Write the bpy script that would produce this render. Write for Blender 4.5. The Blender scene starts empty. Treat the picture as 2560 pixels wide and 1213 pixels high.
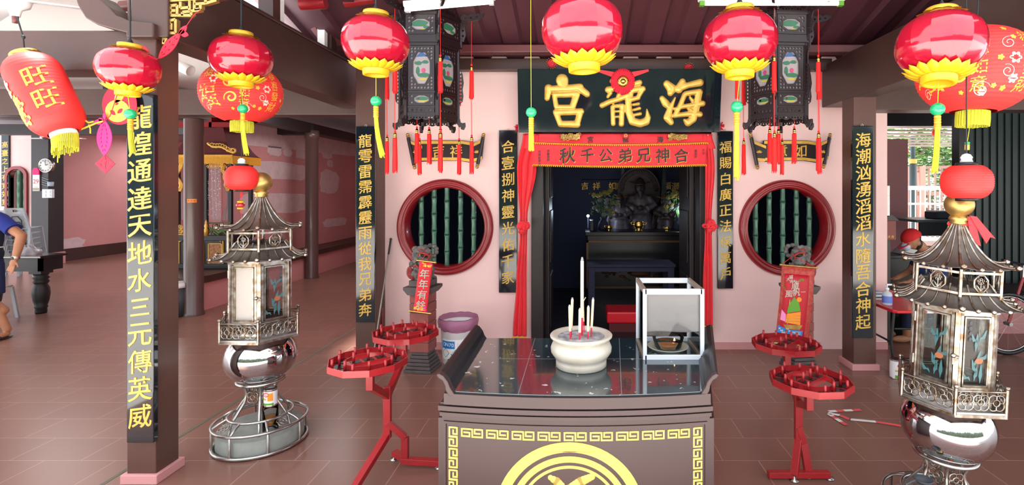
import bpy, math, random
from math import sin, cos, pi, sqrt, atan2, radians as R
from mathutils import Vector, Matrix, noise
from mathutils.geometry import tessellate_polygon
random.seed(7)
SC = bpy.context.scene
C = SC.collection

# ------------------------------------------------------------------ camera, sky, sun, exposure
cam_data = bpy.data.cameras.new('camera')
cam_data.sensor_width = 36.0
cam_data.lens = 18.0                 # 1280 px on a 2560 px wide frame
cam_data.shift_x = -170.0 / 2560.0
cam_data.shift_y = -133.5 / 2560.0
cam_data.clip_end = 200
cam = bpy.data.objects.new('camera', cam_data)
cam.location = (0, 0, 1.75)
cam.rotation_euler = (R(90), 0, 0)
C.objects.link(cam)
SC.camera = cam

world = bpy.data.worlds.new('overcast_sky')
SC.world = world
world.use_nodes = True
wn = world.node_tree.nodes
wl = world.node_tree.links
bg = wn['Background']
wtc = wn.new('ShaderNodeTexCoord')
wno = wn.new('ShaderNodeTexNoise'); wno.inputs['Scale'].default_value = 2.2; wno.inputs['Detail'].default_value = 5
wra = wn.new('ShaderNodeValToRGB')
wra.color_ramp.elements[0].color = (0.74, 0.84, 1.0, 1); wra.color_ramp.elements[0].position = .35
wra.color_ramp.elements[1].color = (1, 1, 1, 1); wra.color_ramp.elements[1].position = .6
wl.new(wtc.outputs['Generated'], wno.inputs['Vector'])
wl.new(wno.outputs['Fac'], wra.inputs['Fac'])
wl.new(wra.outputs['Color'], bg.inputs['Color'])
bg.inputs['Strength'].default_value = 1.15

sun_data = bpy.data.lights.new('sun', 'SUN')
sun_data.energy = 11.0
sun_data.angle = R(12)
sun_data.color = (1.0, 0.97, 0.92)
sun = bpy.data.objects.new('sun', sun_data)
sun.rotation_euler = (R(-11), R(-4), 0)
sun.location = (0, 4, 12)
C.objects.link(sun)

vs = SC.view_settings
vs.view_transform = 'Standard'
vs.look = 'None'
vs.gamma = 1.0
vs.use_curve_mapping = False
vs.exposure = 1.4
SC.cycles.max_bounces = 10
SC.cycles.diffuse_bounces = 5
SC.cycles.transparent_max_bounces = 16
SC.cycles.use_denoising = True
SC.cycles.sample_clamp_indirect = 6

# ------------------------------------------------------------------ pixel <-> place
F, CX, CY, EYE = 1280.0, 1450.0, 473.0, 1.75
def P(px, py, Y):
    return Vector(((px - CX) / F * Y, Y, EYE - (py - CY) / F * Y))
def PX(px, Y): return (px - CX) / F * Y
def PZ(py, Y): return EYE - (py - CY) / F * Y
def floorY(py): return EYE * F / (py - CY)

# ------------------------------------------------------------------ mesh builder
class MB:
    def __init__(s):
        s.v = []; s.f = []; s.sm = []; s.mi = []; s.m = 0
    def add(s, vs_, fs_, smooth=False, M=None):
        o = len(s.v)
        for p in vs_:
            p = Vector(p)
            s.v.append(M @ p if M is not None else p)
        for f in fs_:
            s.f.append(tuple(i + o for i in f)); s.sm.append(smooth); s.mi.append(s.m)
        return s
    def box(s, x0, x1, y0, y1, z0, z1, M=None):
        vs_ = [(x, y, z) for z in (z0, z1) for y in (y0, y1) for x in (x0, x1)]
        fs_ = [(0, 2, 3, 1), (4, 5, 7, 6), (0, 1, 5, 4), (2, 6, 7, 3), (0, 4, 6, 2), (1, 3, 7, 5)]
        return s.add(vs_, fs_, False, M)
    def bar(s, p0, p1, w, h, up=(0, 0, 1)):
        # rectangular bar between two points: w sideways, h along up
        p0, p1 = Vector(p0), Vector(p1)
        d = (p1 - p0).normalized(); up = Vector(up)
        if abs(d.dot(up)) > .98: up = Vector((0, 1, 0))
        sd = d.cross(up).normalized(); u2 = sd.cross(d)
        vs_ = []
        for p in (p0, p1):
            for a, b in ((-1, -1), (1, -1), (1, 1), (-1, 1)):
                vs_.append(p + sd * (a * w / 2) + u2 * (b * h / 2))
        return s.add(vs_, [(0, 3, 2, 1), (4, 5, 6, 7), (0, 1, 5, 4), (1, 2, 6, 5), (2, 3, 7, 6), (3, 0, 4, 7)])
    def tube(s, p0, p1, r0, r1=None, n=12, M=None, smooth=True):
        return s.path([p0, p1], [r0, r0 if r1 is None else r1], n, M=M, smooth=smooth)
    def path(s, pts, r, n=8, closed=False, M=None, smooth=True):
        pts = [Vector(p) for p in pts]
        k = len(pts)
        rs = r if isinstance(r, (list, tuple)) else [r] * k
        vs_ = []; fs_ = []
        ref = None
        for i, p in enumerate(pts):
            if closed: d = pts[(i + 1) % k] - pts[i - 1]
            else: d = pts[min(i + 1, k - 1)] - pts[max(i - 1, 0)]
            d = d.normalized() if d.length > 1e-9 else Vector((0, 0, 1))
            if ref is None:
                ref = Vector((0, 0, 1)) if abs(d.z) < .9 else Vector((1, 0, 0))
            a = (ref - d * ref.dot(d))
            if a.length < 1e-6: a = d.orthogonal()
            a.normalize(); ref = a
            b = d.cross(a)
            for j in range(n):
                t = 2 * pi * j / n
                vs_.append(p + (a * cos(t) + b * sin(t)) * rs[i])
        for i in range(k if closed else k - 1):
            i2 = (i + 1) % k
            for j in range(n):
                j2 = (j + 1) % n
                fs_.append((i * n + j, i * n + j2, i2 * n + j2, i2 * n + j))
        s.add(vs_, fs_, smooth, M)
        if not closed:
            s.add(vs_[:n], [tuple(range(n))[::-1]], False, M)
            s.add(vs_[-n:], [tuple(range(n))], False, M)
        return s
    def lathe(s, prof, n=32, M=None, smooth=True, closed=False):
        vs_ = []; fs_ = []
        for r, z in prof:
            for j in range(n):
                t = 2 * pi * j / n
                vs_.append((max(r, 1e-5) * cos(t), max(r, 1e-5) * sin(t), z))
        k = len(prof)
        for i in range(k if closed else k - 1):
            i2 = (i + 1) % k
            for j in range(n):
                j2 = (j + 1) % n
                fs_.append((i * n + j, i * n + j2, i2 * n + j2, i2 * n + j))
        return s.add(vs_, fs_, smooth, M)
    def ell(s, c, rx, ry=None, rz=None, n=16, m=10, M=None):
        ry = rx if ry is None else ry; rz = rx if rz is None else rz
        T = Matrix.Translation(Vector(c)) @ (M if M is not None else Matrix()) @ Matrix.Diagonal((rx, ry, rz, 1))
        return s.lathe([(sin(pi * i / m), -cos(pi * i / m)) for i in range(m + 1)], n, T)
    def torus(s, c, Rr, r, n=40, m=8, M=None):
        T = Matrix.Translation(Vector(c)) @ (M if M is not None else Matrix())
        return s.lathe([(Rr + r * cos(2 * pi * i / m), r * sin(2 * pi * i / m)) for i in range(m)], n, T, closed=True)
    def prism(s, loops, z0, z1, M=None, smooth=False):
        # outline with holes in XY, extruded z0..z1
        if not isinstance(loops[0][0], (tuple, list, Vector)): loops = [loops]
        L = [[Vector((p[0], p[1], 0)) for p in lp] for lp in loops]
        tris = tessellate_polygon(L)
        flat = [p for lp in L for p in lp]
        k = len(flat)
        vs_ = [(p.x, p.y, z1) for p in flat] + [(p.x, p.y, z0) for p in flat]
        fs_ = []
        for t in tris:
            a, b, c = [flat[i] for i in t]
            if (b - a).cross(c - a).z < 0: t = (t[0], t[2], t[1])
            fs_.append(tuple(t)); fs_.append(tuple(i + k for i in reversed(t)))
        o = 0
        for q, lp in enumerate(L):
            n = len(lp)
            ar = sum(lp[i].x * lp[(i + 1) % n].y - lp[(i + 1) % n].x * lp[i].y for i in range(n))
            flip = (ar > 0) == (q == 0)
            for i in range(n):
                a, b = o + i, o + (i + 1) % n
                fs_.append((a, a + k, b + k, b) if flip else (b, b + k, a + k, a))
            o += n
        return s.add(vs_, fs_, smooth, M)
    def grid(s, fn, nu, nv, smooth=True, M=None, closed_u=False):
        vs_ = [fn(i / nu, j / nv) for j in range(nv + 1) for i in range(nu + (0 if closed_u else 1))]
        w = nu if closed_u else nu + 1
        fs_ = []
        for j in range(nv):
            for i in range(nu):
                i2 = (i + 1) % w
                fs_.append((j * w + i, j * w + i2, (j + 1) * w + i2, (j + 1) * w + i))
        return s.add(vs_, fs_, smooth, M)
    def mesh(s, other, M=None):
        o = len(s.v)
        for p in other.v: s.v.append(M @ p if M is not None else p.copy())
        for f, a, b in zip(other.f, other.sm, other.mi):
            s.f.append(tuple(i + o for i in f)); s.sm.append(a); s.mi.append(b)
        return s

def circ(cx, cy, r, n=24, ry=None, a0=0):
    ry = r if ry is None else ry
    return [(cx + r * cos(a0 + 2 * pi * i / n), cy + ry * sin(a0 + 2 * pi * i / n)) for i in range(n)]
def rect(x0, x1, y0, y1): return [(x0, y0), (x1, y0), (x1, y1), (x0, y1)]
T = lambda x, y, z: Matrix.Translation(Vector((x, y, z)))
RX = lambda a: Matrix.Rotation(a, 4, 'X')
RY = lambda a: Matrix.Rotation(a, 4, 'Y')
RZ = lambda a: Matrix.Rotation(a, 4, 'Z')
SCL = lambda x, y, z: Matrix.Diagonal((x, y, z, 1))
FRONT = RX(pi / 2)          # XY drawing -> stands upright facing -Y (drawing z -> -Y)

def wmat(o):
    m = o.matrix_basis.copy()
    while o.parent is not None:
        o = o.parent; m = o.matrix_basis @ m
    return m
def obj(name, mb, mats, parent=None, world=False, bevel=0, solid=0, remesh=0, smooth_it=0):
    """link the builder as ONE mesh object; world=True: the builder holds world coordinates"""
    me = bpy.data.meshes.new(name)
    vs_ = mb.v
    if world and parent is not None:
        inv = wmat(parent).inverted(); vs_ = [inv @ v for v in vs_]
    me.from_pydata([tuple(v) for v in vs_], [], mb.f)
    for m in (mats if isinstance(mats, (list, tuple)) else [mats]): me.materials.append(m)
    me.polygons.foreach_set('use_smooth', mb.sm)
    me.polygons.foreach_set('material_index', mb.mi)
    me.update()
    o = bpy.data.objects.new(name, me)
    C.objects.link(o)
    if parent is not None: o.parent = parent
    if bevel:
        b = o.modifiers.new('edge', 'BEVEL'); b.width = bevel; b.segments = 2; b.limit_method = 'ANGLE'; b.angle_limit = R(40)
    if solid:
        b = o.modifiers.new('thick', 'SOLIDIFY'); b.thickness = solid; b.offset = 0
    if remesh:
        b = o.modifiers.new('blend', 'REMESH'); b.mode = 'VOXEL'; b.voxel_size = remesh; b.use_smooth_shade = True
        if smooth_it:
            b = o.modifiers.new('soft', 'SMOOTH'); b.iterations = smooth_it; b.factor = .5
    return o
def tag(o, label=None, cat=None, group=None, kind=None):
    if label: o['label'] = label
    if cat: o['category'] = cat
    if group: o['group'] = group
    if kind: o['kind'] = kind
    return o
def thing(name, label, cat, loc=(0, 0, 0), rot=(0, 0, 0), group=None, scale=None):
    o = bpy.data.objects.new(name, None)
    o.empty_display_size = .1
    o.location = loc; o.rotation_euler = rot if isinstance(rot, (tuple, list)) else (0, 0, rot)
    if scale: o.scale = (scale,) * 3
    C.objects.link(o)
    return tag(o, label, cat, group)
def struct(name, mb, mats, label=None, parent=None, **k):
    o = obj(name, mb, mats, parent, **k)
    if parent is None: tag(o, label, kind='structure')
    return o
def clone(root, loc, rot=None, label=None, group=None, scale=None):
    def cp(o, par):
        c = o.copy(); C.objects.link(c)
        if par is not None: c.parent = par
        for ch in o.children: cp(ch, c)
        return c
    r = cp(root, None)
    r.location = loc
    if rot is not None: r.rotation_euler = rot
    if scale: r.scale = (scale,) * 3
    if label: r['label'] = label
    if group: r['group'] = group
    return r
def part_copy(o, M=None):
    c = o.copy(); C.objects.link(c)
    if M is not None: c.matrix_basis = M @ o.matrix_basis
    return c

# ------------------------------------------------------------------ materials
def nset(n, k, v):
    if k in n.inputs: n.inputs[k].default_value = v
def mat(name, col, rough=.5, metal=0., coat=0., var=.0, vscale=6., bump=0., bscale=60., spec=None, trans=0., alpha=1., col2=None, sheen=0., ior=None):
    m = bpy.data.materials.new(name); m.use_nodes = True
    nt = m.node_tree; b = nt.nodes['Principled BSDF']
    c4 = tuple(col) + (1,)
    b.inputs['Base Color'].default_value = c4
    b.inputs['Roughness'].default_value = rough
    b.inputs['Metallic'].default_value = metal
    nset(b, 'Coat Weight', coat); nset(b, 'Coat Roughness', .06)
    nset(b, 'Transmission Weight', trans); b.inputs['Alpha'].default_value = alpha
    if spec is not None: nset(b, 'Specular IOR Level', spec)
    if ior: nset(b, 'IOR', ior)
    if sheen: nset(b, 'Sheen Weight', sheen)
    if var or bump or col2:
        tc = nt.nodes.new('ShaderNodeTexCoord')
    if var or col2:
        no = nt.nodes.new('ShaderNodeTexNoise'); no.inputs['Scale'].default_value = vscale; no.inputs['Detail'].default_value = 6
        nt.links.new(tc.outputs['Object'], no.inputs['Vector'])
        ra = nt.nodes.new('ShaderNodeValToRGB')
        ra.color_ramp.elements[0].position = .32; ra.color_ramp.elements[1].position = .68
        lo = tuple(x * (1 - var) for x in col) if col2 is None else col2
        hi = tuple(min(1, x * (1 + var)) for x in col) if col2 is None else col
        ra.color_ramp.elements[0].color = tuple(lo) + (1,); ra.color_ramp.elements[1].color = tuple(hi) + (1,)
        nt.links.new(no.outputs['Fac'], ra.inputs['Fac']); nt.links.new(ra.outputs['Color'], b.inputs['Base Color'])
    if bump:
        n2 = nt.nodes.new('ShaderNodeTexNoise'); n2.inputs['Scale'].default_value = bscale; n2.inputs['Detail'].default_value = 4
        nt.links.new(tc.outputs['Object'], n2.inputs['Vector'])
        bu = nt.nodes.new('ShaderNodeBump'); bu.inputs['Strength'].default_value = bump; bu.inputs['Distance'].default_value = .01
        nt.links.new(n2.outputs['Fac'], bu.inputs['Height']); nt.links.new(bu.outputs['Normal'], b.inputs['Normal'])
    return m
def s2l(r, g, b):
    f = lambda c: (c / 255 / 12.92) if c / 255 <= .04045 else ((c / 255 + .055) / 1.055) ** 2.4
    return (f(r), f(g), f(b))

M_ = {}
M_['brown'] = mat('brown_paint', s2l(68, 45, 41), .38, var=.10, vscale=4, bump=.05, bscale=30)
M_['dark_brown'] = mat('dark_brown_paint', s2l(36, 25, 26), .4, var=.1, vscale=5)
M_['pink'] = mat('pink_wall_paint', s2l(241, 204, 200), .75, var=.03, vscale=1.5, bump=.04, bscale=40)
M_['rose'] = mat('rose_wall_paint', s2l(210, 148, 148), .75, var=.05, vscale=1.2, bump=.05, bscale=40)
M_['plaster'] = mat('white_patching_plaster', s2l(222, 196, 200), .85, var=.08, vscale=7)
M_['white'] = mat('white_paint', s2l(240, 240, 238), .5)
M_['ceil'] = mat('white_ceiling_paint', s2l(246, 246, 246), .7)
M_['roof'] = mat('maroon_roof_sheet', s2l(80, 42, 51), .5, var=.08, vscale=3)
M_['maroon'] = mat('maroon_steel', s2l(104, 52, 56), .4)
M_['black'] = mat('black_lacquer', (.006, .011, .016), .06, coat=.35, spec=.5)
M_['black_matt'] = mat('black_satin_paint', (.012, .012, .015), .4)
M_['gold'] = mat('gold_paint', s2l(226, 178, 84), .32, metal=.35, var=.12, vscale=20)
M_['gold_flat'] = mat('yellow_gold_lettering', s2l(216, 176, 78), .45, metal=.1)
M_['gold_metal'] = mat('gold_plated', s2l(226, 184, 96), .22, metal=1.)
M_['brass'] = mat('antique_gold_leaf', s2l(190, 156, 92), .38, metal=.85, var=.2, vscale=18)
M_['key'] = mat('painted_yellow_gold', s2l(204, 174, 86), .5, var=.04, vscale=20)
M_['red'] = mat('red_lantern_plastic', s2l(172, 16, 44), .13, coat=.7, spec=.6)
M_['red_paper'] = mat('red_lantern_paper', s2l(226, 44, 46), .6, bump=.03)
M_['red_nylon'] = mat('bright_red_nylon', s2l(238, 46, 44), .55)
M_['red_cloth'] = mat('red_satin_cloth', s2l(228, 16, 36), .5, sheen=.3, var=.06, vscale=5)
M_['red_thread'] = mat('red_silk_thread', s2l(234, 24, 24), .6)
M_['red_metal'] = mat('red_painted_steel', s2l(166, 32, 38), .35, coat=.2, var=.08, vscale=9)
M_['red_dark'] = mat('red_painted_moulding', s2l(142, 24, 32), .3, coat=.3, var=.05, vscale=5)
M_['yellow'] = mat('yellow_plastic', s2l(222, 172, 24), .4)
M_['yellow_dim'] = mat('golden_plastic_rim', s2l(222, 172, 50), .35, metal=.2)
M_['tassel'] = mat('yellow_green_thread', s2l(190, 188, 42), .65, var=.1, vscale=40)
M_['tassel_gold'] = mat('golden_fringe_thread', s2l(226, 164, 36), .65, var=.12, vscale=40)
M_['jade'] = mat('green_bead_plastic', s2l(24, 164, 106), .2, coat=.4)
M_['cord'] = mat('black_cord', (.01, .012, .016), .6)
M_['wood'] = mat('dark_rosewood', s2l(30, 14, 18), .34, coat=.1, var=.2, vscale=15)
M_['steel'] = mat('brushed_stainless', (.50, .485, .47), .28, metal=1., var=.15, vscale=20)
M_['rusty'] = mat('stainless_with_rust', (.50, .475, .44), .34, metal=1., col2=s2l(122, 98, 74), vscale=26)
M_['mirror'] = mat('polished_stainless', (.60, .60, .63), .07, metal=1.)
M_['roof_steel'] = mat('dull_steel_sheet', s2l(120, 112, 106), .42, metal=.75, var=.2, vscale=14)
M_['concrete'] = mat('grey_cement', s2l(150, 154, 148), .85, var=.12, vscale=12, bump=.1)
M_['stone'] = mat('grey_carved_stone', s2l(128, 122, 118), .8, col2=s2l(76, 72, 72), vscale=22, bump=.25, bscale=70)
M_['stone_red'] = mat('red_painted_stone', s2l(172, 62, 56), .7, col2=s2l(120, 40, 38), vscale=25, bump=.2)
M_['brick_red'] = mat('red_brown_stone_block', s2l(140, 74, 68), .6, var=.12, vscale=10)
M_['stone_dark'] = mat('dark_grey_stone', s2l(84, 74, 74), .55, var=.15, vscale=14)
M_['marble'] = mat('white_marble', s2l(200, 194, 182), .3, col2=s2l(182, 174, 160), vscale=9)
M_['ash'] = mat('incense_ash', s2l(176, 176, 178), .95, col2=s2l(104, 104, 106), vscale=30, bump=.5, bscale=80)
M_['incense'] = mat('cream_incense', s2l(214, 196, 164), .8)
M_['incense_red'] = mat('red_dyed_bamboo', s2l(206, 44, 74), .7)
M_['alu'] = mat('white_aluminium', s2l(226, 232, 240), .35)
M_['alu_dark'] = mat('weathered_aluminium', s2l(150, 140, 128), .5, metal=.4)
M_['paper'] = mat('grey_white_paper', s2l(132, 123, 125), .85, bump=.35, bscale=18)
M_['bamboo'] = mat('green_glazed_bamboo', s2l(66, 112, 90), .3, coat=.3, var=.08)
M_['bamboo_dark'] = mat('dark_green_bamboo_node', s2l(26, 48, 40), .5)
M_['plastic_white'] = mat('white_plastic', s2l(232, 230, 232), .4)
M_['grey_chair'] = mat('grey_chair_plastic', s2l(172, 178, 186), .45)
M_['grey_dark'] = mat('dark_grey_plastic', s2l(62, 66, 72), .5)
M_['pink_paper'] = mat('pink_felt', s2l(250, 42, 116), .7)
M_['felt_red'] = mat('red_felt', s2l(222, 36, 62), .75)
M_['skin'] = mat('tanned_skin', s2l(176, 120, 88), .55, var=.06, vscale=9)
M_['navy'] = mat('navy_cotton', s2l(28, 36, 62), .85)
M_['blue'] = mat('royal_blue_cotton', s2l(28, 44, 132), .85)
M_['hair'] = mat('black_hair', (.012, .011, .011), .5)
M_['green_dark'] = mat('dark_green_shutter_steel', s2l(18, 40, 40), .45)
M_['ink'] = mat('black_ink', (.008, .008, .008), .5)
M_['leaf'] = mat('green_leaf', s2l(88, 132, 62), .6, col2=s2l(48, 84, 36), vscale=4)
M_['leaf_light'] = mat('pale_green_leaf', s2l(150, 182, 100), .6, col2=s2l(96, 140, 66), vscale=4)
M_['purple'] = mat('purple_translucent_bag', s2l(178, 112, 146), .4, alpha=.82)
M_['blue_print'] = mat('blue_print', s2l(24, 128, 206), .4)
M_['orange'] = mat('orange_print', s2l(246, 146, 36), .5)
M_['lime'] = mat('green_print', s2l(96, 158, 46), .5)
M_['oil'] = mat('amber_oil', s2l(214, 132, 24), .1, trans=.6)
M_['sky_blue_shirt'] = mat('pale_blue_cotton', s2l(186, 206, 226), .85)

def glass_mat(name, tint=(1, 1, 1), f=.12, rough=.03):
    m = bpy.data.materials.new(name); m.use_nodes = True
    nt = m.node_tree
    for n in list(nt.nodes): nt.nodes.remove(n)
    out = nt.nodes.new('ShaderNodeOutputMaterial')
    tr = nt.nodes.new('ShaderNodeBsdfTransparent'); tr.inputs['Color'].default_value = tuple(tint) + (1,)
    gl = nt.nodes.new('ShaderNodeBsdfGlossy'); gl.inputs['Roughness'].default_value = rough
    mx = nt.nodes.new('ShaderNodeMixShader')
    fr = nt.nodes.new('ShaderNodeFresnel'); fr.inputs['IOR'].default_value = 1.25
    mp = nt.nodes.new('ShaderNodeMath'); mp.operation = 'MAXIMUM'; mp.inputs[1].default_value = f
    nt.links.new(fr.outputs['Fac'], mp.inputs[0]); nt.links.new(mp.outputs[0], mx.inputs['Fac'])
    nt.links.new(tr.outputs[0], mx.inputs[1]); nt.links.new(gl.outputs[0], mx.inputs[2])
    nt.links.new(mx.outputs[0], out.inputs['Surface'])
    return m
M_['glass'] = glass_mat('clear_glass', (.95, .97, .97), .0)
M_['glass_dusty'] = mat('frosted_painted_glass', s2l(222, 214, 206), .35, alpha=.42)

def emit(name, col, st):
    m = bpy.data.materials.new(name); m.use_nodes = True
    b = m.node_tree.nodes['Principled BSDF']
    b.inputs['Base Color'].default_value = tuple(col) + (1,)
    b.inputs['Emission Color'].default_value = tuple(col) + (1,); b.inputs['Emission Strength'].default_value = st
    return m
M_['tube'] = emit('fluorescent_tube', (1, .98, .95), 1.0)
M_['flame'] = emit('oil_flame', (1, .62, .25), 6.)

def floor_mat():
    m = bpy.data.materials.new('brown_quarry_tile'); m.use_nodes = True
    nt = m.node_tree; b = nt.nodes['Principled BSDF']
    tc = nt.nodes.new('ShaderNodeTexCoord')
    br = nt.nodes.new('ShaderNodeTexBrick')
    br.offset = 0.5; br.inputs['Scale'].default_value = 1
    br.inputs['Brick Width'].default_value = .46; br.inputs['Row Height'].default_value = .3
    br.inputs['Mortar Size'].default_value = .0035; br.inputs['Mortar Smooth'].default_value = .2
    br.inputs['Color1'].default_value = s2l(140, 100, 87) + (1,)
    br.inputs['Color2'].default_value = s2l(132, 93, 82) + (1,)
    br.inputs['Mortar'].default_value = s2l(176, 134, 122) + (1,)
    nt.links.new(tc.outputs['Object'], br.inputs['Vector'])
    no = nt.nodes.new('ShaderNodeTexNoise'); no.inputs['Scale'].default_value = 1.7; no.inputs['Detail'].default_value = 6
    nt.links.new(tc.outputs['Object'], no.inputs['Vector'])
    mx = nt.nodes.new('ShaderNodeMix'); mx.data_type = 'RGBA'; mx.blend_type = 'MULTIPLY'
    mx.inputs[0].default_value = .12
    nt.links.new(br.outputs['Color'], mx.inputs[6]); nt.links.new(no.outputs['Fac'], mx.inputs[7])
    nt.links.new(mx.outputs[2], b.inputs['Base Color'])
    ra = nt.nodes.new('ShaderNodeMapRange'); ra.inputs[3].default_value = .26; ra.inputs[4].default_value = .31
    nt.links.new(no.outputs['Fac'], ra.inputs[0]); nt.links.new(ra.outputs[0], b.inputs['Roughness'])
    bu = nt.nodes.new('ShaderNodeBump'); bu.inputs['Strength'].default_value = .15; bu.inputs['Distance'].default_value = .003; bu.invert = True
    nt.links.new(br.outputs['Fac'], bu.inputs['Height']); nt.links.new(bu.outputs['Normal'], b.inputs['Normal'])
    return m
M_['floor'] = floor_mat()

def granite_mat():
    m = bpy.data.materials.new('dark_green_granite'); m.use_nodes = True
    nt = m.node_tree; b = nt.nodes['Principled BSDF']
    tc = nt.nodes.new('ShaderNodeTexCoord')
    vo = nt.nodes.new('ShaderNodeTexNoise'); vo.inputs['Scale'].default_value = 26; vo.inputs['Detail'].default_value = 9
    ra = nt.nodes.new('ShaderNodeValToRGB')
    e = ra.color_ramp.elements
    e[0].position = .0; e[0].color = (.010, .022, .028, 1); e[1].position = .665; e[1].color = (.016, .034, .042, 1)
    x = e.new(.69); x.color = (.45, .47, .48, 1)
    nt.links.new(tc.outputs['Object'], vo.inputs['Vector']); nt.links.new(vo.outputs['Fac'], ra.inputs['Fac'])
    nt.links.new(ra.outputs['Color'], b.inputs['Base Color'])
    b.inputs['Roughness'].default_value = .1
    nset(b, 'Coat Weight', .5)
    return m
M_['granite'] = granite_mat()

# ------------------------------------------------------------------ brush lettering from the built-in font
TEXTS = ('龍煌通達天地水三元傳英威雩雷霈霹靂雨從我兄弟奔海潮汹湧滔滔水隨吾合神起合壹捌神靈光佑千家福賜白廣正法保萬戶'
         '海龍宮秋公吉祥意如年有餘旺一帆風順高臺之上寬恭喜發財大利ON702915F&')
GLY = {}
def load_glyphs():
    cu = bpy.data.curves.new('brush', 'FONT'); cu.resolution_u = 3
    ob = bpy.data.objects.new('brush', cu); C.objects.link(ob)
    for ch in dict.fromkeys(TEXTS):
        cu.body = ch
        for style, (off, ext, bev, br) in {'board': (.0, .02, .010, 0), 'plaque': (.0, .05, .034, 2), 'flat': (.006, 0, 0, 0)}.items():
            cu.offset = off; cu.extrude = ext; cu.bevel_depth = bev; cu.bevel_resolution = br
            bpy.context.view_layer.update()
            dg = bpy.context.evaluated_depsgraph_get()
            me = ob.evaluated_get(dg).to_mesh()
            vs_ = [v.co.copy() for v in me.vertices]
            x0 = min(v.x for v in vs_); x1 = max(v.x for v in vs_); y0 = min(v.y for v in vs_); y1 = max(v.y for v in vs_)
            k = 1.0 / max(x1 - x0, y1 - y0)
            out = []
            for v in vs_:
                x = (v.x - (x0 + x1) / 2) * k; y = (v.y - (y0 + y1) / 2) * k
                if ord(ch) > 300:            # hand-brushed swing: rising strokes, uneven edge
                    y += .13 * x
                    w = noise.noise_vector(Vector((x * 3.1 + ord(ch) % 17, y * 3.1, .3)))
                    x += w.x * .035; y += w.y * .035
                    w = noise.noise_vector(Vector((x * 9 + ord(ch) % 13, y * 9, 2.3)))
                    x += w.x * .010; y += w.y * .010
                out.append(Vector((x, y, v.z * k)))
            GLY[ch, style] = (out, [tuple(p.vertices) for p in me.polygons])
            ob.evaluated_get(dg).to_mesh_clear()
    bpy.data.objects.remove(ob); bpy.data.curves.remove(cu)
load_glyphs()
def glyph(mb, ch, M, style='board'):
    vs_, fs_ = GLY[ch, style]
    mb.add(vs_, fs_, style == 'plaque', M)
# ================================================================== the setting
YF = 5.6                                   # front face of the temple facade
# floor: tiled hall and the bright paving in front of the eaves
b = MB(); b.prism([(-3.6, 1.2), (10.5, 1.2), (10.5, 16.5), (-13.9, 16.5), (-13.9, 3.0), (-3.6, 3.0)], -.06, 0)
struct('floor', b, M_['floor'])
M_['paving'] = mat('pale_concrete_paving', s2l(206, 202, 196), .9, var=.08, vscale=2)
b = MB(); b.prism([(-30, -20), (30, -20), (30, 1.2), (-3.6, 1.2), (-3.6, 3.0), (-30, 3.0)], -.10, -.02)
struct('ground', b, M_['paving'])
b = MB(); b.box(-2.84, -2.815, 1.2, YF + 6, .0, .0015)
struct('trim_1', b, mat('green_brass_strip', s2l(96, 100, 84), .5))
# a long street-side hedge across the road, seen only in reflections
M_['hedge'] = mat('dark_hedge', s2l(58, 72, 52), .9, col2=s2l(30, 40, 30), vscale=1.2)
b = MB()
for i in range(26):
    b.ell((-21 + i * 1.65 + random.uniform(-.3, .3), -12.6 + random.uniform(-.4, .4), 1.9), 1.3, 1.0, random.uniform(2.2, 3.2), 14, 8)
o = struct('background', b, M_['hedge'])

# facade wall with the door and the two round windows
WL = (-1.474, 1.334); WR = (2.262, 1.326); WRAD = .45
DX0, DX1, DZ = -.50, 1.40, 2.42
b = MB()
outer = [(-2.30, 0), (DX0, 0), (DX0, DZ), (DX1, DZ), (DX1, 0), (3.36, 0), (3.36, 3.2), (-2.30, 3.2)]
b.prism([outer, circ(WL[0], WL[1], WRAD, 64), circ(WR[0], WR[1], WRAD, 64)], 0, .16, T(0, YF + .16, 0) @ FRONT)
struct('wall_front', b, M_['pink'])
b = MB()
for x0, x1 in ((-2.1, DX0 - .01), (DX1 + .01, 2.62), (2.9, 3.36)): b.box(x0, x1, YF - .015, YF, 0, .075)
struct('baseboard_front', b, M_['rose'])
# door reveal
b = MB()
b.box(DX0 - .03, DX0 + .10, YF - .04, YF + .22, 0, DZ); b.box(DX1 - .10, DX1 + .03, YF - .04, YF + .22, 0, DZ)
b.box(DX0 - .03, DX1 + .03, YF - .04, YF + .22, DZ - .10, DZ + .03)
b.box(DX0, DX1, YF - .02, YF + .2, 0, .06)
dr = struct('door_1', b, M_['dark_brown'], bevel=.006)
for sx, x in ((1, DX0 + .10), (-1, DX1 - .10)):      # folded-back leaves inside the jambs
    b = MB(); b.box(x, x + sx * .05, YF + .23, YF + .85, .03, DZ - .12)
    for z0, z1 in ((.15, .75), (.9, 1.5), (1.65, 2.2)): b.box(x + sx * .05, x + sx * .065, YF + .31, YF + .77, z0, z1)
    obj('door_leaf', b, M_['dark_brown'], dr, bevel=.006)

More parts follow.
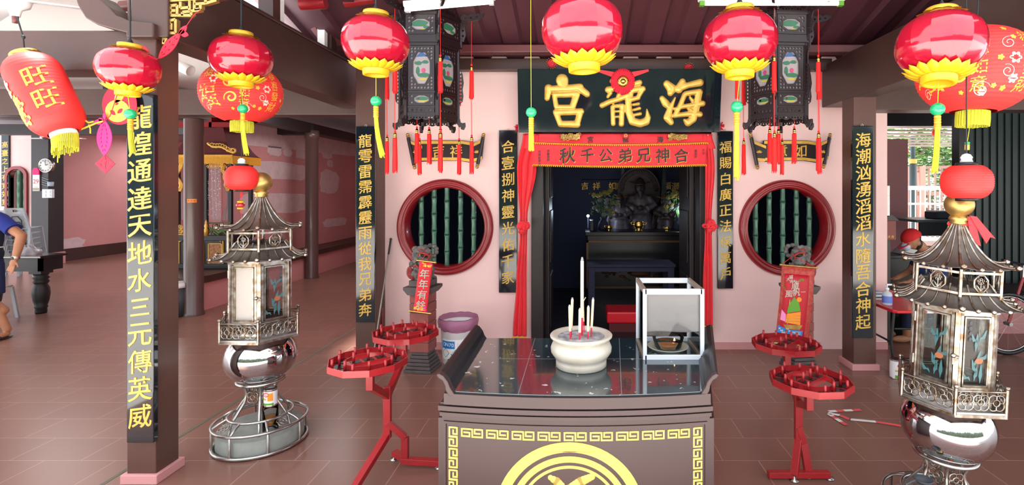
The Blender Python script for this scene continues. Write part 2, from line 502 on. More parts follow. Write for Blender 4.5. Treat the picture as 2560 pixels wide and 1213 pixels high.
# prayer room behind the facade (dark inside; the shade is mixed into its paints)
M_['room_dark'] = mat('shade_darkened_paint', s2l(40, 43, 66), .8)
M_['room_rose'] = mat('shade_darkened_rose_paint', s2l(84, 44, 52), .8)
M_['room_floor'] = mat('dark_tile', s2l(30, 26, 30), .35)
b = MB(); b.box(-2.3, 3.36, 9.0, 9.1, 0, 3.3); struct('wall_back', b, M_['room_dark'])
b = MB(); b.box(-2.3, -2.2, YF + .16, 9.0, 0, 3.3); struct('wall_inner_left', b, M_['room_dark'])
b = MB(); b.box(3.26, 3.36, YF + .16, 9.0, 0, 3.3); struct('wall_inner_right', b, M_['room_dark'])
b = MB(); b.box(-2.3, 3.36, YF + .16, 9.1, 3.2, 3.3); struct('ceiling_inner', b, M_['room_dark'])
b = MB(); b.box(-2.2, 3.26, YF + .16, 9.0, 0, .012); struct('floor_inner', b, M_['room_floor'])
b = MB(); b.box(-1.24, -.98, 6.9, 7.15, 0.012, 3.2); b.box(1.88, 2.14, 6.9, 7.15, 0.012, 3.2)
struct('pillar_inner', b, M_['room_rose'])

# round windows: moulded ring, five glazed bamboo canes
def round_window(name, c, n_x):
    w = bpy.data.objects.new(name, None); C.objects.link(w); w.location = (c[0], YF, c[1])
    tag(w, kind='structure')
    b = MB()
    prof = [(.43, .16), (.43, -.02), (.445, -.045), (.462, -.045), (.47, -.03), (.485, -.05), (.505, -.05), (.522, -.03), (.528, 0)]
    b.lathe([(r, -z) for r, z in prof], 96, FRONT)
    fr = obj('window_frame', b, M_['red_dark'], w)
    k = 0
    for x in n_x:
        b = MB(); h = sqrt(max(.43 ** 2 - x * x, .01)) + .02
        b.m = 0
        z = -h; ph = (k % 2) * .045 - .09
        nodes = [q for q in [ph + (i - 4) * .186 for i in range(9)] if abs(q) < h - .01]
        pts = []
        edges = [-h] + nodes + [h]
        for a, c2 in zip(edges[:-1], edges[1:]):
            m_ = 7
            for i in range(m_ + 1):
                t = i / m_; zz = a + (c2 - a) * t
                pts.append((.0255 + .0055 * abs(2 * t - 1) ** 2.2, zz))
        b.lathe(pts, 14, T(x, .09, 0))
        b.m = 1
        for q in nodes: b.torus((x, .09, q), .0285, .0045, 16, 6)
        obj('bamboo_bar', b, [M_['bamboo'], M_['bamboo_dark']], w)
        k += 1
    return w
round_window('window_1', WL, [(x - 1113) / F * (YF + .09) for x in (1048, 1080, 1112, 1146, 1179)])
round_window('window_2', WR, [(x - 1967) / F * (YF + .09) for x in (1897, 1931, 1965, 1999, 2031)])

# roof over the forecourt: corrugated maroon sheets falling towards the facade
def roof_z(y): return 3.17 + (YF - y) * .30
b = MB()
prof = []
x = -2.95
while x < 4.2:
    prof += [(x, 0), (x + .17, 0), (x + .20, .045), (x + .33, .045)]
    x += .36
ys = (2.0, YF + .1)
vs_ = [(p[0], y, roof_z(y) + p[1]) for y in ys for p in prof] + [(p[0], y, roof_z(y) + p[1] + .03) for y in ys for p in prof]
k = len(prof); fs_ = []
for i in range(k - 1):
    fs_.append((i, i + k, i + k + 1, i + 1)); fs_.append((i + 2 * k, i + 1 + 2 * k, i + k + 1 + 2 * k, i + k + 2 * k))
b.add(vs_, fs_)
struct('roof', b, M_['roof'])
b = MB()
b.box(-2.2, 3.0, YF - .35, YF - .22, 3.155, 3.235)
struct('beam_1', b, M_['maroon'], bevel=.008)
b = MB(); b.box(-2.2, 2.7, YF - .12, YF - .002, 3.03, 3.15); struct('beam_2', b, M_['brown'], bevel=.006)
b = MB()
for px in (842, 1230):
    pass
for yy in (2.1, 3.6):
    b.box(-2.95, 4.2, yy - .05, yy + .05, roof_z(yy) - .12, roof_z(yy) - .0)
struct('beam_3', b, M_['maroon'])
# gable wall pieces where the roof meets the side beams (posts of the clerestory)
b = MB()
for yy in (3.2, 4.22, 5.2):
    b.box(-2.62, -2.50, yy - .05, yy + .05, 3.08, roof_z(yy) + .02)
struct('trim_2', b, M_['brown'])
b = MB()
for yy in (4.35, 5.1): b.box(-2.60, -2.53, yy - .03, yy + .03, 3.08, roof_z(yy) + .02)
struct('trim_3', b, M_['white'])

# long beams left and right of the forecourt
b = MB(); b.box(-2.66, -2.44, 3.03, YF + .2, 2.65, 3.09); b.box(-2.67, -2.43, 3.0, YF + .2, 3.09, 3.12)
struct('beam_4', b, M_['brown'], bevel=.008)
b = MB(); b.box(2.64, 2.86, 1.2, YF - .01, 2.64, 3.09); struct('beam_5', b, M_['brown'], bevel=.008)
# cross beams
b = MB(); b.box(-13.2, -2.66, 3.06, 3.26, 2.46, 2.70); struct('beam_6', b, M_['brown'], bevel=.008)
b = MB(); b.box(-13.2, -2.46, 5.72, 5.94, 2.58, 2.87); struct('beam_7', b, M_['brown'], bevel=.008)
b = MB(); b.box(2.86, 9.5, 4.97, 5.2, 2.52, 2.90); struct('beam_8', b, M_['brown'], bevel=.008)
b = MB(); b.box(-13.2, -5.2, 7.0, 7.2, 2.72, 2.98); b.box(-13.2, -5.2, 10.0, 10.2, 2.82, 3.02); struct('beam_9', b, M_['dark_brown'])
b = MB(); b.box(-5.50, -5.25, 5.9, 13.6, 2.86, 3.04); struct('beam_10', b, M_['dark_brown'])

# ceilings of the side hall and of the right bay
b = MB(); b.box(-13.6, -2.66, 3.0, 7.1, 3.10, 3.16); struct('ceiling_left', b, M_['ceil'])
M_['ceil_grey'] = mat('grey_metal_ceiling', s2l(132, 132, 138), .6)
b = MB(); b.box(-13.6, -2.30, 7.1, 16.5, 3.22, 3.28); struct('ceiling_far', b, M_['ceil_grey'])
M_['ceil_dark'] = mat('dark_timber_ceiling', s2l(46, 38, 40), .7)
b = MB(); b.box(2.86, 10.4, .9, 10.0, 3.14, 3.2); struct('ceiling_right', b, M_['ceil_dark'])

# pillars
def pillar(name, x0, x1, y0, y1, h, plinth, m=mat('pillar_paint', s2l(88, 58, 50), .4, var=.08, vscale=4)):
    b = MB(); b.box(x0, x1, y0, y1, 0, h)
    o = struct(name, b, m, bevel=.006)
    e = .022
    b = MB(); b.box(x0 - e, x1 + e, y0 - e, y1 + e, 0, plinth); p = obj('plinth', b, M_['rose'], o, bevel=.004)
    return o
pillar('pillar_1', -2.70, -2.526, 3.05, 3.225, 3.75, .055)
pillar('pillar_2', -2.345, -2.13, 5.35, 5.6, 3.12, .05)
pillar('pillar_3', 2.645, 2.865, 4.95, 5.17, 3.1, .06)
def column(name, x, y, r, h):
    b = MB(); b.lathe([(r + .012, 0), (r + .012, .03), (r, .05), (r, h - .16), (r + .015, h - .15), (r + .015, h), (0, h)], 32, T(x, y, 0))
    return struct(name, b, mat(name + '_paint', s2l(88, 66, 64), .28, coat=.2))
column('column_1', -5.37, 7.12, .115, 2.88)
column('column_2', -5.29, 10.1, .118, 2.9)
pillar('pillar_4', -12.6, -12.2, 11.75, 12.1, 3.6, .28, M_['dark_brown'])

# side hall walls
def patch(cx, cy, rx, ry, n=40, sd=1, rough=.22):
    pts = []
    for i in range(n):
        t = 2 * pi * i / n
        k = 1 + rough * noise.noise(Vector((cos(t) * 2.2, sin(t) * 2.2, sd * 3.7)))
        k *= 1 + .05 * noise.noise(Vector((cos(t) * 9, sin(t) * 9, sd * 1.7)))
        sx, sy = abs(cos(t)) ** .6 * (1 if cos(t) > 0 else -1), abs(sin(t)) ** .6 * (1 if sin(t) > 0 else -1)
        pts.append((cx + rx * k * sx, cy + ry * k * sy))
    return pts
XW = -5.92
b = MB(); b.box(XW - .15, XW, 8.45, 13.7, 0, 2.95)
wl_ = struct('wall_left', b, M_['rose'])
def wall_pt(px, py):
    Y = XW * F / (px - CX); return (Y, PZ(py, Y))
for i, (x0, y0, x1, y1) in enumerate([(620, 398, 770, 452), (600, 484, 772, 528), (800, 425, 846, 482), (818, 400, 832, 418), (806, 550, 866, 562), (670, 355, 704, 392), (708, 372, 730, 392), (740, 375, 765, 398), (806, 372, 830, 398)]):
    a, c = wall_pt(x0, y0), wall_pt(x1, y1)
    b = MB(); b.prism(patch((a[0] + c[0]) / 2, (a[1] + c[1]) / 2, abs(c[0] - a[0]) / 2, abs(c[1] - a[1]) / 2, 48, i + 1), 0, .004, T(XW, 0, 0) @ RZ(pi / 2) @ FRONT)
    obj('plaster_patch', b, M_['plaster'], wl_)
b = MB(); a, c = 8.5, 13.65
b.prism([(a, 2.52), (c, 2.62), (c, 2.93), (a, 2.93)], 0, .004, T(XW, 0, 0) @ RZ(pi / 2) @ FRONT)
obj('plaster_patch', b, M_['plaster'], wl_)
# long seat along that wall, rounded end
b = MB()
def bench_outline(x1, y0, r): 
    return [(XW + .002, y0 + 0), (x1 - r, y0)] + [(x1 - r + r * sin(t * pi / 16), y0 + r - r * cos(t * pi / 16)) for t in range(1, 9)] + [(x1, 13.69), (XW + .002, 13.69)]
b.prism(bench_outline(-5.42, 7.27, .22), 0, .40)
st = thing('bench', 'long low pink bench with a brown top along the patched rose wall', 'bench', (-5.6, 10, 0), 0); obj('bench_body', b, M_['rose'], st, world=True)
b = MB(); b.prism(bench_outline(-5.38, 7.23, .24), .40, .50)
obj('bench_top', b, M_['brown'], st, bevel=.008, world=True)
st = thing('shrine_platform', 'low pink platform with a brown top under the gilded shrine', 'platform', (-6.1, 7.8, 0), 0); b = MB(); b.box(-6.3, XW - .002, 7.27, 8.44, 0, .40); obj('platform_body', b, M_['rose'], st, world=True); b = MB(); b.box(-6.3, XW - .002, 7.23, 8.44, .40, .50); obj('platform_top', b, M_['brown'], st, world=True)
# far hall walls
b = MB(); b.box(-12.7, -12.5, 12.0, 16.3, 0, 3.3); w2 = struct('wall_far_left', b, M_['rose'])
b = MB(); b.box(-12.5, -12.46, 12.0, 16.3, 0, .30); struct('baseboard_left', b, M_['brown'])
b = MB(); b.prism(patch(12.5, .40, .42, .13, 48, 5, .4), 0, .004, T(-12.5, 0, 0) @ RZ(pi / 2) @ FRONT); obj('plaster_patch', b, M_['plaster'], w2)
b = MB(); b.box(-12.7, XW - .1, 16.2, 16.4, 0, 3.3); struct('wall_far_back', b, M_['rose'])
b = MB(); b.box(XW - .15, -2.3, 13.7, 13.85, 0, 3.3); struct('wall_passage_end', b, M_['rose'])
b = MB(); b.box(-2.345, -2.3, YF + .16, 13.7, 0, 3.2); struct('wall_side', b, M_['rose'])
# the pink temple front at far left with an arched window
aw = [(-13.38, .95)] + [(-13.18 + .20 * cos(pi - t * pi / 12), 2.02 + .20 * sin(t * pi / 12)) for t in range(13)] + [(-12.98, .95)]
b = MB(); b.prism([rect(-13.9, -12.5, 0, 3.7), aw], 0, .15, T(0, 12.15, 0) @ FRONT)
struct('wall_temple_left', b, M_['pink'])
w = bpy.data.objects.new('window_3', None); C.objects.link(w); w.location = (-13.18, 12.0, 0); tag(w, kind='structure')
def grow(lp, c, k): return [(c[0] + (x - c[0]) * k, c[1] + (y - c[1]) * k) for x, y in lp]
aw2 = [(x + 13.18, z) for x, z in aw]
b = MB(); b.prism([[(x * 1.28, (z - 1.55) * 1.10 + 1.55) for x, z in aw2], aw2], -.1, .05, FRONT); obj('window_frame', b, M_['red_dark'], w)
for x in (-.06, .10):
    b = MB(); pts = []
    for i in range(22): pts.append((.05 + .012 * abs(2 * ((i * 5 % 21) / 21) - 1), .9 + i * .062))
    b.lathe(pts, 12, T(x, .1, 0)); obj('bamboo_bar', b, M_['bamboo'], w)
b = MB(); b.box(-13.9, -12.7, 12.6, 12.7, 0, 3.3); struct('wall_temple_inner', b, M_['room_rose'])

# right bay: wall stub, green shutter, low ramp wall, garden terrace behind
b = MB(); b.box(3.36, 5.70, 8.9, 9.05, 0, 2.62); struct('wall_right', b, M_['rose'])
b = MB(); b.box(3.36, 9.0, 9.0, 9.2, 2.86, 3.14); struct('beam_11', b, M_['dark_brown'])
b = MB()
for i in range(30): b.box(5.30 + i * .1, 5.36 + i * .1, 6.98, 7.0, .0, 3.12)
b.box(5.26, 8.4, 7.0, 7.06, 0, 3.12)
o = thing('roller_shutter', 'dark green ribbed steel shutter closing the bay behind the red bicycle', 'shutter', (6.8, 7.0, 0), 0); obj('shutter_sheet', b, M_['green_dark'], o, world=True)
b = MB(); b.box(5.14, 5.26, 6.94, 7.08, 0, 3.12); struct('pillar_5', b, M_['black_matt'])
b = MB(); b.box(8.4, 8.5, 4.9, 7.06, 0, 3.12); struct('wall_right_end', b, M_['green_dark'])
b = MB(); b.box(4.9, 8.4, 6.2, 6.98, 0, .42); struct('wall_low', b, M_['rose'])
b = MB(); b.box(4.86, 8.4, 6.16, 6.98, .42, .47); struct('trim_9', b, M_['brown'])
b = MB()
for i in range(9): b.box(5.0, 9.0, 9.2 + i * .35, 9.35 + i * .35, 3.0 - i * .03, 3.03 - i * .03)
struct('roof_awning', b, M_['alu_dark'])
b = MB(); b.box(4.5, 14, 11.9, 20, -.1, .55); struct('ground_garden', b, M_['paving'])
# ================================================================== lanterns
def tassel_mb(length, w=.012, n=16, sway=(0, 0), seed=1, flare=1.25, rr=.0016):
    rnd = random.Random(seed); b = MB()
    for i in range(n):
        a = rnd.random() * 2 * pi; q = sqrt(rnd.random()) * w
        x, y = q * cos(a), q * sin(a); L = length * (1 - .10 * rnd.random())
        pts = []
        for k in range(5):
            t = k / 4
            pts.append((x * (1 + (flare - 1) * t) + sway[0] * t ** 1.6 + rnd.uniform(-.1, .1) * w * t, y * (1 + (flare - 1) * t) + sway[1] * t ** 1.6, -L * t))
        b.path(pts, rr, 5)
    b.path([(0, 0, 0), (sway[0] * .3, 0, -length * .5), (sway[0] * .9, 0, -length * .93)], [w * .85, w * .95, w * 1.05], 8)
    return b
def lantern_body(nseg=14, flat=.018):
    b = MB(); m = 22; w = 4
    for g in range(nseg):
        def fn(u, v, g=g):
            ph = -1.06 + 2.12 * v
            q = 2.3 if v > .5 else 2.06
            c, s_ = cos(ph * 1.12), sin(ph * 1.12)
            rr = (abs(c) ** (2 / q)); zz = .82 * (abs(s_) ** (2 / q)) * (1 if s_ > 0 else -1)
            th = 2 * pi * (g + u) / nseg
            k = 1 - flat * (1 - (2 * u - 1) ** 2) * rr * .6 + .012 * (1 - abs(2 * u - 1)) * 0
            return (rr * k * cos(th), rr * k * sin(th), zz)
        b.grid(fn, w, m)
    return b
def petals_mb(n, r0, z0, r1, z1, wid, tip=.3, thick=.015, curve=.0):
    b = MB()
    for i in range(n):
        a = 2 * pi * i / n
        cols = []
        for t in range(7):
            q = t / 6
            half = wid * (1 - max(0, (q - .55) / .45) ** 2.0) * (1 if q < 1 else 0) + .002
            r = r0 + (r1 - r0) * q; z = z0 + (z1 - z0) * q + curve * sin(pi * q)
            da = half / max(r, .05)
            cols.append((r, z, da))
        vs_ = []
        for r, z, da in cols:
            for k in (-1, 0, 1):
                vs_.append(((r + (0.012 if k == 0 else 0)) * cos(a + da * k), (r + (0.012 if k == 0 else 0)) * sin(a + da * k), z))
        fs_ = []
        for t in range(6):
            for k in range(2): fs_.append((t * 3 + k, t * 3 + k + 1, t * 3 + k + 4, t * 3 + k + 3))
        b.add(vs_, fs_, True)
    return b
LB = lantern_body()
PB = petals_mb(18, .40, -.82, .79, -.62, .155, curve=-.05)
PT = petals_mb(14, .34, .84, .60, .77, .10)
def red_lantern(px, py, rpx, label, tilt=0, bead=None, end=None, sway=0, real=.18, tassel_x=0, cord_top=3.6):
    Y = real / rpx * F
    o = thing('red_lantern', label, 'lantern', P(px, py, Y), (0, tilt, random.random()), 'red plastic lanterns along the eaves')
    r = real; S = SCL(r, r, r)
    def part(n, mb, m, **k):
        q = MB(); q.mesh(mb, S); return obj(n, q, m, o, **k)
    part('lantern_body', LB, M_['red'])
    q = MB(); q.lathe([(.28, .96), (.37, .96), (.38, .90), (.365, .78), (.30, .78)], 40); q.mesh(PT)
    part('top_rim', q, M_['yellow_dim'])
    q = MB(); q.mesh(PB); part('petal_skirt', q, M_['yellow'], solid=.002)
    q = MB(); q.lathe([(.40, -.76), (.385, -.99), (.30, -1.01), (.28, -.95), (.28, -.76)], 40); part('bottom_ring', q, M_['yellow'])
    # cord to the roof, undo tilt for hanging parts
    q = MB(); q.lathe([(.13, .94), (.10, 1.05), (.045, 1.16), (.02, 1.22)], 16); part('cord_cone', q, M_['cord'])
    inv = (RZ(o.rotation_euler.z) @ RY(0)).inverted() if not tilt else o.rotation_euler.to_matrix().to_4x4().inverted()
    def hang(n, mb, m):
        q = MB(); q.mesh(mb, inv); return obj(n, q, m, o)
    z = cord_top - o.location.z
    q = MB(); tv = o.rotation_euler.to_matrix() @ Vector((0, 0, 1.2 * r)); q.path([tv, (tv.x * .6, 0, (tv.z + z) / 2), (0, 0, z)], .005, 6); hang('cord', q, M_['cord'])
    if bead:
        s = Y / F
        zb = (py - bead) * s; bx = tassel_x * s
        bv = o.rotation_euler.to_matrix() @ Vector((0, 0, -.95 * r))
        q = MB(); q.path([bv, (bx, bv.y, zb)], .0018, 6); hang('string', q, M_['tassel'])
        q = MB(); q.ell((bx, bv.y, zb), .030, .030, .029, 18, 12); hang('bead', q, M_['jade'])
        q = MB()
        for k in range(5):
            q.m = k % 2
            q.lathe([(.001, 0), (.013, 0), (.0145, -.006), (.013, -.013), (.001, -.013)], 14, T(bx, bv.y, zb - .028 - k * .0125))
        hang('tassel_knot', q, [M_['yellow_dim'], M_['orange']])
        L = (end - bead) * s - .09
        tb = tassel_mb(L, .0125, 22, (sway * s, 0), int(px))
        q = MB(); q.mesh(tb, T(bx, bv.y, zb - .09)); hang('tassel', q, M_['tassel'])
    return o
red_lantern(322, 174, 66, 'smallest red plastic lantern with yellow petals, hanging before the brown pillar and its couplet board', .04, 285, 386, 6, tassel_x=4, real=.148)
red_lantern(603, 148, 70, 'red plastic lantern with yellow petals hanging before the left gold-printed paper lantern', 0, 272, 390, 10, tassel_x=4)
red_lantern(940, 108, 81, 'red plastic lantern hanging just left of the left dark carved palace lantern', 0, 253, 396, 16, tassel_x=0)
red_lantern(1456, 78, 102, 'largest red plastic lantern hanging above the black name plaque', -.05)
red_lantern(1849, 104, 91, 'red plastic lantern partly covering the right dark carved palace lantern', 0, 267, 452, 0, tassel_x=-7)
red_lantern(2350, 115, 99, 'tilted red plastic lantern overlapping the right gold-printed paper lantern', .17, 275, 436, -8, tassel_x=-14)

# loose bead and tassel hanging beside the plaque
o = thing('bead_tassel', 'green bead with yellow tassel on a thread at the left end of the black plaque', 'tassel', P(1328, 281, 2.3), 0)
s = 2.3 / F
q = MB(); q.path([(0, 0, 0), (-.002, 0, .40), (0, 0, 1.1)], .0013, 6); obj('string', q, M_['tassel'], o)
q = MB(); q.ell((0, 0, 0), .024, .024, .023, 18, 12); obj('bead', q, M_['jade'], o)
q = MB()
for k in range(5):
    q.m = k % 2; q.lathe([(.001, 0), (.011, 0), (.0125, -.005), (.011, -.011), (.001, -.011)], 14, T(0, 0, -.023 - k * .0105))
obj('tassel_knot', q, [M_['yellow_dim'], M_['orange']], o)
q = MB(); q.mesh(tassel_mb(.10, .011, 18, (0, 0), 5), T(0, 0, -.076)); obj('tassel', q, M_['tassel'], o)

# printed paper lanterns
def sph_prof(v, rz=.86):                       # v in -1..1 -> (r, z)
    z = v * .80
    return (sqrt(max(0, 1 - abs(v * .93) ** 2.2)), z)
def wrap(mb, src_v, src_f, ang, zc, size, R_, off=.004, prof=sph_prof):
    out = []
    for p in src_v:
        v = (zc + p.y * size) / .80
        v = max(-.99, min(.99, v))
        r, z = prof(v)
        rr = max(r, .2)
        th = ang + p.x * size / rr
        out.append(((r + off) * R_ * sin(th), -(r + off) * R_ * cos(th), z * R_ + p.z * 0))
    mb.add(out, src_f)
def gl_flat(ch): return GLY[ch, 'flat']
def flat_shape(loops):
    q = MB(); q.prism(loops, 0, .0001); k = len(q.v) // 2
    n = sum(len(l) for l in (loops if isinstance(loops[0][0], (tuple, list)) else [loops]))
    return q.v[:n], [f for f in q.f if max(f) < n]
def ribbon(pts, w):
    vs_ = []; fs_ = []
    for i, p in enumerate(pts):
        a = Vector(pts[max(i - 1, 0)]); c = Vector(pts[min(i + 1, len(pts) - 1)])
        d = (c - a); d = Vector((-d.y, d.x)).normalized() * w * (0.45 + .55 * sin(pi * (i + .3) / len(pts)))
        vs_ += [Vector((p[0] + d.x, p[1] + d.y, 0)), Vector((p[0] - d.x, p[1] - d.y, 0))]
    for i in range(len(pts) - 1): fs_.append((2 * i, 2 * i + 1, 2 * i + 3, 2 * i + 2))
    return vs_, fs_
def spiral(cx, cy, r, turns=1.6, a0=0, n=26, sgn=1):
    return [(cx + r * (1 - .8 * i / n) * cos(a0 + sgn * turns * 2 * pi * i / n), cy + r * (1 - .8 * i / n) * sin(a0 + sgn * turns * 2 * pi * i / n)) for i in range(n + 1)]
M_['paper_glow'] = mat('translucent_red_paper', s2l(232, 52, 50), .6)
M_['print_gold'] = mat('gold_lantern_print', s2l(236, 190, 62), .42, metal=.15)
M_['print_white'] = mat('pale_lantern_print', s2l(246, 206, 190), .5)
def flower_shape(r, n=5):
    pts = []
    for i in range(n * 8):
        t = 2 * pi * i / (n * 8); pts.append((r * (.62 + .38 * abs(cos(t * n / 2))) * cos(t), r * (.62 + .38 * abs(cos(t * n / 2))) * sin(t)))
    return flat_shape(pts)
def paper_lantern(px, py, rpx, label, tilt, real=.26, pend=False, rot=0):
    Y = real / rpx * F
    o = thing('paper_lantern', label, 'lantern', P(px, py, Y), (0, tilt, 0), 'round gold-printed paper lanterns')
    b = MB()
    def fn(u, v):
        vv = -1 + 2 * v
        r, z = sph_prof(vv); k = 1 + .006 * sin(vv * 70)
        return (r * k * real * cos(2 * pi * u), r * k * real * sin(2 * pi * u), z * real)
    b.grid(fn, 56, 90, closed_u=True)
    obj('lantern_body', b, M_['paper_glow'], o)
    b = MB()
    for col, ang in (('吉祥如意', .05), ('恭喜發財', .86), ('吉祥如意', 2.2), ('恭喜發財', 3.0)):
        for i, ch in enumerate(col):
            wrap(b, *gl_flat(ch), ang + rot, .44 - i * .285, .25, real)
    for ang in (-.92, 1.6, -2.4): wrap(b, *gl_flat('福'), ang + rot, -.22, .62, real)
    for ang in (-.92,): wrap(b, *gl_flat('福'), ang + rot, .40, .3, real)
    for a, z, r in ((.36, .02, .055), (.5, -.50, .05), (.32, -.46, .045), (.62, .42, .05), (-.42, .36, .05), (-.25, -.55, .04), (1.15, -.2, .05), (.55, .62, .05)):
        wrap(b, *flower_shape(r), a + rot, z, 1, real, .005)
    for cx, cz, r, a0, sg in ((-.40, .10, .13, 1.2, 1), (-.34, -.28, .16, 3.6, -1), (-.42, .28, .08, 4, 1)):
        wrap(b, *ribbon(spiral(cx, cz, r, 1.3, a0, 26, sg), .022), .1 + rot, 0, 1, real, .005)
    obj('gold_lettering', b, M_['print_gold'], o)
    b = MB()
    for a, z, r in ((.60, .02, .11), (-.68, .20, .12), (.14, -.56, .065), (.62, -.34, .085)):
        v_, f_ = flower_shape(r, 6); wrap(b, v_, f_, a + rot, z, 1, real, .0045)
    for cx, cz, r, a0, sg in ((.10, -.52, .14, .4, 1), (.48, -.22, .12, 2, -1), (.48, .30, .13, 1, 1), (-.86, -.5, .1, 1, 1), (-.7, .5, .12, 2, -1)):
        wrap(b, *ribbon(spiral(cx, cz, r, 1.5, a0, 26, sg), .007), rot, 0, 1, real, .0045)
    obj('pale_pattern', b, M_['print_white'], o)
    b = MB()
    for a, z, r in ((.60, .02, .055), (-.68, .20, .06)): wrap(b, *flower_shape(r, 8), a + rot, z, 1, real, .007)
    obj('flower_pattern', b, M_['red_thread'], o)
    b = MB(); b.lathe([(.0, .84), (.26, .84), (.27, .80), (.27, .70), (.26, .68)], 40, SCL(real, real, real)); obj('top_rim', b, M_['gold_metal'], o)
    b = MB(); b.lathe([(.25, -.70), (.26, -.80), (.25, -.83), (.0, -.83)], 40, SCL(real, real, real)); obj('bottom_ring', b, M_['gold_metal'], o)
    b = MB(); rnd = random.Random(int(px))
    for i in range(64):
        a = 2 * pi * i / 64; r = real * (.25 + .012 * (i % 2)); L = .30 * real * (1 - .06 * rnd.random())
        x, y = r * cos(a), r * sin(a)
        b.path([(x, y, -.80 * real), (x * 1.02, y * 1.02, -.80 * real - L * .5), (x * 1.0, y, -.80 * real - L)], .0055, 5)
    obj('fringe', b, M_['tassel'], o)
    b = MB(); b.path([(0, 0, .80 * real), (0, 0, 1.2 * real), (.0, 0, 3.55 - o.location.z)], .004, 6); obj('cord', b, M_['cord'], o)
    if pend:
        b = MB(); b.path([(-.01, 0, -1.0 * real), (-.02, 0, -1.40 * real)], .002, 6); obj('string', b, M_['tassel'], o)
        b = MB(); b.ell((-.02, 0, -1.42 * real), .012, .012, .009); obj('bead', b, M_['jade'], o)
        b = MB(); b.lathe([(0, 0), (.011, 0), (.011, -.028), (0, -.028)], 14, T(-.02, 0, -1.45 * real)); obj('pendant', b, M_['key'], o)
    return o
paper_lantern(605, 232, 90, 'round red paper lantern with gold good-luck characters beside the left pillar', 0, rot=.58)
paper_lantern(2437, 178, 127, 'round red paper lantern with gold good-luck characters at the right end of the eaves', .05, pend=True, rot=-.64)

# long drum lantern at the far left, pulled aside by a string
Yl = 2.9; s = Yl / F
o = thing('drum_lantern', 'long bright red fabric lantern with two gold characters, hanging askew at far left', 'lantern', P(112, 238, Yl), (0, R(-26), 0))
def drum_prof(v):                                # v -1..1
    h = .24
    a = abs(v)
    r = .128 if a < .55 else .128 * sqrt(max(0, 1 - ((a - .55) / .52) ** 2.2))
    return (r, v * h)
b = MB()
def fn(u, v):
    r, z = drum_prof(-1 + 2 * v); k = 1 + .006 * sin(v * 150)
    return (r * k * cos(2 * pi * u), r * k * sin(2 * pi * u), z)
b.grid(fn, 48, 70, closed_u=True); obj('lantern_body', b, M_['red_nylon'], o)
b = MB()
def wrap2(mb, src, ang, zc, size, off=.003):
    out = []
    for p in src[0]:
        v = max(-.98, min(.98, (zc + p.y * size) / .24)); r, z = drum_prof(v)
        th = ang + p.x * size / max(r, .05)
        out.append(((r + off) * sin(th), -(r + off) * cos(th), z))
    mb.add(out, src[1])
wrap2(b, gl_flat('旺'), .74, .060, .115); wrap2(b, gl_flat('旺'), .74, -.075, .115)
wrap2(b, gl_flat('旺'), 3.2, .06, .115)
for i, (a, z, r) in enumerate(((-.45, -.03, .018), (-.35, -.07, .022), (-.5, -.11, .018), (-.38, -.15, .024), (-.6, .02, .016))):
    wrap2(b, ([p * r * 1.6 for p in flower_shape(1.0)[0]], flower_shape(1.0)[1]), a, z, 1)
obj('gold_lettering', b, M_['print_gold'], o)
b = MB()
for a, z, r in ((-.62, .07, .03), (-.65, .02, .026)): wrap2(b, ([p * r for p in flower_shape(1.0)[0]], flower_shape(1.0)[1]), a, z, 1, .004)
obj('pale_pattern', b, M_['print_white'], o)
b = MB(); b.lathe([(0, .262), (.066, .262), (.070, .255), (.070, .228), (.064, .225)], 40); obj('top_rim', b, M_['gold_metal'], o)
b = MB(); b.lathe([(.055, -.225), (.060, -.235), (.060, -.262), (.05, -.265), (0, -.265)], 36); obj('bottom_ring', b, M_['white'], o)
inv = o.rotation_euler.to_matrix().to_4x4().inverted()
b = MB(); rnd = random.Random(3); m3 = o.rotation_euler.to_matrix()
for i in range(46):
    a = 2 * pi * i / 46; p = m3 @ Vector((.057 * cos(a), .057 * sin(a), -.26))
    L = .10 * (1 - .3 * rnd.random()) * (1.6 if i == 22 else 1)
    b.path([p, p + Vector((.004, 0, -L * .5)), p + Vector((.002, 0, -L))], .0032, 5)
q = MB(); q.mesh(b, inv); obj('fringe', q, M_['tassel'], o)
tp = m3 @ Vector((0, 0, .26)); hook = P(45, 50, Yl) - o.location
b = MB(); b.path([tp, (tp + hook) / 2 + Vector((.01, 0, 0)), hook, hook + Vector((0, 0, .02))], .004, 6)
b.ell((tp + hook) / 2 + Vector((.01, 0, 0)), .010, .010, .012)
q = MB(); q.mesh(b, inv); obj('cord', q, M_['cord'], o)

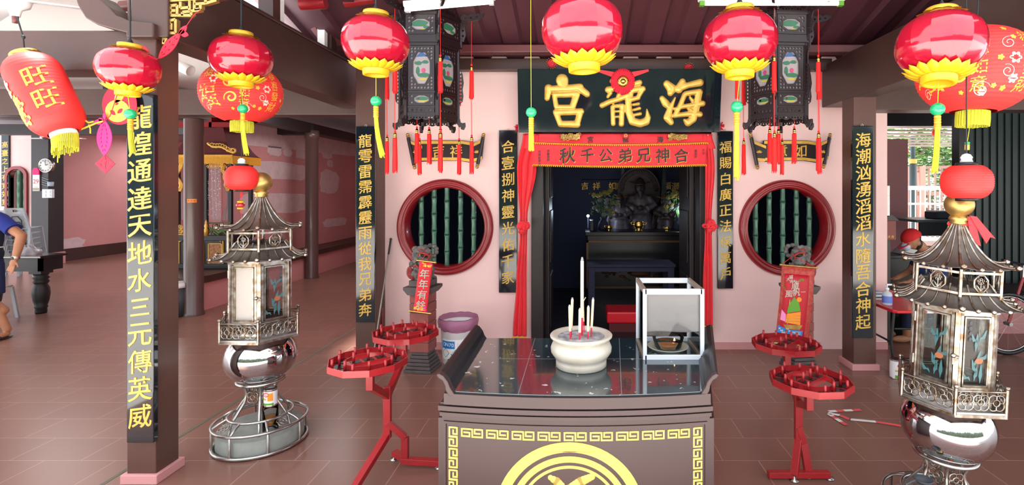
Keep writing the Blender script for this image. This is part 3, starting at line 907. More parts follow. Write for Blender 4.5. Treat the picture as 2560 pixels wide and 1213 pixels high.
# small plain red lanterns
M_['red_plain'] = mat('plain_red_fabric', s2l(222, 42, 46), .65)
def small_lantern(px, py, rpx, real, label, aspect=.80, dark_caps=True, tail=0, top=None, name='small_red_lantern', extra=None, sock=False, m='red_plain'):
    Y = real / rpx * F
    o = thing(name, label, 'lantern', P(px, py, Y), 0, 'plain round red lanterns')
    b = MB(); n = 40; pr = []
    for i in range(n + 1):
        v = -1 + 2 * i / n; a = abs(v); r = (1 - (a * .86) ** 2.6) ** .5
        pr.append((real * r * (1 + .012 * sin(v * 46)), v * aspect * real))
    b.lathe(pr, 36); obj('lantern_body', b, M_[m], o)
    h = aspect * real
    b = MB(); b.lathe([(0, h + .14 * real), (.42 * real, h + .14 * real), (.44 * real, h - .03 * real), (0, h - .03 * real)], 24); obj('top_cap', b, M_['black_matt'], o)
    b = MB(); b.lathe([(0, -h + .03 * real), (.44 * real, -h + .03 * real), (.42 * real, -h - .13 * real), (0, -h - .13 * real)], 24); obj('bottom_cap', b, M_['black_matt'], o)
    t = (top if top else 3.1) - o.location.z
    if sock:
        b = MB(); b.lathe([(0, h + .14 * real), (.26 * real, h + .14 * real), (.2 * real, h + .3 * real), (.24 * real, h + .36 * real), (.16 * real, h + .5 * real), (.05 * real, h + .55 * real)], 20); obj('lamp_socket', b, M_['plastic_white'], o)
    b = MB(); b.path([(0, 0, h), (0, 0, t)], max(.003, .03 * real), 6); obj('cord', b, M_['cord'], o)
    if tail:
        b = MB(); b.path([(0, 0, -h), (.004, 0, -h - tail)], .0035, 5); obj('tail_string', b, M_['red_thread'], o)
    return o
s1 = small_lantern(604, 445, 37, .10, 'bright red lantern on a white socket left of the left pagoda gold ball', .80, tail=.05, top=2.9, sock=True, m='red_nylon')
small_lantern(2416, 455, 55, .104, 'bright red lantern on a white socket before the right pagoda gold ball', .74, top=2.95, sock=True, m='red_nylon')
small_lantern(205, 263, 20, .13, 'small red lantern under the beam behind the long askew lantern', .8, top=3.0)
small_lantern(517, 340, 13, .12, 'small red lantern above the golden fringe of the shrine', .95, tail=.35, top=3.225)
small_lantern(640, 312, 9, .10, 'tiny red lantern half hidden behind the left printed lantern', .9, top=3.225)
small_lantern(727, 368, 12, .12, 'small red lantern hung before the patched wall, left of the farther round column', .95, tail=.42, top=3.2)
small_lantern(798, 371, 10, .12, 'small red lantern half hidden behind the farther round column', .95, top=3.2)
small_lantern(863, 342, 11, .12, 'small red lantern before the pale strip at the right end of the patched wall', .82, tail=.2, top=3.2)
small_lantern(2258, 377, 11, .10, 'small dark red lantern against the rose wall stub at right', .92, tail=.25, top=2.9)
small_lantern(2480, 368, 16, .10, 'small red lantern against the dark green shutter', .75, top=3.1)
small_lantern(2340, 333, 9, .07, 'tiny red lantern under the awning at right', .9, top=2.96)
# little pendant lantern with a red string under the left bright lantern
Yp = .10 / 37 * F
o = thing('mini_lantern', 'tiny red and yellow ornament lantern dangling under the lantern by the left pagoda', 'lantern', P(601, 513, Yp), 0)
s = Yp / F
b = MB(); b.ell((0, 0, 0), 10 * s, 10 * s, 7 * s); obj('lantern_body', b, M_['red'], o)
b = MB()
for z in (8, -8): b.lathe([(0, -2 * s), (7 * s, -2 * s), (7 * s, 2 * s), (0, 2 * s)], 18, T(0, 0, z * s))
obj('yellow_rim', b, M_['yellow'], o)
b = MB(); b.path([(0, 0, 10 * s), (.002, 0, 32 * s)], .0015, 5); obj('string', b, M_['red_thread'], o)
b = MB(); b.path([(0, 0, -10 * s), (4 * s, 0, -38 * s)], .0015, 5); b.path([(4 * s, 0, -38 * s), (6 * s, 0, -62 * s)], .006, 6); obj('tassel', b, M_['red_thread'], o)

# ------------------------------------------------------------------ carved palace lanterns
def fret_holes(w, h, centre, r=.012, gap=.0045):
    holes = []; step = 2 * r + gap
    nx = int((w - .012) / step); nz = int((h - .012) / step)
    for j in range(nz):
        for i in range(nx):
            x = (i - (nx - 1) / 2) * step; z = (j - (nz - 1) / 2) * step
            if centre and ((x / (centre[0] + r + .004)) ** 2 + (z / (centre[1] + r + .004)) ** 2) < 1: continue
            n = 7 if (i + j) % 2 else 5
            holes.append([(x + r * cos(2 * pi * k / n + i), z + r * sin(2 * pi * k / n + i)) for k in range(n)])
    return holes
def cusped(a, c, n=48):
    return [(a * (1 - .07 * abs(cos(4 * t))) * cos(t), c * (1 - .07 * abs(cos(4 * t))) * sin(t)) for t in [2 * pi * i / n for i in range(n)]]
M_['glass_pic'] = mat('pale_painted_glass', s2l(152, 141, 144), .25)
M_['pic_blue'] = mat('blue_glass_paint', s2l(44, 84, 140), .3)
M_['pic_green'] = mat('green_glass_paint', s2l(44, 100, 72), .3)
M_['pic_pink'] = mat('pink_glass_paint', s2l(176, 62, 100), .3)
M_['pic_yellow'] = mat('yellow_glass_paint', s2l(176, 160, 56), .3)
def panel_set(root, ap, w, h, zc, centre, pic, k6=6):
    """one fretted side with its painted glass, copied round the hexagon; ap = apothem"""
    b = MB()
    loops = [rect(-w / 2, w / 2, -h / 2, h / 2), cusped(*centre)] + fret_holes(w, h, centre)
    b.prism(loops, 0, .010, T(0, -ap, zc) @ FRONT)
    f0 = obj('fret_panel', b, M_['wood'], root)
    g = MB(); g.m = 0; g.prism(rect(-w / 2, w / 2, -h / 2, h / 2), -.012, -.007, T(0, -ap, zc) @ FRONT)
    for mi, loop in pic:
        g.m = mi; g.prism(loop, -.007, -.004, T(0, -ap, zc) @ FRONT)
    g0 = obj('painted_glass', g, [M_['glass_pic'], M_['pic_blue'], M_['pic_green'], M_['pic_pink'], M_['pic_yellow']], root)
    for k in range(1, k6):
        part_copy(f0, RZ(k * pi / 3)); part_copy(g0, RZ(k * pi / 3))
def hexring(r_out, r_in, z0, z1):
    b = MB(); b.prism([circ(0, 0, r_out, 6), circ(0, 0, r_in, 6)], z0, z1); return b
def blob(cx, cy, a, c, sd, n=14):
    rnd = random.Random(sd)
    return [(cx + a * (1 + .3 * (rnd.random() - .5)) * cos(2 * pi * i / n), cy + c * (1 + .3 * (rnd.random() - .5)) * sin(2 * pi * i / n)) for i in range(n)]
YPL = 4.7
def palace_lantern(loc, label):
    o = thing('palace_lantern', label, 'lantern', loc, 0, 'carved dark wood palace lanterns')
    # z = 0 at the feet; 1.02 m tall
    rb, rh = .262, .288
    # lower body
    for k in range(6):
        a = k * pi / 3
        b = MB(); b.box(-.016, .016, -.016, .016, .085, .72); q = MB(); q.mesh(b, T(rb * cos(a), rb * sin(a), 0) @ RZ(a)); obj('corner_post', q, M_['wood'], o)
    for k in range(6):
        a = k * pi / 3
        b = MB(); b.box(-.014, .014, -.014, .014, .74, .985); q = MB(); q.mesh(b, T(rh * cos(a), rh * sin(a), 0) @ RZ(a)); obj('corner_post', q, M_['wood'], o)
    for ro, ri, z0, z1 in ((.275, .232, .085, .115), (.272, .235, .155, .175), (.272, .235, .285, .305), (.282, .232, .70, .725), (.300, .235, .725, .765), (.306, .262, .965, .995), (.296, .26, .765, .79)):
        obj('rail', hexring(ro, ri, z0, z1), M_['wood'], o)
    ap = rb * cos(pi / 6); w = rb - .034
    # three painted tiers
    pic1 = [(1, [(-.05, .10), (-.015, .135), (0, .15), (.02, .13), (.06, .10), (.03, .105)]), (2, blob(-.03, .045, .035, .018, 1)), (2, blob(.03, .055, .028, .016, 2)), (2, blob(.02, -.06, .055, .020, 3)), (2, blob(-.035, -.02, .018, .035, 4)), (3, blob(.015, -.02, .018, .022, 5)), (4, blob(.02, -.095, .05, .008, 6)), (1, blob(.045, .11, .02, .006, 8))]
    panel_set(o, ap, w, .39, .503, (.080, .150), pic1)
    pic2 = [(2, blob(0, .008, .06, .018, 7)), (4, blob(.01, -.014, .05, .007, 8)), (3, blob(-.03, .01, .01, .01, 9))]
    panel_set(o, ap, w, .105, .23, (.07, .036), pic2)
    aph = rh * cos(pi / 6)
    panel_set(o, aph, rh - .03, .17, .878, (.085, .052), [(2, blob(-.01, .01, .07, .03, 11)), (2, blob(.045, -.02, .03, .012, 12)), (4, blob(.02, -.04, .03, .006, 13))])
    # low apron fret
    b = MB(); b.prism([rect(-w / 2, w / 2, -.018, .018)] + [circ((i - 2) * .038, 0, .012, 6) for i in range(5)], 0, .01, T(0, -ap, .135) @ FRONT)
    a0 = obj('apron', b, M_['wood'], o)
    b = MB()
    pts = [(-w / 2, .0), (w / 2, 0)] + [(w / 2 - w * i / 16, -.018 - .018 * abs(cos(i * pi / 5.3))) for i in range(17)]
    b.prism([pts] + [circ((i - 3.5) * .026, -.014, .007, 6) for i in range(8)], 0, .008, T(0, -ap, .085) @ FRONT)
    a1 = obj('fret_skirt', b, M_['wood'], o)
    b = MB()
    pts = [(-w / 2 - .01, .0), (w / 2 + .01, 0)] + [(w / 2 + .01 - (w + .02) * i / 20, .012 + .034 * sin(pi * i / 20) * (.7 + .3 * abs(cos(i * pi / 4)))) for i in range(21)]
    b.prism([pts] + [circ((i - 3) * .026, .014, .0085, 6) for i in range(7)], 0, .008, T(0, -aph, .995) @ FRONT)
    a2 = obj('crest', b, M_['wood'], o)
    for k in range(1, 6):
        for q in (a0, a1, a2): part_copy(q, RZ(k * pi / 3))
    # side fins, feet and dragon arms on every corner
    b = MB()
    fin = [(0, .22), (.02, .225), (.045, .25), (.052, .3), (.045, .36), (.055, .42), (.045, .50), (.03, .54), (0, .55)]
    fin = fin[::-1] if False else fin
    b.prism([fin] + [circ(.024, .25 + .033 * i, .011, 6) for i in range(9)], -.004, .004, T(rb, 0, 0) @ FRONT)
    fin0 = obj('side_fin', b, M_['wood'], o)
    b = MB()
    foot = [(-.03, .09), (.02, .09), (.026, .06), (.045, .05), (.07, .055), (.072, .02), (.055, -.012), (.03, -.005), (.028, .02), (.012, .012), (.0, .035), (-.018, .05)]
    b.prism(foot, -.013, .013, T(rb, 0, 0) @ FRONT)
    ft0 = obj('foot', b, M_['wood'], o, bevel=.004)
    b = MB()
    arm = [(0, .95), (.03, .99), (.10, .985), (.17, 1.0), (.21, 1.03), (.215, 1.06), (.19, 1.045), (.165, 1.06), (.13, 1.04), (.10, 1.06), (.07, 1.035), (.03, 1.05), (0, 1.02)]
    b.prism([arm, circ(.05, 1.01, .012, 7), circ(.10, 1.015, .011, 7), circ(.15, 1.025, .010, 7)], -.011, .011, T(rh, 0, 0) @ FRONT)
    arm2 = [(.0, .80), (.03, .80), (.05, .86), (.04, .93), (.06, .985), (0, .985)]
    b.prism([arm2, circ(.022, .85, .011, 7), circ(.02, .9, .011, 7)], -.006, .006, T(rh, 0, 0) @ FRONT)
    ar0 = obj('dragon_arm', b, M_['wood'], o, bevel=.003)
    for k in range(1, 6):
        for q in (fin0, ft0, ar0): part_copy(q, RZ(k * pi / 3))
    # top plate, chain
    b = MB(); b.prism(circ(0, 0, .25, 6), .985, .995); obj('top_plate', b, M_['wood'], o)
    b = MB()
    for i in range(9): b.torus((0, 0, 1.02 + i * .04), .016, .004, 12, 6, (RX(pi / 2) if i % 2 else RZ(pi / 2) @ RX(pi / 2)) @ SCL(.7, 1.3, 1))
    obj('chain', b, M_['steel'], o)
    # tassels from the arms: an upper and a lower one on each string
    def tas(x, y, z, L, sd):
        b = MB(); b.m = 0; b.mesh(tassel_mb(L, .018, 26, (0, 0), sd, 1.2, .0024), T(x, y, z))
        for q in (0, .024):
            b.m = 1; b.lathe([(0, .03), (.010, .03), (.0135, .014), (.0135, 0), (0, 0)], 12, T(x, y, z + q * .6))
        b.m = 0; b.ell((x, y, z + .055), .010, .006, .012, 10, 8)
        return b
    for k in range(6):
        a = k * pi / 3; x, y = (rh + .10) * cos(a), (rh + .10) * sin(a)
        st = MB(); st.path([(x, y, .985), (x, y, .56)], .0022, 5); st.path([(x, y, .40), (x + .004, y, -.06)], .0018, 5); st.path([(x - .006, y, .40), (x - .002, y, -.06)], .0018, 5)
        obj('tassel_string', st, M_['red_thread'], o)
        obj('tassel', tas(x, y, .53, .27, k + 3), [M_['red_thread'], M_['gold_metal']], o)
        obj('tassel', tas(x + .002, y, -.12, .30, k + 13), [M_['red_thread'], M_['gold_metal']], o)
    for x, y in ((0, 0), (-.10, -.04), (.12, -.06)):
        st = MB(); st.path([(x, y, .09), (x, y, -.02)], .002, 5); obj('tassel_string', st, M_['red_thread'], o)
        obj('tassel', tas(x, y, -.05, .28, int(x * 100) + 40), [M_['red_thread'], M_['gold_metal']], o)
    return o
zf = PZ(322, YPL)
pl = palace_lantern((PX(1073, YPL), YPL, zf), 'carved dark wood hexagonal lantern with red tassels, left of the name plaque')
clone(pl, (PX(1946, YPL), YPL, zf), (0, 0, R(4)), 'carved dark wood hexagonal lantern with red tassels, right of the name plaque')
# ================================================================== lettered boards
def board(name, label, cat, px0, px1, py0, py1, Y, text, yc0, yc1, csize, group, thick=.035, m='black', gm='gold_flat', flat=False, hook=True):
    """upright black board whose front face lies at depth Y; csize = letter height in photo pixels"""
    s = Y / F; w = (px1 - px0) * s; h = (py1 - py0) * s
    x = PX((px0 + px1) / 2, Y); zb = PZ(py1, Y)
    o = thing(name, label, cat, (x, Y + thick, zb), 0, group)
    b = MB(); b.box(-w / 2, w / 2, -thick, 0, 0, h); obj('panel', b, M_[m], o, bevel=.005)
    b = MB(); n = len(text)
    for i, ch in enumerate(text):
        py = yc0 + (yc1 - yc0) * i / max(n - 1, 1); z = (py1 - py) * s
        cs = csize * s * (.80 if ch in '三' else 1)
        glyph(b, ch, T(0, -thick - .001, z) @ FRONT @ SCL(cs, cs, cs * .5), 'flat' if flat else 'board')
    obj('lettering', b, M_[gm], o)
    if hook:
        b = MB(); b.torus((0, -thick * .5, h + .010), .010, .003, 12, 6, FRONT); obj('hanging_ring', b, M_['steel'], o)
    return o
board('couplet_board', 'tall black board with gold characters on the foreground brown pillar at left', 'sign', 316, 384, 236, 1108, 3.012, '龍煌通達天地水三元傳英威', 292, 1040, 60, 'black couplet boards')
board('couplet_board', 'black board with gold characters on the pillar at the left end of the pink facade', 'sign', 889, 937, 316, 806, 5.313, '龍雩雷霈霹靂雨從我兄弟奔', 352, 775, 33, 'black couplet boards')
board('couplet_board', 'black board with gold characters between the left round window and the door curtain', 'sign', 1247, 1293, 326, 732, 5.563, '合壹捌神靈光佑千家', 366, 694, 32, 'black couplet boards')
board('couplet_board', 'black board with gold characters between the door curtain and the right round window', 'sign', 1794, 1833, 328, 722, 5.563, '福賜白廣正法保萬戶', 368, 684, 30, 'black couplet boards')
board('couplet_board', 'black board with gold characters on the pillar at the right end of the pink facade', 'sign', 2131, 2184, 315, 845, 4.913, '海潮汹湧滔滔水隨吾合神起', 350, 805, 38, 'black couplet boards')
board('couplet_board', 'narrow black board with gold characters at the far left edge beside an arched window', 'sign', 3, 22, 337, 516, 11.963, '高臺之上有寬如意', 362, 505, 16, 'black couplet boards', gm='gold')

# name plaque
Yp = 5.40; s = Yp / F
plq = thing('name_plaque', 'large black plaque with three big raised gold characters above the door', 'sign', (PX(1547, Yp), Yp, PZ(331, Yp)), (R(7), 0, 0))
w, h = 500 * s, 154 * s
b = MB(); b.box(-w / 2, w / 2, -.05, .0, 0, h); obj('panel', b, M_['black'], plq, bevel=.006)
b = MB()
# brush strokes read off the raised characters: x, y in thirds of a pixel, radius
STROKES = {
 '宮': [[(365, 590, 38), (375, 640, 26)], [(268, 645, 24), (258, 715, 17)], [(268, 650, 20), (380, 648, 22), (490, 640, 24)], [(480, 640, 22), (540, 685, 20), (552, 695, 8)],
        [(308, 690, 15), (322, 770, 16)], [(312, 692, 16), (390, 690, 18), (468, 684, 20)], [(466, 690, 22), (440, 768, 20)], [(325, 778, 16), (438, 778, 16)],
        [(318, 812, 18), (352, 898, 18)], [(320, 815, 18), (400, 812, 20), (498, 808, 20)], [(492, 815, 20), (468, 898, 20)], [(355, 896, 20), (470, 898, 22)]],
 '龍': [[(718, 596, 16), (745, 622, 18)], [(690, 655, 20), (740, 645, 16), (800, 636, 18)], [(705, 678, 14), (688, 705, 10)], [(775, 672, 14), (760, 700, 12)], [(648, 765, 17), (700, 740, 16), (765, 722, 16), (830, 695, 16)],
        [(722, 778, 14), (728, 895, 15)], [(728, 772, 12), (792, 768, 14)], [(790, 772, 16), (786, 896, 17)], [(738, 808, 8), (775, 806, 8)], [(738, 846, 8), (775, 844, 8)],
        [(845, 596, 18), (850, 690, 17)], [(855, 618, 15), (912, 606, 17)], [(855, 662, 18), (905, 650, 18), (936, 650, 18)], [(932, 655, 16), (900, 712, 14)], [(850, 725, 15), (905, 712, 14)],
        [(832, 715, 20), (838, 810, 22), (865, 878, 24), (920, 892, 24), (962, 878, 24), (975, 850, 18), (966, 792, 4)], [(872, 760, 9), (906, 754, 10)], [(875, 796, 9), (915, 786, 10)], [(880, 832, 9), (920, 824, 11)]],
 '海': [[(1105, 615, 22), (1140, 650, 30), (1130, 680, 18)], [(1072, 715, 16), (1100, 752, 24), (1115, 775, 14)], [(1165, 712, 6), (1130, 790, 18), (1115, 850, 26), (1140, 885, 18)],
        [(1215, 600, 20), (1190, 650, 26)], [(1200, 640, 22), (1260, 622, 18), (1340, 606, 22)], [(1232, 690, 16), (1205, 760, 16), (1170, 830, 16)], [(1240, 684, 16), (1280, 676, 16), (1338, 672, 20)],
        [(1334, 676, 22), (1318, 780, 22), (1296, 860, 24), (1262, 888, 22), (1235, 868, 8)], [(1165, 790, 10), (1230, 772, 14), (1300, 762, 16), (1362, 752, 18)], [(1165, 838, 14), (1250, 826, 16), (1345, 828, 18)],
        [(1272, 712, 9), (1292, 735, 12)], [(1262, 790, 9), (1285, 802, 11)]]}
def brush(b, strokes, fn, rs, depth):
    for st_ in strokes:
        for (x0, y0, r0), (x1, y1, r1) in zip(st_[:-1], st_[1:]):
            n = max(2, int(sqrt((x1 - x0) ** 2 + (y1 - y0) ** 2) / 7))
            for i in range(n + 1):
                t = i / n; p = fn(x0 + (x1 - x0) * t, y0 + (y1 - y0) * t); r = (r0 + (r1 - r0) * t) * rs
                b.ell(p, r, depth, r, 10, 8)
for ch in '宮龍海':
    b = MB()
    brush(b, STROKES[ch], lambda x, y: Vector(((1280 + x / 2.888 - 1547) * s, -.052, (331 - y / 2.888) * s)), s / 2.888 * 1.22, .026)
    obj('character', b, M_['gold'], plq, remesh=.0045, smooth_it=3)
# red pleated rosette with gold boss, ribbon along the top
ros = thing('rosette', 'red pleated rosette with a gold boss on the top edge of the plaque', 'ornament', P(1557, 204, 5.26), (R(7), 0, 0))
b = MB(); n = 96; pr = []
def fn(u, v):
    a = 2 * pi * u; r = .012 + (.125 - .012) * v
    return (r * cos(a), -.018 * (1 - v) - .008 * cos(a * 36) * v, r * sin(a) * 1.05)
b.grid(fn, 216, 4, closed_u=True); obj('pleated_disc', b, M_['felt_red'], ros, solid=.004)
b = MB()
for sx in (-1, 1):
    b.prism([(0, .06), (sx * .10, .10), (sx * .26, .125), (sx * .27, .105), (sx * .12, .05), (0, .0)], -.008, .002, T(0, .01, 0) @ FRONT)
obj('ribbon', b, M_['red_cloth'], ros, bevel=.002)
b = MB(); b.lathe([(.058, 0), (.05, .014), (.028, .016)], 32, T(0, -.02, 0) @ FRONT)
for i in range(16): b.ell((.044 * cos(i * pi / 8), -.036, .044 * sin(i * pi / 8)), .006, .005, .006, 8, 6)
b.ell((0, -.04, 0), .028, .022, .028); obj('boss', b, M_['gold_metal'], ros)
# swags of red ribbon along the plaque top
o = thing('red_ribbon', 'thin red ribbon draped along the top edge of the black plaque', 'ribbon', P(1547, 182, 5.33), 0)
b = MB()
for x0, x1 in ((1300, 1540), (1575, 1800)):
    pts = []
    for i in range(25):
        t = i / 24; pts.append(Vector(((x0 + (x1 - x0) * t - 1547) * .00416, -.0, -.022 * sin(pi * t) * 1.0 + .02)))
    b.path(pts, .008, 6)
obj('ribbon_band', b, M_['red_cloth'], o)
def sequin(px, py, Y, r, label):
    o = thing('sequin_flower', label, 'ornament', P(px, py, Y), 0, 'red and gold flower ornaments')
    b = MB()
    for i in range(14):
        a = 2 * pi * i / 14
        b.ell((r * .55 * cos(a), 0, r * .55 * sin(a)), r * .26, .006, r * .2, 8, 6)
    b.ell((0, -.004, 0), r * .45, .012, r * .45, 12, 8); obj('petals', b, M_['felt_red'], o)
    b = MB()
    for k, q in ((16, .92), (8, .35)):
        for i in range(k):
            a = 2 * pi * i / k + .2; b.ell((r * q * cos(a), -.010, r * q * sin(a)), r * .10, .006, r * .08, 8, 6)
    obj('gold_beads', b, M_['gold_metal'], o)
sequin(1380, 158, YF - .125, .065, 'red flower ornament with gold beads above the left end of the plaque')
sequin(1722, 171, YF - .125, .062, 'red flower ornament with gold beads above the right end of the plaque')
def pompom(px, py, Y, r, label):
    o = thing('pompom', label, 'ornament', P(px, py, Y), 0, 'dark red pompoms')
    b = MB(); rnd = random.Random(px)
    for i in range(70):
        d = Vector((rnd.gauss(0, 1), rnd.gauss(0, 1), rnd.gauss(0, 1))).normalized() * r * rnd.uniform(.7, 1)
        b.path([(0, 0, 0), d], [.006, .004], 5)
    obj('threads', b, M_['felt_red'], o)
pompom(1296, 320, YF - .03, .05, 'dark red pompom at the lower left corner of the plaque')
pompom(1800, 316, YF - .03, .055, 'dark red pompom at the lower right corner of the plaque')
def gold_bracket(px, label):
    o = thing('gold_bracket', label, 'ornament', P(px, 342, 5.385), 0, 'carved gold brackets under the plaque')
    b = MB(); rnd = random.Random(px)
    b.box(-.10, .10, -.004, .012, -.024, .024)
    for i in range(26):
        x, z = rnd.uniform(-.095, .095), rnd.uniform(-.026, .026)
        b.torus((x, -.008, z), rnd.uniform(.010, .018), .005, 12, 6, FRONT @ RX(rnd.uniform(-.5, .5)))
    for i in range(12): b.ell((rnd.uniform(-.09, .09), -.01, rnd.uniform(-.02, .02)), .012, .010, .008, 8, 6)
    obj('carving', b, M_['brass'], o)
gold_bracket(1426, 'small carved gold bracket under the left part of the plaque')
gold_bracket(1694, 'small carved gold bracket under the right part of the plaque')
o = thing('hanging_ball', 'tiny red ball ornament with gold ring hanging under the plaque centre', 'ornament', P(1564, 340, 5.375), 0)
b = MB(); b.ell((0, 0, 0), .030, .030, .028); obj('ball', b, M_['red_cloth'], o)
b = MB(); b.torus((0, -.026, 0), .014, .005, 16, 6, FRONT); obj('gold_ring', b, M_['gold_metal'], o)

# ------------------------------------------------------------------ red door cloths
Yv = 5.42; sv = Yv / F
val = thing('door_valance', 'red cloth valance with black characters and gold bead trim across the door top', 'curtain', P(1548, 335, Yv), 0)
def cloth(name, top, bot, ya, yb, x_off_y, par, m='red_cloth', folds=9, amp=.012, sag=0., nu=80, nv=16):
    b = MB()
    def fn(u, v):
        x0 = top[0] + (bot[0] - top[0]) * v; x1 = top[1] + (bot[1] - top[1]) * v
        px = x0 + (x1 - x0) * u; py = ya(u) + (yb(u) - ya(u)) * v
        p = P(px, py, Yv)
        p.y += x_off_y - amp * (.5 + .5 * v) * sin(u * folds * 2 * pi + 1.3 * sin(v * 3)) - .006 * noise.noise(Vector((u * 9, v * 3, 1)))
        return p
    b.grid(fn, nu, nv); return obj(name, b, M_[m], par, world=True, solid=.004)
cloth('upper_cloth', (1312, 1778), (1306, 1790), lambda u: 334, lambda u: 372 + 3 * sin(pi * u), .012, val, folds=3, amp=.006)
cloth('lower_cloth', (1328, 1768), (1332, 1764), lambda u: 360 + 5 * sin(pi * u), lambda u: 413 + 4 * sin(pi * u), -.012, val, folds=2.5, amp=.007)
b = MB()
for ya, x0, x1, sg in ((359, 1328, 1768, 5), (414, 1333, 1764, 4)):
    for i in range(86):
        u = i / 85; p = P(x0 + (x1 - x0) * u, ya + sg * sin(pi * u), Yv); p.y -= .022
        b.ell(p, .0075, .0065, .010, 8, 6)
    b.path([P(x0 + (x1 - x0) * i / 30, ya - 2 + sg * sin(pi * i / 30), Yv) - Vector((0, .020, 0)) for i in range(31)], .005, 5)
obj('bead_trim', b, M_['tassel_gold'], val, world=True)
b = MB(); g = MB()
for ch, px, cs in (('秋', 1418, 40), ('千', 1468, 34), ('公', 1514, 34), ('弟', 1562, 36), ('兄', 1608, 36), ('神', 1655, 36), ('合', 1702, 36)):
    k = cs * sv; p = P(px, 389, Yv)
    glyph(b, ch, T(p.x, p.y - .0265, p.z) @ FRONT @ SCL(k, k, k * .15), 'board')
    glyph(g, ch, T(p.x + .002, p.y - .0245, p.z - .003) @ FRONT @ SCL(k * 1.07, k * 1.07, k * .08), 'board')
for ch, px in (('宮', 1476), ('龍', 1564), ('海', 1650)):
    k = 16 * sv; p = P(px, 349, Yv); glyph(b, ch, T(p.x, p.y - .006, p.z) @ FRONT @ SCL(k, k, k * .15), 'board')
for px, py, tx in ((1349, 380, '吉祥如意大利'), (1371, 378, '恭喜發財'), (1738, 378, '福如海'), (1757, 376, '大吉')):
    for i, ch in enumerate(tx):
        k = 7 * sv; p = P(px, py + i * 7.5, Yv); glyph(b, ch, T(p.x, p.y - .026, p.z) @ FRONT @ SCL(k, k, k * .2), 'flat')
obj('lettering', b, M_['ink'], val, world=True); obj('gold_outline', g, M_['tassel_gold'], val, world=True)
def drape(label, path, side):
    """path: (py, x0, x1) rows of photo pixels"""
    o = thing('door_curtain', label, 'curtain', P((path[0][1] + path[0][2]) / 2, path[-1][0], Yv), 0, 'red door curtains tied with knots')
    b = MB(); n = 60; rows = []
    def row(py):
        for a, c in zip(path[:-1], path[1:]):
            if a[0] <= py <= c[0]:
                t = (py - a[0]) / (c[0] - a[0]); t2 = t * t * (3 - 2 * t)
                return a[1] + (c[1] - a[1]) * t2, a[2] + (c[2] - a[2]) * t2
    y0, y1 = path[0][0], path[-1][0]
    def fn(u, v):
        py = y0 + (y1 - y0) * v; x0, x1 = row(min(max(py, y0), y1))
        p = P(x0 + (x1 - x0) * u, py, Yv)
        wf = (x1 - x0) / 50
        p.y += -.02 + .05 * (1 - .5 * wf) - .016 * min(1.2, wf + .25) * sin(u * 2 * pi * 2.8 + .9 * sin(v * 5)) - .005 * sin(u * 2 * pi * 6 + v * 4)
        return p
    b.grid(fn, 56, 90); obj('drape', b, M_['red_cloth'], o, world=True, solid=.003)
    b = MB(); q_ = P((path[0][1] + path[0][2]) / 2, 338, Yv); b.tube(q_, (q_.x, 5.57, q_.z), .008, n=8); obj('hook', b, M_['steel'], o, world=True)
    ky, kx0, kx1 = path[len(path) // 2]
    kc = P((kx0 + kx1) / 2, ky, Yv) - Vector((0, .03, 0))
    b = MB(); rnd = random.Random(side)
    for i in range(22):
        a = rnd.random() * 2 * pi; q = rnd.uniform(.0, .048)
        b.torus(kc + Vector((q * cos(a), -.035 * (1 - q / .06), q * sin(a) * 1.15)), rnd.uniform(.018, .032), .014, 14, 8, RX(pi / 2 + rnd.uniform(-.7, .7)) @ RY(rnd.uniform(-.7, .7)) @ SCL(1, .7, 1))
    obj('knot', b, M_['red_cloth'], o, world=True)
    b = MB(); x0, x1 = path[-1][1:]
    b.path([P(x0 + (x1 - x0) * i / 12, y1, Yv) + Vector((0, -.022 + .008 * sin(i), 0)) for i in range(13)], .007, 6); obj('hem_trim', b, M_['tassel_gold'], o, world=True)
drape('red curtain tied in a knot at the left side of the door', [(335, 1307, 1352), (420, 1293, 1340), (545, 1299, 1318), (567, 1297, 1319), (590, 1299, 1317), (700, 1290, 1316), (842, 1281, 1316)], 1)
drape('red curtain tied in a knot at the right side of the door', [(335, 1757, 1782), (420, 1764, 1788), (545, 1764, 1780), (565, 1762, 1782), (590, 1763, 1781), (700, 1759, 1783), (815, 1758, 1784)], 2)

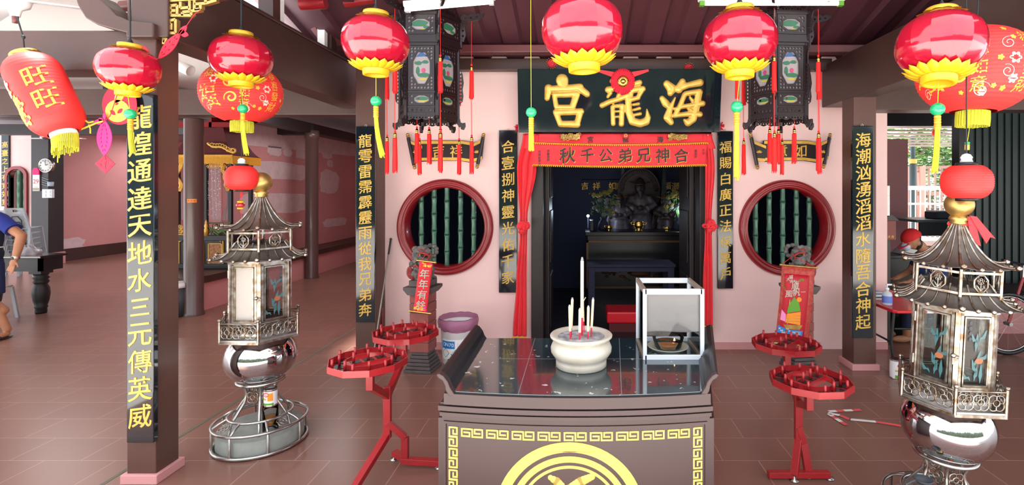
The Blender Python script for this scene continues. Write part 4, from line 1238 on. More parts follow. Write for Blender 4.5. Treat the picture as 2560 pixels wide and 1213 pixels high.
# ------------------------------------------------------------------ scroll plaques over the windows
def scroll(px0, px1, label, text):
    Y = YF - .03; s = Y / F; c = (px0 + px1) / 2; w = (px1 - px0)
    o = thing('scroll_plaque', label, 'sign', P(c, 380, Y), 0, 'carved scroll plaques over the round windows')
    L = lambda px, py: ((px - c) * s, (380 - py) * s)
    k = w / 195
    b = MB(); b.prism([L(c - 66 * k, 352), L(c - 20 * k, 352), L(c + 40 * k, 352), L(c + 62 * k, 356), L(c + 74 * k, 360), L(c + 66 * k, 408), L(c + 30 * k, 402), L(c - 20 * k, 402), L(c - 62 * k, 405), L(c - 66 * k, 396)], -.012, .012, FRONT)
    obj('scroll_panel', b, M_['wood'], o, bevel=.003)
    b = MB()
    b.prism([L(c + 58 * k, 364), L(c + 94 * k, 346), L(c + 88 * k, 398), L(c + 62 * k, 407)], -.006, .018, FRONT)
    obj('scroll_end', b, M_['wood'], o, bevel=.003); b = MB()
    b.prism([L(c - 94 * k, 350), L(c - 60 * k, 364), L(c - 62 * k, 404), L(c - 84 * k, 402)], -.006, .018, FRONT)
    obj('scroll_end', b, M_['wood'], o, bevel=.003)
    b = MB()
    def strip(pts, wd=7):
        for q in (0,):
            top = [L(x, y) for x, y in pts]; bot = [L(x, y + wd) for x, y in pts]
            b.prism(top[::-1] + bot, .0, .017, FRONT)
    strip([(c - 64 * k, 353), (c - 20 * k, 353), (c + 40 * k, 353), (c + 62 * k, 357)]); strip([(c - 62 * k, 395), (c - 20 * k, 394), (c + 30 * k, 394), (c + 64 * k, 399)])
    def strip2(a, d, e, f): b.prism([L(*a), L(*d), L(*e), L(*f)], .018, .022, FRONT)
    strip2((c + 58 * k, 364), (c + 93 * k, 347), (c + 93 * k, 354), (c + 58 * k, 371)); strip2((c + 62 * k, 399), (c + 88 * k, 391), (c + 88 * k, 398), (c + 62 * k, 407))
    strip2((c - 93 * k, 351), (c - 60 * k, 365), (c - 60 * k, 372), (c - 93 * k, 358)); strip2((c - 85 * k, 395), (c - 62 * k, 397), (c - 62 * k, 404), (c - 84 * k, 402))
    obj('gold_band', b, M_['gold'], o)
    b = MB()
    for ch, dx in text: 
        q = 30 * s * k; glyph(b, ch, T(*[L(c + dx * k, 378)[0], -.014, L(c, 378)[1]]) @ FRONT @ SCL(q, q, q * .4), 'board')
    for sx in (-1, 1):   # small lotus carving on the ends
        for i in range(5):
            a = R(30 + i * 30); p = L(c + sx * 76 * k, 384)
            b.ell((p[0] + .022 * cos(a), -.02, p[1] + .022 * sin(a)), .006, .004, .016, 8, 6, RY(pi / 2 - a))
    obj('gold_lettering', b, M_['gold'], o)
    for sx, a0, a1 in ((-1, (px0 + 3, 345), (px0 + 17, 412)), (1, (px1 - 7, 345), (px1 - 20, 410))):
        b = MB(); p, q = L(*a0), L(*a1); P0, P1 = Vector((p[0], -.015, p[1])), Vector((q[0], -.015, q[1]))
        b.tube(P0, P1, .020, n=16); obj('roller', b, M_['wood'], o)
        d = (P1 - P0).normalized(); b = MB()
        for pt, sg in ((P0, -1), (P1, 1)):
            b.ell(pt + d * sg * .012, .022, .022, .012); b.ell(pt + d * sg * .034, .019, .019, .019)
        obj('gold_finial', b, M_['brass'], o)
    return o
scroll(1019, 1215, 'dark scroll-shaped plaque with two gold characters above the left round window', (('吉', -20), ('祥', 24)))
scroll(1874, 2079, 'dark scroll-shaped plaque with two gold characters above the right round window', (('意', -24), ('如', 22)))

# ------------------------------------------------------------------ pipe, tube lights, eave details
o = thing('drain_pipe', 'white plastic pipe bending under the eave at the right end of the facade', 'pipe', P(2095, 250, YF - .05), 0)
b = MB(); Yq = YF - .045
pts = [P(2136, 167, Yq), P(2106, 168, Yq), P(2097, 172, Yq), P(2094, 182, Yq), P(2093, 236, Yq), P(2097, 246, Yq), P(2106, 251, Yq), P(2134, 252, Yq)]
b.path(pts, .022, 12)
obj('pipe_run', b, M_['white'], o, world=True)
b = MB()
for p, ax in ((pts[3], 'z'), (pts[4], 'z'), (pts[1], 'x'), (pts[6], 'x')):
    d = Vector((0, 0, .02)) if ax == 'z' else Vector((.02, 0, 0)); b.tube(p - d, p + d, .028, n=14)
obj('coupling', b, M_['white'], o, world=True)
def tube_light(p0, p1, label, lit=False):
    p0, p1 = Vector(p0), Vector(p1); c = (p0 + p1) / 2
    o = thing('tube_light', label, 'light fitting', c, 0, 'white fluorescent tube fittings under the roof')
    b = MB(); b.bar(p0, p1, .06, .05); obj('batten', b, M_['white'], o, world=True, bevel=.006)
    d = (p1 - p0).normalized()
    b = MB(); dn = Vector((0, 0, -.045)); b.tube(p0 + d * .05 + dn, p1 - d * .05 + dn, .015, n=12); obj('tube', b, M_['tube'], o, world=True)
    b = MB()
    for q in (p0 + d * .03, p1 - d * .03): b.box(q.x - .02, q.x + .02, q.y - .02, q.y + .02, q.z - .065, q.z - .02)
    obj('tube_holder', b, M_['lime' if lit else 'white'], o, world=True)
    for t in (.15, .85):
        q = p0 + (p1 - p0) * t; b = MB(); b.tube(q, (q.x, q.y, roof_z(q.y) + .02), .006, n=6); obj('hanger', b, M_['steel'], o, world=True)
tube_light(P(1010, 12, 4.35), P(1237, -8, 4.35), 'white tube light fitting above the left carved palace lantern')
tube_light(P(1746, -4, 4.3), P(2110, -4, 4.3), 'white tube light fitting above the right carved palace lantern', True)

# curved timber corbel and gold fretwork bracket at the head of the left pillar
Yc = 3.02; sc_ = Yc / F
b = MB()
outl = [(196, -2), (204, 20), (222, 48), (250, 64), (290, 76), (322, 84), (322, 95), (390, 95), (390, 60), (330, 54), (300, 42), (282, 22), (262, 4), (246, -12), (210, -12)]
b.prism([((x - 1450) * sc_, EYE - (y - 473) * sc_) for x, y in outl][::-1], -.12, .02, T(0, Yc, 0) @ FRONT)
struct('trim_4', b, M_['brown'], bevel=.008)
def fret_key(b, pts, w, dpt, M):
    for a, c in pts:
        b.mesh(MB().bar((a[0], a[1], 0), (c[0], c[1], 0), w, dpt, (0, 0, 1)), M)
br = thing('fret_bracket', 'gold fretwork corner bracket at the head of the left brown pillar', 'bracket', P(410, 112, 3.06), 0)
b = MB(); sq = 3.06 / F; Lp = lambda x, y: ((x - 1450) * sq, EYE - (y - 473) * sq)
segs = [((413, 4), (413, 112)), ((421, 14), (421, 84)), ((413, 4), (545, -4)), ((421, 84), (443, 84)), ((443, 84), (443, 50)), ((413, 108), (421, 96)), ((421, 96), (421, 84)), ((430, 16), (430, 40)), ((430, 40), (447, 40)), ((430, 28), (443, 28)), ((443, 50), (421, 54)),
        ((447, 14), (447, 40)), ((447, 14), (430, 16)), ((455, 6), (455, 22)), ((455, 22), (478, 20)), ((478, 4), (478, 30)), ((478, 30), (460, 32)), ((460, 32), (460, 42)), ((447, 40), (482, 40)), ((490, 2), (490, 26)), ((490, 26), (505, 24)), ((505, 12), (505, 24)), ((490, 12), (518, 10)), ((518, -2), (518, 10)), ((482, 40), (482, 30)), ((432, 60), (432, 76)), ((432, 60), (421, 62)), ((478, 30), (505, 26)), ((518, 10), (545, 2))]
for a, c in segs:
    a, c = Lp(*a), Lp(*c); b.bar((a[0], 3.06, a[1]), (c[0], 3.06, c[1]), .017, .03, (0, 1, 0))
obj('fretwork', b, M_['brass'], br, world=True, bevel=.002)
# red round purlin above the left pillar
b = MB(); b.tube(P(305, 16, 3.3), P(565, -12, 3.3), .034, n=18); struct('trim_6', b, M_['maroon'])
b = MB(); b.tube(P(752, 12, 4.6), P(815, 8, 4.6), .05, n=18); b.tube(P(862, 8, 4.7), P(960, -8, 4.7), .045, n=18); struct('trim_7', b, M_['red_dark'])
b = MB()
for px in (765, 795):
    a, c = P(px - 30, -10, 4.9), P(px + 55, 108, 5.3); b.bar(a, c, .07, .09)
struct('trim_8', b, M_['maroon'])
# white junction box with a spotlight
o = thing('junction_box', 'white square junction box under the beam by the gold fretwork', 'box', P(471, 78, 3.6), 0)
b = MB(); b.box(-.035, .035, -.03, .03, -.06, .06); obj('box_body', b, M_['white'], o, bevel=.006)
b = MB(); b.path([(.03, 0, -.05), (.03, 0, -.09), (.0, 0, -.13), (-.05, 0, -.14)], .004, 6); b.tube((0, 0, .06), (0, 0, .5), .01, n=6); obj('cable', b, M_['cord'], o)
o = thing('spotlight', 'white spotlight on the white ceiling right of the left brown pillar', 'light', P(460, 170, 4.2), 0)
b = MB(); b.mesh(MB().lathe([(0, -.06), (.040, -.06), (.046, .06), (.040, .06), (.036, .04), (0, .04)], 24), RY(R(115))); obj('lamp_head', b, M_['white'], o)
b = MB(); b.path([(-.04, 0, .02), (-.06, 0, .08), (-.05, 0, .34)], .008, 8); obj('bracket_arm', b, M_['steel'], o)
# ceiling fan hub from which the drum lantern hangs
o = thing('ceiling_fan', 'white ceiling fan hub with thin blades at the top left corner', 'fan', P(38, 0, 3.1), 0)
b = MB(); b.lathe([(0, -.10), (.022, -.10), (.03, -.06), (.065, -.04), (.075, .0), (.05, .04), (.0, .05)], 28); obj('motor', b, M_['plastic_white'], o)
b = MB(); b.lathe([(0, -.14), (.013, -.14), (.016, -.10), (0, -.10)], 16); obj('hook_cap', b, M_['maroon'], o)
b = MB(); b.tube((0, 0, .04), (0, 0, .4), .012, n=10); obj('down_rod', b, M_['white'], o)
for k in range(3):
    b = MB(); b.box(.06, .62, -.05, .05, -.004, .004); q = MB(); q.mesh(b, RZ(k * 2.094 + .5) @ RX(R(9))); obj('blade', q, M_['plastic_white'], o)
# ================================================================== altar
AZ = .90
alt = thing('altar', 'brown altar table with a dark tiled top, yellow key-pattern border and round emblem', 'altar', (0, 2.5, 0), 0)
def bow(x): return -.055 * (1 - (x / .6) ** 2)
def altar_out(x0, x1, y0, y1, off=0): 
    n = 28
    return [(x0 + (x1 - x0) * i / n, y0 + bow(x0 + (x1 - x0) * i / n) - off) for i in range(n + 1)] + [(x1, y1), (x0, y1)]
AY0, AY1 = 2.155, 2.92
M_['altar'] = mat('altar_brown_paint', s2l(60, 38, 39), .38, var=.08, vscale=4)  # the beams' brown paint, darkened because this front is lit more strongly
def splay(mb):
    for v in mb.v:
        if v.x > 0: v.x += v.x / .565 * .17 * max(0, (v.y - AY0) / (AY1 - AY0))
    return mb
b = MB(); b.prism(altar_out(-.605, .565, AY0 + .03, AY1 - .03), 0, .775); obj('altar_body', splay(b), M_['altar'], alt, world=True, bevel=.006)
b = MB()
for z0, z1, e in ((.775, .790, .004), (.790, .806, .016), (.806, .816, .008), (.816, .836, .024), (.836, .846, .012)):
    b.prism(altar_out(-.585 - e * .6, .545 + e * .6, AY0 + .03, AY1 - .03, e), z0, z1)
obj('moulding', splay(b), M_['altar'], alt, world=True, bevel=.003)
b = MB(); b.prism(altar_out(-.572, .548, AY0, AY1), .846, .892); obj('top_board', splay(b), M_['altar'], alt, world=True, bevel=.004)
b = MB(); b.prism(altar_out(-.545, .525, AY0 + .012, AY1), .892, AZ); obj('tile_top', splay(b), M_['granite'], alt, world=True, bevel=.002)
b = MB()
for x in (-.256, .172): b.box(x - .0012, x + .0012, AY0 - .035, AY1, AZ - .0005, AZ + .0005)
b.box(-.545, .525, 2.56, 2.5624, AZ - .0005, AZ + .0005)
obj('tile_joint', splay(b), mat('pale_joint', s2l(120, 130, 132), .6), alt, world=True)
# raised curling ends
for sx, x in ((-1, -.55), (1, .53)):
    prof = [(0, -.008), (.012, .012), (.016, .035), (.028, .058), (.045, .068), (.052, .080), (.040, .086), (.022, .076), (.004, .052), (-.006, .026), (-.024, .0), (-.024, -.008)]
    pr = [(x + sx * p[0], .892 + p[1]) for p in prof]
    b = MB(); b.m = 0; b.prism(pr, -AY1 - .0, -(AY0 + .02), FRONT)
    b.m = 1; b.prism(pr, -(AY0 + .02), -(AY0 - .012), FRONT)
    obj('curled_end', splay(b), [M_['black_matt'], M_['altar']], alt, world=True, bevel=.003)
# front panel border, key pattern and emblem, all laid on the bowed face
def on_face(mb, off=0.0):
    for v in mb.v:
        v.y = AY0 + .03 + bow(v.x) - off + v.y
    return mb
def xz(px, py): return ((px - 1450) * AY0 / F, EYE - (py - 473) * AY0 / F)
kx0, kx1, kz1 = -.603 + .045, .563 - .045, .742
b = MB()
for x0, x1, z0, z1 in ((kx0 - .022, kx0 - .012, 0, kz1 + .02), (kx1 + .012, kx1 + .022, 0, kz1 + .02)): b.box(x0, x1, -.006, 0, z0, z1)
for i in range(20): b.box(kx0 - .022 + (kx1 - kx0 + .044) * i / 20, kx0 - .022 + (kx1 - kx0 + .044) * (i + 1) / 20, -.006, 0, kz1 + .012, kz1 + .022)
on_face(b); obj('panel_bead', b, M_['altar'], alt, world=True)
b = MB()
KH = [(.15, .48), (.40, .48), (.40, .9), (.04, .9), (.04, .1), (.52, .1), (.52, .93), (.98, .93), (.98, .1), (.63, .1), (.63, .55), (.86, .55)]
KV = [(.5, .18), (.5, .36), (.92, .36), (.92, .04), (.08, .04), (.08, .49), (.92, .51), (.92, .96), (.08, .96), (.08, .64), (.52, .64), (.52, .82)]
def key_unit(pts, ox, oz, w, h, t, mir=False):
    for (ax, ay), (cx_, cy_) in zip(pts[:-1], pts[1:]):
        if mir: ax, cx_ = 1 - ax, 1 - cx_
        x0, x1 = ox + min(ax, cx_) * w, ox + max(ax, cx_) * w; z0, z1 = oz - max(ay, cy_) * h, oz - min(ay, cy_) * h
        b.box(x0 - t / 2, x1 + t / 2, -.0025, .001, z0 - t / 2, z1 + t / 2)
kh = .044; nun = 9; kw = (kx1 - kx0 - 2 * kh - .008) / nun
for i in range(nun): key_unit(KH, kx0 + kh + .010 + i * kw, kz1 - .002, kw - .014, kh - .006, .0070)
for i in range(9):
    key_unit(KV, kx0, kz1 - i * .091, kh - .004, .085, .0070); key_unit(KV, kx1 - kh + .004, kz1 - i * .091, kh - .004, .085, .0070, True)
b2 = MB()
for f_, sm_, mi_ in zip(b.f, b.sm, b.mi):
    if min(b.v[i].z for i in f_) > .002: b2.f.append(f_); b2.sm.append(sm_); b2.mi.append(mi_)
b2.v = b.v; b = b2
on_face(b); obj('key_pattern', b, M_['key'], alt, world=True)
ex, ez = xz(1424, 1284); b = MB()
q = AY0 / F
for ro, ri in ((186, 161), (151, 136), (128, 121)):
    b.prism([circ(ex, ez, ro * q, 72), circ(ex, ez, ri * q, 72)], -.001, .0035, FRONT)
FU = [[(1377, 1187, 7), (1392, 1196, 11), (1404, 1206, 9)], [(1479, 1184, 9), (1452, 1196, 12), (1425, 1212, 10), (1398, 1236, 9), (1366, 1268, 6)], [(1368, 1226, 8), (1412, 1218, 8)], [(1392, 1250, 8), (1390, 1300, 9), (1388, 1350, 8)], [(1398, 1272, 7), (1412, 1288, 5)],
      [(1424, 1236, 7), (1484, 1230, 8)], [(1432, 1252, 6), (1436, 1274, 6)], [(1434, 1252, 6), (1476, 1249, 7)], [(1476, 1250, 7), (1470, 1274, 6)], [(1436, 1276, 5), (1472, 1274, 5)], [(1420, 1290, 7), (1426, 1350, 7)], [(1422, 1292, 7), (1486, 1286, 8)], [(1486, 1288, 8), (1480, 1350, 8)], [(1426, 1350, 7), (1482, 1350, 7)], [(1453, 1292, 6), (1453, 1348, 6)], [(1426, 1320, 5), (1480, 1318, 5)]]
fu = MB(); brush(fu, FU, lambda x, y: Vector((xz(x, y)[0], 0, xz(x, y)[1])), q, .0035)
for f_, sm_, mi_ in zip(fu.f, fu.sm, fu.mi): b.f.append(tuple(i + len(b.v) for i in f_)); b.sm.append(sm_); b.mi.append(mi_)
b.v += fu.v
on_face(b); obj('round_emblem', b, M_['key'], alt, world=True)

# marble incense urn and its sticks
urn = thing('incense_urn', 'white marble incense bowl on the dark altar top', 'urn', (PX(1453, 2.47), 2.47, AZ), 0)
b = MB()
b.lathe([(0, 0), (.118, 0), (.122, .004), (.122, .028), (.117, .034), (.128, .045), (.145, .070), (.147, .090), (.138, .112), (.124, .122), (.122, .126), (.140, .132), (.149, .141), (.150, .148), (.146, .153), (.132, .151), (.120, .142), (.10, .138), (0, .138)], 64)
obj('bowl', b, M_['marble'], urn)
b = MB()
def fn(u, v):
    r = .121 * v; a = 2 * pi * u; return (r * cos(a), r * sin(a), .1405 + .006 * noise.noise(Vector((r * cos(a) * 30, r * sin(a) * 30, 1))) * (1 - v) + .003 * (1 - v))
b.grid(fn, 40, 10, closed_u=True); obj('ash_bed', b, M_['ash'], urn)
yu = 2.47
for i, (bx, by, tx, ty, w_, yo, lab) in enumerate([
    (1455, 846, 1455.5, 643, 8.2, .0, 'tallest thick cream incense stick standing in the middle of the marble bowl'),
    (1426, 846, 1424, 762, 6.6, -.05, 'cream incense stick at the far left of the marble bowl, shorter of the left two'),
    (1427.5, 842, 1431, 744, 6.4, -.02, 'cream incense stick second from left in the marble bowl, taller of the left two'),
    (1449, 850, 1450, 770, 6.8, -.06, 'short cream incense stick just left of and before the tallest stick'),
    (1469.5, 848, 1471, 764, 6.6, -.05, 'cream incense stick second from the right in the marble bowl'),
    (1477.5, 842, 1483, 744, 6.2, -.01, 'cream incense stick at the far right of the marble bowl'),
    (1460.5, 838, 1456.5, 708, 3.2, .05, 'thin bent cream incense stick leaning close behind the tallest stick')]):
    Y = yu + yo; pb, pt = P(bx, by, Y), P(tx, ty, Y); pb.z = AZ + .139
    o = thing('incense_stick', lab, 'incense', pb, 0, 'incense sticks in the marble bowl')
    r = w_ * Y / F / 2; d = pt - pb
    b = MB(); b.tube((0, 0, 0), d * .26, r * .62, n=8); obj('red_base', b, M_['incense_red'], o)
    b = MB(); b.tube(d * .24, d * .95, r, n=10)
    if i == 6: b.tube(d * .63, d * .63 + Vector((.012, 0, .022)), r * .7, n=6)
    obj('stick', b, M_['incense'], o)
    b = MB(); b.tube(d * .95, d * 1.0, r * .95, r * .5, n=10); obj('ash_tip', b, M_['ash'], o)

# glass box with an oil lamp inside
Yg = 2.55; sg = Yg / F
gb = thing('lamp_case', 'white-framed glass case with a paper sheet, standing on the altar top', 'case', (PX(1684, Yg), Yg + .16, AZ), 0)
w2, hh, d2 = .143, .352, .155
b = MB(); t = .019
for sx in (-1, 1):
    for sy in (-1, 1):
        b.box(sx * w2 - t / 2 * 1, sx * w2 + t / 2, sy * d2 - t / 2, sy * d2 + t / 2, 0, hh)
obj('corner_post', b, M_['alu'], gb, bevel=.0015)
b = MB()
for z, hz in ((t * .6, t * .6), (hh - t * .7, t * .7)):
    for sy in (-1, 1): (lambda q_: obj('cross_rail', q_, M_['alu'], gb, bevel=.0015))(MB().box(-w2, w2, sy * d2 - t / 2, sy * d2 + t / 2, z - hz, z + hz))
b = MB()
for z, hz in ((t * .5, t * .5), (hh - t * .6, t * .6)):
    for sx in (-1, 1): (lambda q_: obj('side_rail', q_, M_['alu_dark'], gb, bevel=.0015))(MB().box(sx * w2 - t / 2, sx * w2 + t / 2, -d2, d2, z - hz, z + hz))
b = MB(); b.box(-w2, w2, -d2 - .0015, -d2 + .0015, t, hh - t); obj('front_pane', b, M_['glass'], gb)
for sx in (-1, 1):
    b = MB(); b.box(sx * w2 - .0015, sx * w2 + .0015, -d2, d2, t, hh - t); obj('side_pane', b, M_['glass'], gb)
b = MB()
def fn(u, v): return (-w2 + t / 2 + .002 + (2 * w2 - t - .004) * u, -d2 + .012 + .004 * noise.noise(Vector((u * 3, v * 5, 2))), .135 + (hh - t - .14) * v + (.003 * sin(u * 7) if v == 0 else 0))
b.grid(fn, 24, 24); obj('paper_sheet', b, M_['paper'], gb, solid=.001)
dish = thing('saucer', 'round cream saucer under the glass oil bowl inside the white-framed case', 'dish', (gb.location.x - .004, gb.location.y - .02, AZ), 0)
M_['glaze'] = mat('celadon_glaze', s2l(196, 206, 190), .25)
b = MB(); b.lathe([(0, .004), (.06, .004), (.06, 0), (.072, .002), (.104, .024), (.108, .028), (.104, .030), (.07, .011), (0, .009)], 48); obj('dish_body', b, M_['glaze'], dish)
bowl = thing('oil_lamp', 'clear glass bowl of amber oil with a small flame, on the cream saucer in the case', 'lamp', (dish.location.x, dish.location.y, AZ + .0095), 0)
b = MB(); b.lathe([(0, 0), (.055, 0), (.070, .016), (.078, .050), (.082, .066), (.079, .066), (.075, .050), (.066, .018), (.052, .004), (0, .004)], 48); obj('bowl', b, M_['glass'], bowl)
b = MB(); b.lathe([(0, .0045), (.051, .0045), (.064, .018), (.0715, .040), (0, .040)], 40); obj('oil', b, M_['oil'], bowl)
b = MB(); b.lathe([(0, 0), (.0045, .004), (.004, .012), (0, .022)], 12, T(.03, -.02, .043)); obj('flame', b, M_['flame'], bowl)

# ================================================================== pagoda lamps
M_['lining'] = mat('yellowed_white_lining', s2l(196, 186, 182), .8, var=.05, vscale=8)
def star_ring(b, c, R_, M, tr=.0042):
    # round boss and a four-pointed wavy frame
    b.mesh(MB().torus((0, 0, 0), R_ * .36, tr, 18, 6), M)
    pts = []
    for i in range(32):
        t = 2 * pi * i / 32; r = R_ * (.74 + .26 * abs(cos(2 * t)) ** 1.0 * (1 if True else 0))
        pts.append((r * cos(t + pi / 4), r * sin(t + pi / 4), 0))
    b.mesh(MB().path(pts, tr, 6, closed=True), M)
    for k in range(4):
        a = pi / 2 * k; b.mesh(MB().tube((R_ * .36 * cos(a), R_ * .36 * sin(a), 0), (R_ * .8 * cos(a), R_ * .8 * sin(a), 0), tr * .9, n=6), M)
def flower_oct(b, M, r=.052):
    b.mesh(MB().path([(r * .82 * cos(pi / 8 + k * pi / 4), r * sin(pi / 8 + k * pi / 4), 0) for k in range(8)], .005, 6, closed=True), M)
    for k in range(5):
        a = 2 * pi * k / 5 + pi / 2; b.mesh(MB().torus((.011 * cos(a), .012 + .011 * sin(a), 0), .0055, .0022, 10, 5), M)
    b.mesh(MB().tube((0, .0, 0), (0, -r * .92, 0), .0025, n=6), M)
    for sx in (-1, 1): b.mesh(MB().path([(0, -r * .8, 0), (sx * .012, -.018, 0), (sx * .022, -.006, 0), (sx * .014, -.02, 0), (0, -r * .85, 0)], .0022, 5), M)
HEX = lambda r, k: Vector((r * cos(-pi / 2 + k * pi / 3), r * sin(-pi / 2 + k * pi / 3), 0))
def hexp(r, z0, z1, rin=None):
    b = MB(); L = [[tuple(HEX(r, k))[:2] for k in range(6)]]
    if rin: L.append([tuple(HEX(rin, k))[:2] for k in range(6)])
    b.prism(L, z0, z1); return b
def side_M(r, k, z):        # drawing plane on side k of a hexagon, x along the side
    a, c = HEX(r, k), HEX(r, (k + 1) % 6); m = (a + c) / 2; ang = atan2((c - a).y, (c - a).x)
    return T(m.x, m.y, z) @ RZ(ang) @ FRONT
def pagoda_roof(o, z0, ztop, r0, r1, ribs, lift, name_roof, power=2.0, under=True):
    def prof(v): return (r0 + (r1 - r0) * v, ztop - (ztop - z0) * (1 - (1 - v) ** power))
    b = MB()
    for k in range(6):
        def fn(u, v, k=k):
            r, z = prof(v); p = HEX(r, k).lerp(HEX(r, (k + 1) % 6), u)
            z += lift * v ** 3 * (abs(2 * u - 1) ** 2)
            return (p.x, p.y, z)
        b.grid(fn, 8, 14)
    obj(name_roof, b, M_['roof_steel'], o, solid=.003)
    for k in range(6):
        for j in range(ribs):
            u = j / ribs; pts = []
            for i in range(11):
                v = i / 10 if i < 10 else 1.06
                r, z = prof(min(v, 1)); r = r0 + (r1 - r0) * v
                p = HEX(r, k).lerp(HEX(r, (k + 1) % 6), u); p.z = z + lift * v ** 3 * (abs(2 * u - 1) ** 2) + .004
                pts.append(p)
            b = MB(); b.path(pts, .0075 if j == 0 else .0055, 8)
            b.ell(pts[-1], .0145 if j == 0 else .0115)
            obj('roof_rib', b, M_['rusty'], o)
def pagoda(loc, rot, label, flip=False):
    o = thing('pagoda_lamp', label, 'lamp', loc, rot, 'stainless steel pagoda lamps')
    # base
    b = MB(); b.lathe([(0, 0), (.262, 0), (.265, .004), (.265, .105), (.258, .112), (0, .112)], 56); obj('base_drum', b, M_['concrete'], o)
    b = MB(); b.torus((0, 0, .016), .283, .012, 72, 10); b.torus((0, 0, .158), .285, .010, 72, 10); b.torus((0, 0, .205), .195, .009, 60, 10); obj('base_ring', b, M_['steel'], o)
    for k in range(8):
        a = 2 * pi * k / 8 + .2; ca, sa = cos(a), sin(a)
        b = MB(); b.path([(.283 * ca, .283 * sa, .02), (.284 * ca, .284 * sa, .158), (.24 * ca, .24 * sa, .185), (.196 * ca, .196 * sa, .205)], .008, 8); obj('base_strut', b, M_['steel'], o)
        a += pi / 8; ca, sa = cos(a), sin(a)
        if k % 2 == 0:
            b = MB(); star_ring(b, None, .034, T(.24 * ca, .24 * sa, .183) @ RZ(a) @ RY(R(28)), .0038); obj('base_ornament', b, M_['rusty'], o)
    for k in range(6):
        a = -pi / 2 + k * pi / 3; ca, sa = cos(a), sin(a)
        pts = [(.205 * ca, .205 * sa, .115), (.19 * ca, .19 * sa, .18), (.15 * ca, .15 * sa, .24), (.108 * ca, .108 * sa, .30), (.092 * ca, .092 * sa, .36), (.110 * ca, .110 * sa, .405), (.142 * ca, .142 * sa, .432)]
        b = MB(); b.path(pts, .0085, 8); obj('flared_rib', b, M_['steel'], o)
        b = MB(); a2 = a + pi / 6; star_ring(b, None, .042, T(.088 * cos(a2), .088 * sin(a2), .335) @ RZ(a2 + pi / 2) @ FRONT, .0042); obj('waist_ornament', b, M_['rusty'], o)
    b = MB(); b.torus((0, 0, .430), .144, .010, 56, 10); b.torus((0, 0, .452), .138, .006, 56, 8); obj('neck_ring', b, M_['steel'], o)
    # polished ball
    b = MB(); pr = []
    for i in range(33):
        t = pi * i / 32; pr.append((.222 * sin(t) ** .92, .592 - .185 * cos(t)))
    b.lathe(pr, 64); obj('polished_ball', b, M_['mirror'], o)
    # deck and railing
    obj('deck', hexp(.262, .742, .762), M_['steel'], o, bevel=.002)
    obj('deck_rim', hexp(.266, .735, .75, .25), M_['rusty'], o)
    for k in range(6):
        p = HEX(.258, k); b = MB(); b.tube(p + Vector((0, 0, .745)), p + Vector((0, 0, .882)), .0085, n=10); b.ell(p + Vector((0, 0, .890)), .0115); obj('rail_post', b, M_['rusty'], o)
        q = HEX(.258, (k + 1) % 6)
        b = MB(); b.tube(p + Vector((0, 0, .868)), q + Vector((0, 0, .868)), .006, n=8); obj('hand_rail', b, M_['rusty'], o)
        b = MB()
        for i in (-1, 0, 1): star_ring(b, None, .046, side_M(.258, k, .812) @ T(i * .078, 0, 0), .0038)
        obj('rail_fretwork', b, M_['rusty'], o)
    # cabin
    r = .192
    obj('cabin_floor', hexp(r + .004, .762, .79), M_['steel'], o)
    for k in range(6):
        b = MB()
        for i in (-.5, .5): star_ring(b, None, .034, side_M(r + .008, k, .818) @ T(i * .085, 0, 0), .0034)
        obj('plinth_fretwork', b, M_['rusty'], o)
    obj('cabin_plinth', hexp(r, .79, .852, r - .01), M_['roof_steel'], o)
    for k in range(6):
        p = HEX(r, k); b = MB(); b.box(-.011, .011, -.011, .011, .79, 1.262); q = MB(); q.mesh(b, T(p.x, p.y, 0) @ RZ(-pi / 2 + k * pi / 3)); obj('cabin_post', q, M_['rusty'], o)
        M = side_M(r * 1.0, k, 0); L = r / 2 - .012
        b = MB()
        for x0, x1, z0, z1 in ((-L, L, .852, .868), (-L, L, 1.236, 1.252), (-L, -L + .014, .852, 1.252), (L - .014, L, .852, 1.252)): b.prism(rect(x0, x1, z0, z1), -.007, .007, M)
        for x0, x1, z0, z1 in ((-L + .018, L - .018, .872, .880), (-L + .018, L - .018, 1.224, 1.232), (-L + .018, -L + .025, .872, 1.232), (L - .025, L - .018, .872, 1.232)): b.prism(rect(x0, x1, z0, z1), -.003, .010, M)
        fr = obj('window_frame', b, M_['rusty'], o)
        front_paper = (k == 5) if not flip else (k == 99)
        b = MB(); b.prism(rect(-L + .014, L - .014, .866, 1.238), -.002, .002, M); obj('window_pane', b, M_['glass'] if not front_paper else M_['glass_dusty'], fr)
        if front_paper:
            b = MB(); b.prism(rect(-L + .016, L - .016, .90, 1.236), -.006, -.004, M); obj('white_lining', b, M_['lining'], fr)
        if k in (0, 5) and not front_paper or k == 0:
            g = MB()
            rnd = random.Random(k + 3 * flip)
            for (x0, z0, ang, ln) in ((.0, .90, 1.4, .07), (.01, .93, 1.9, .08), (-.005, .97, 1.2, .09), (.012, 1.0, .7, .08), (.0, 1.05, 1.5, .09), (.01, 1.09, 2.2, .06), (.015, 1.1, 1.0, .07), (.03, .89, 1.55, .09), (-.02, .9, 2.4, .06)):
                n = 8; pts = [(x0 + ln * i / n * cos(ang) , z0 + ln * i / n * sin(ang) + .008 * sin(i)) for i in range(n + 1)]
                nrm = (-sin(ang), cos(ang)); wv = [.009 * sin(pi * (i + .2) / (n + .4)) for i in range(n + 1)]
                g.prism([(p[0] + nrm[0] * w_, p[1] + nrm[1] * w_) for p, w_ in zip(pts, wv)] + [(p[0] - nrm[0] * w_, p[1] - nrm[1] * w_) for p, w_ in list(zip(pts, wv))[::-1]], .003, .004, M)
            g.m = 1
            g.prism(blob(.02, 1.005, .020, .016, 5), .004, .005, M)
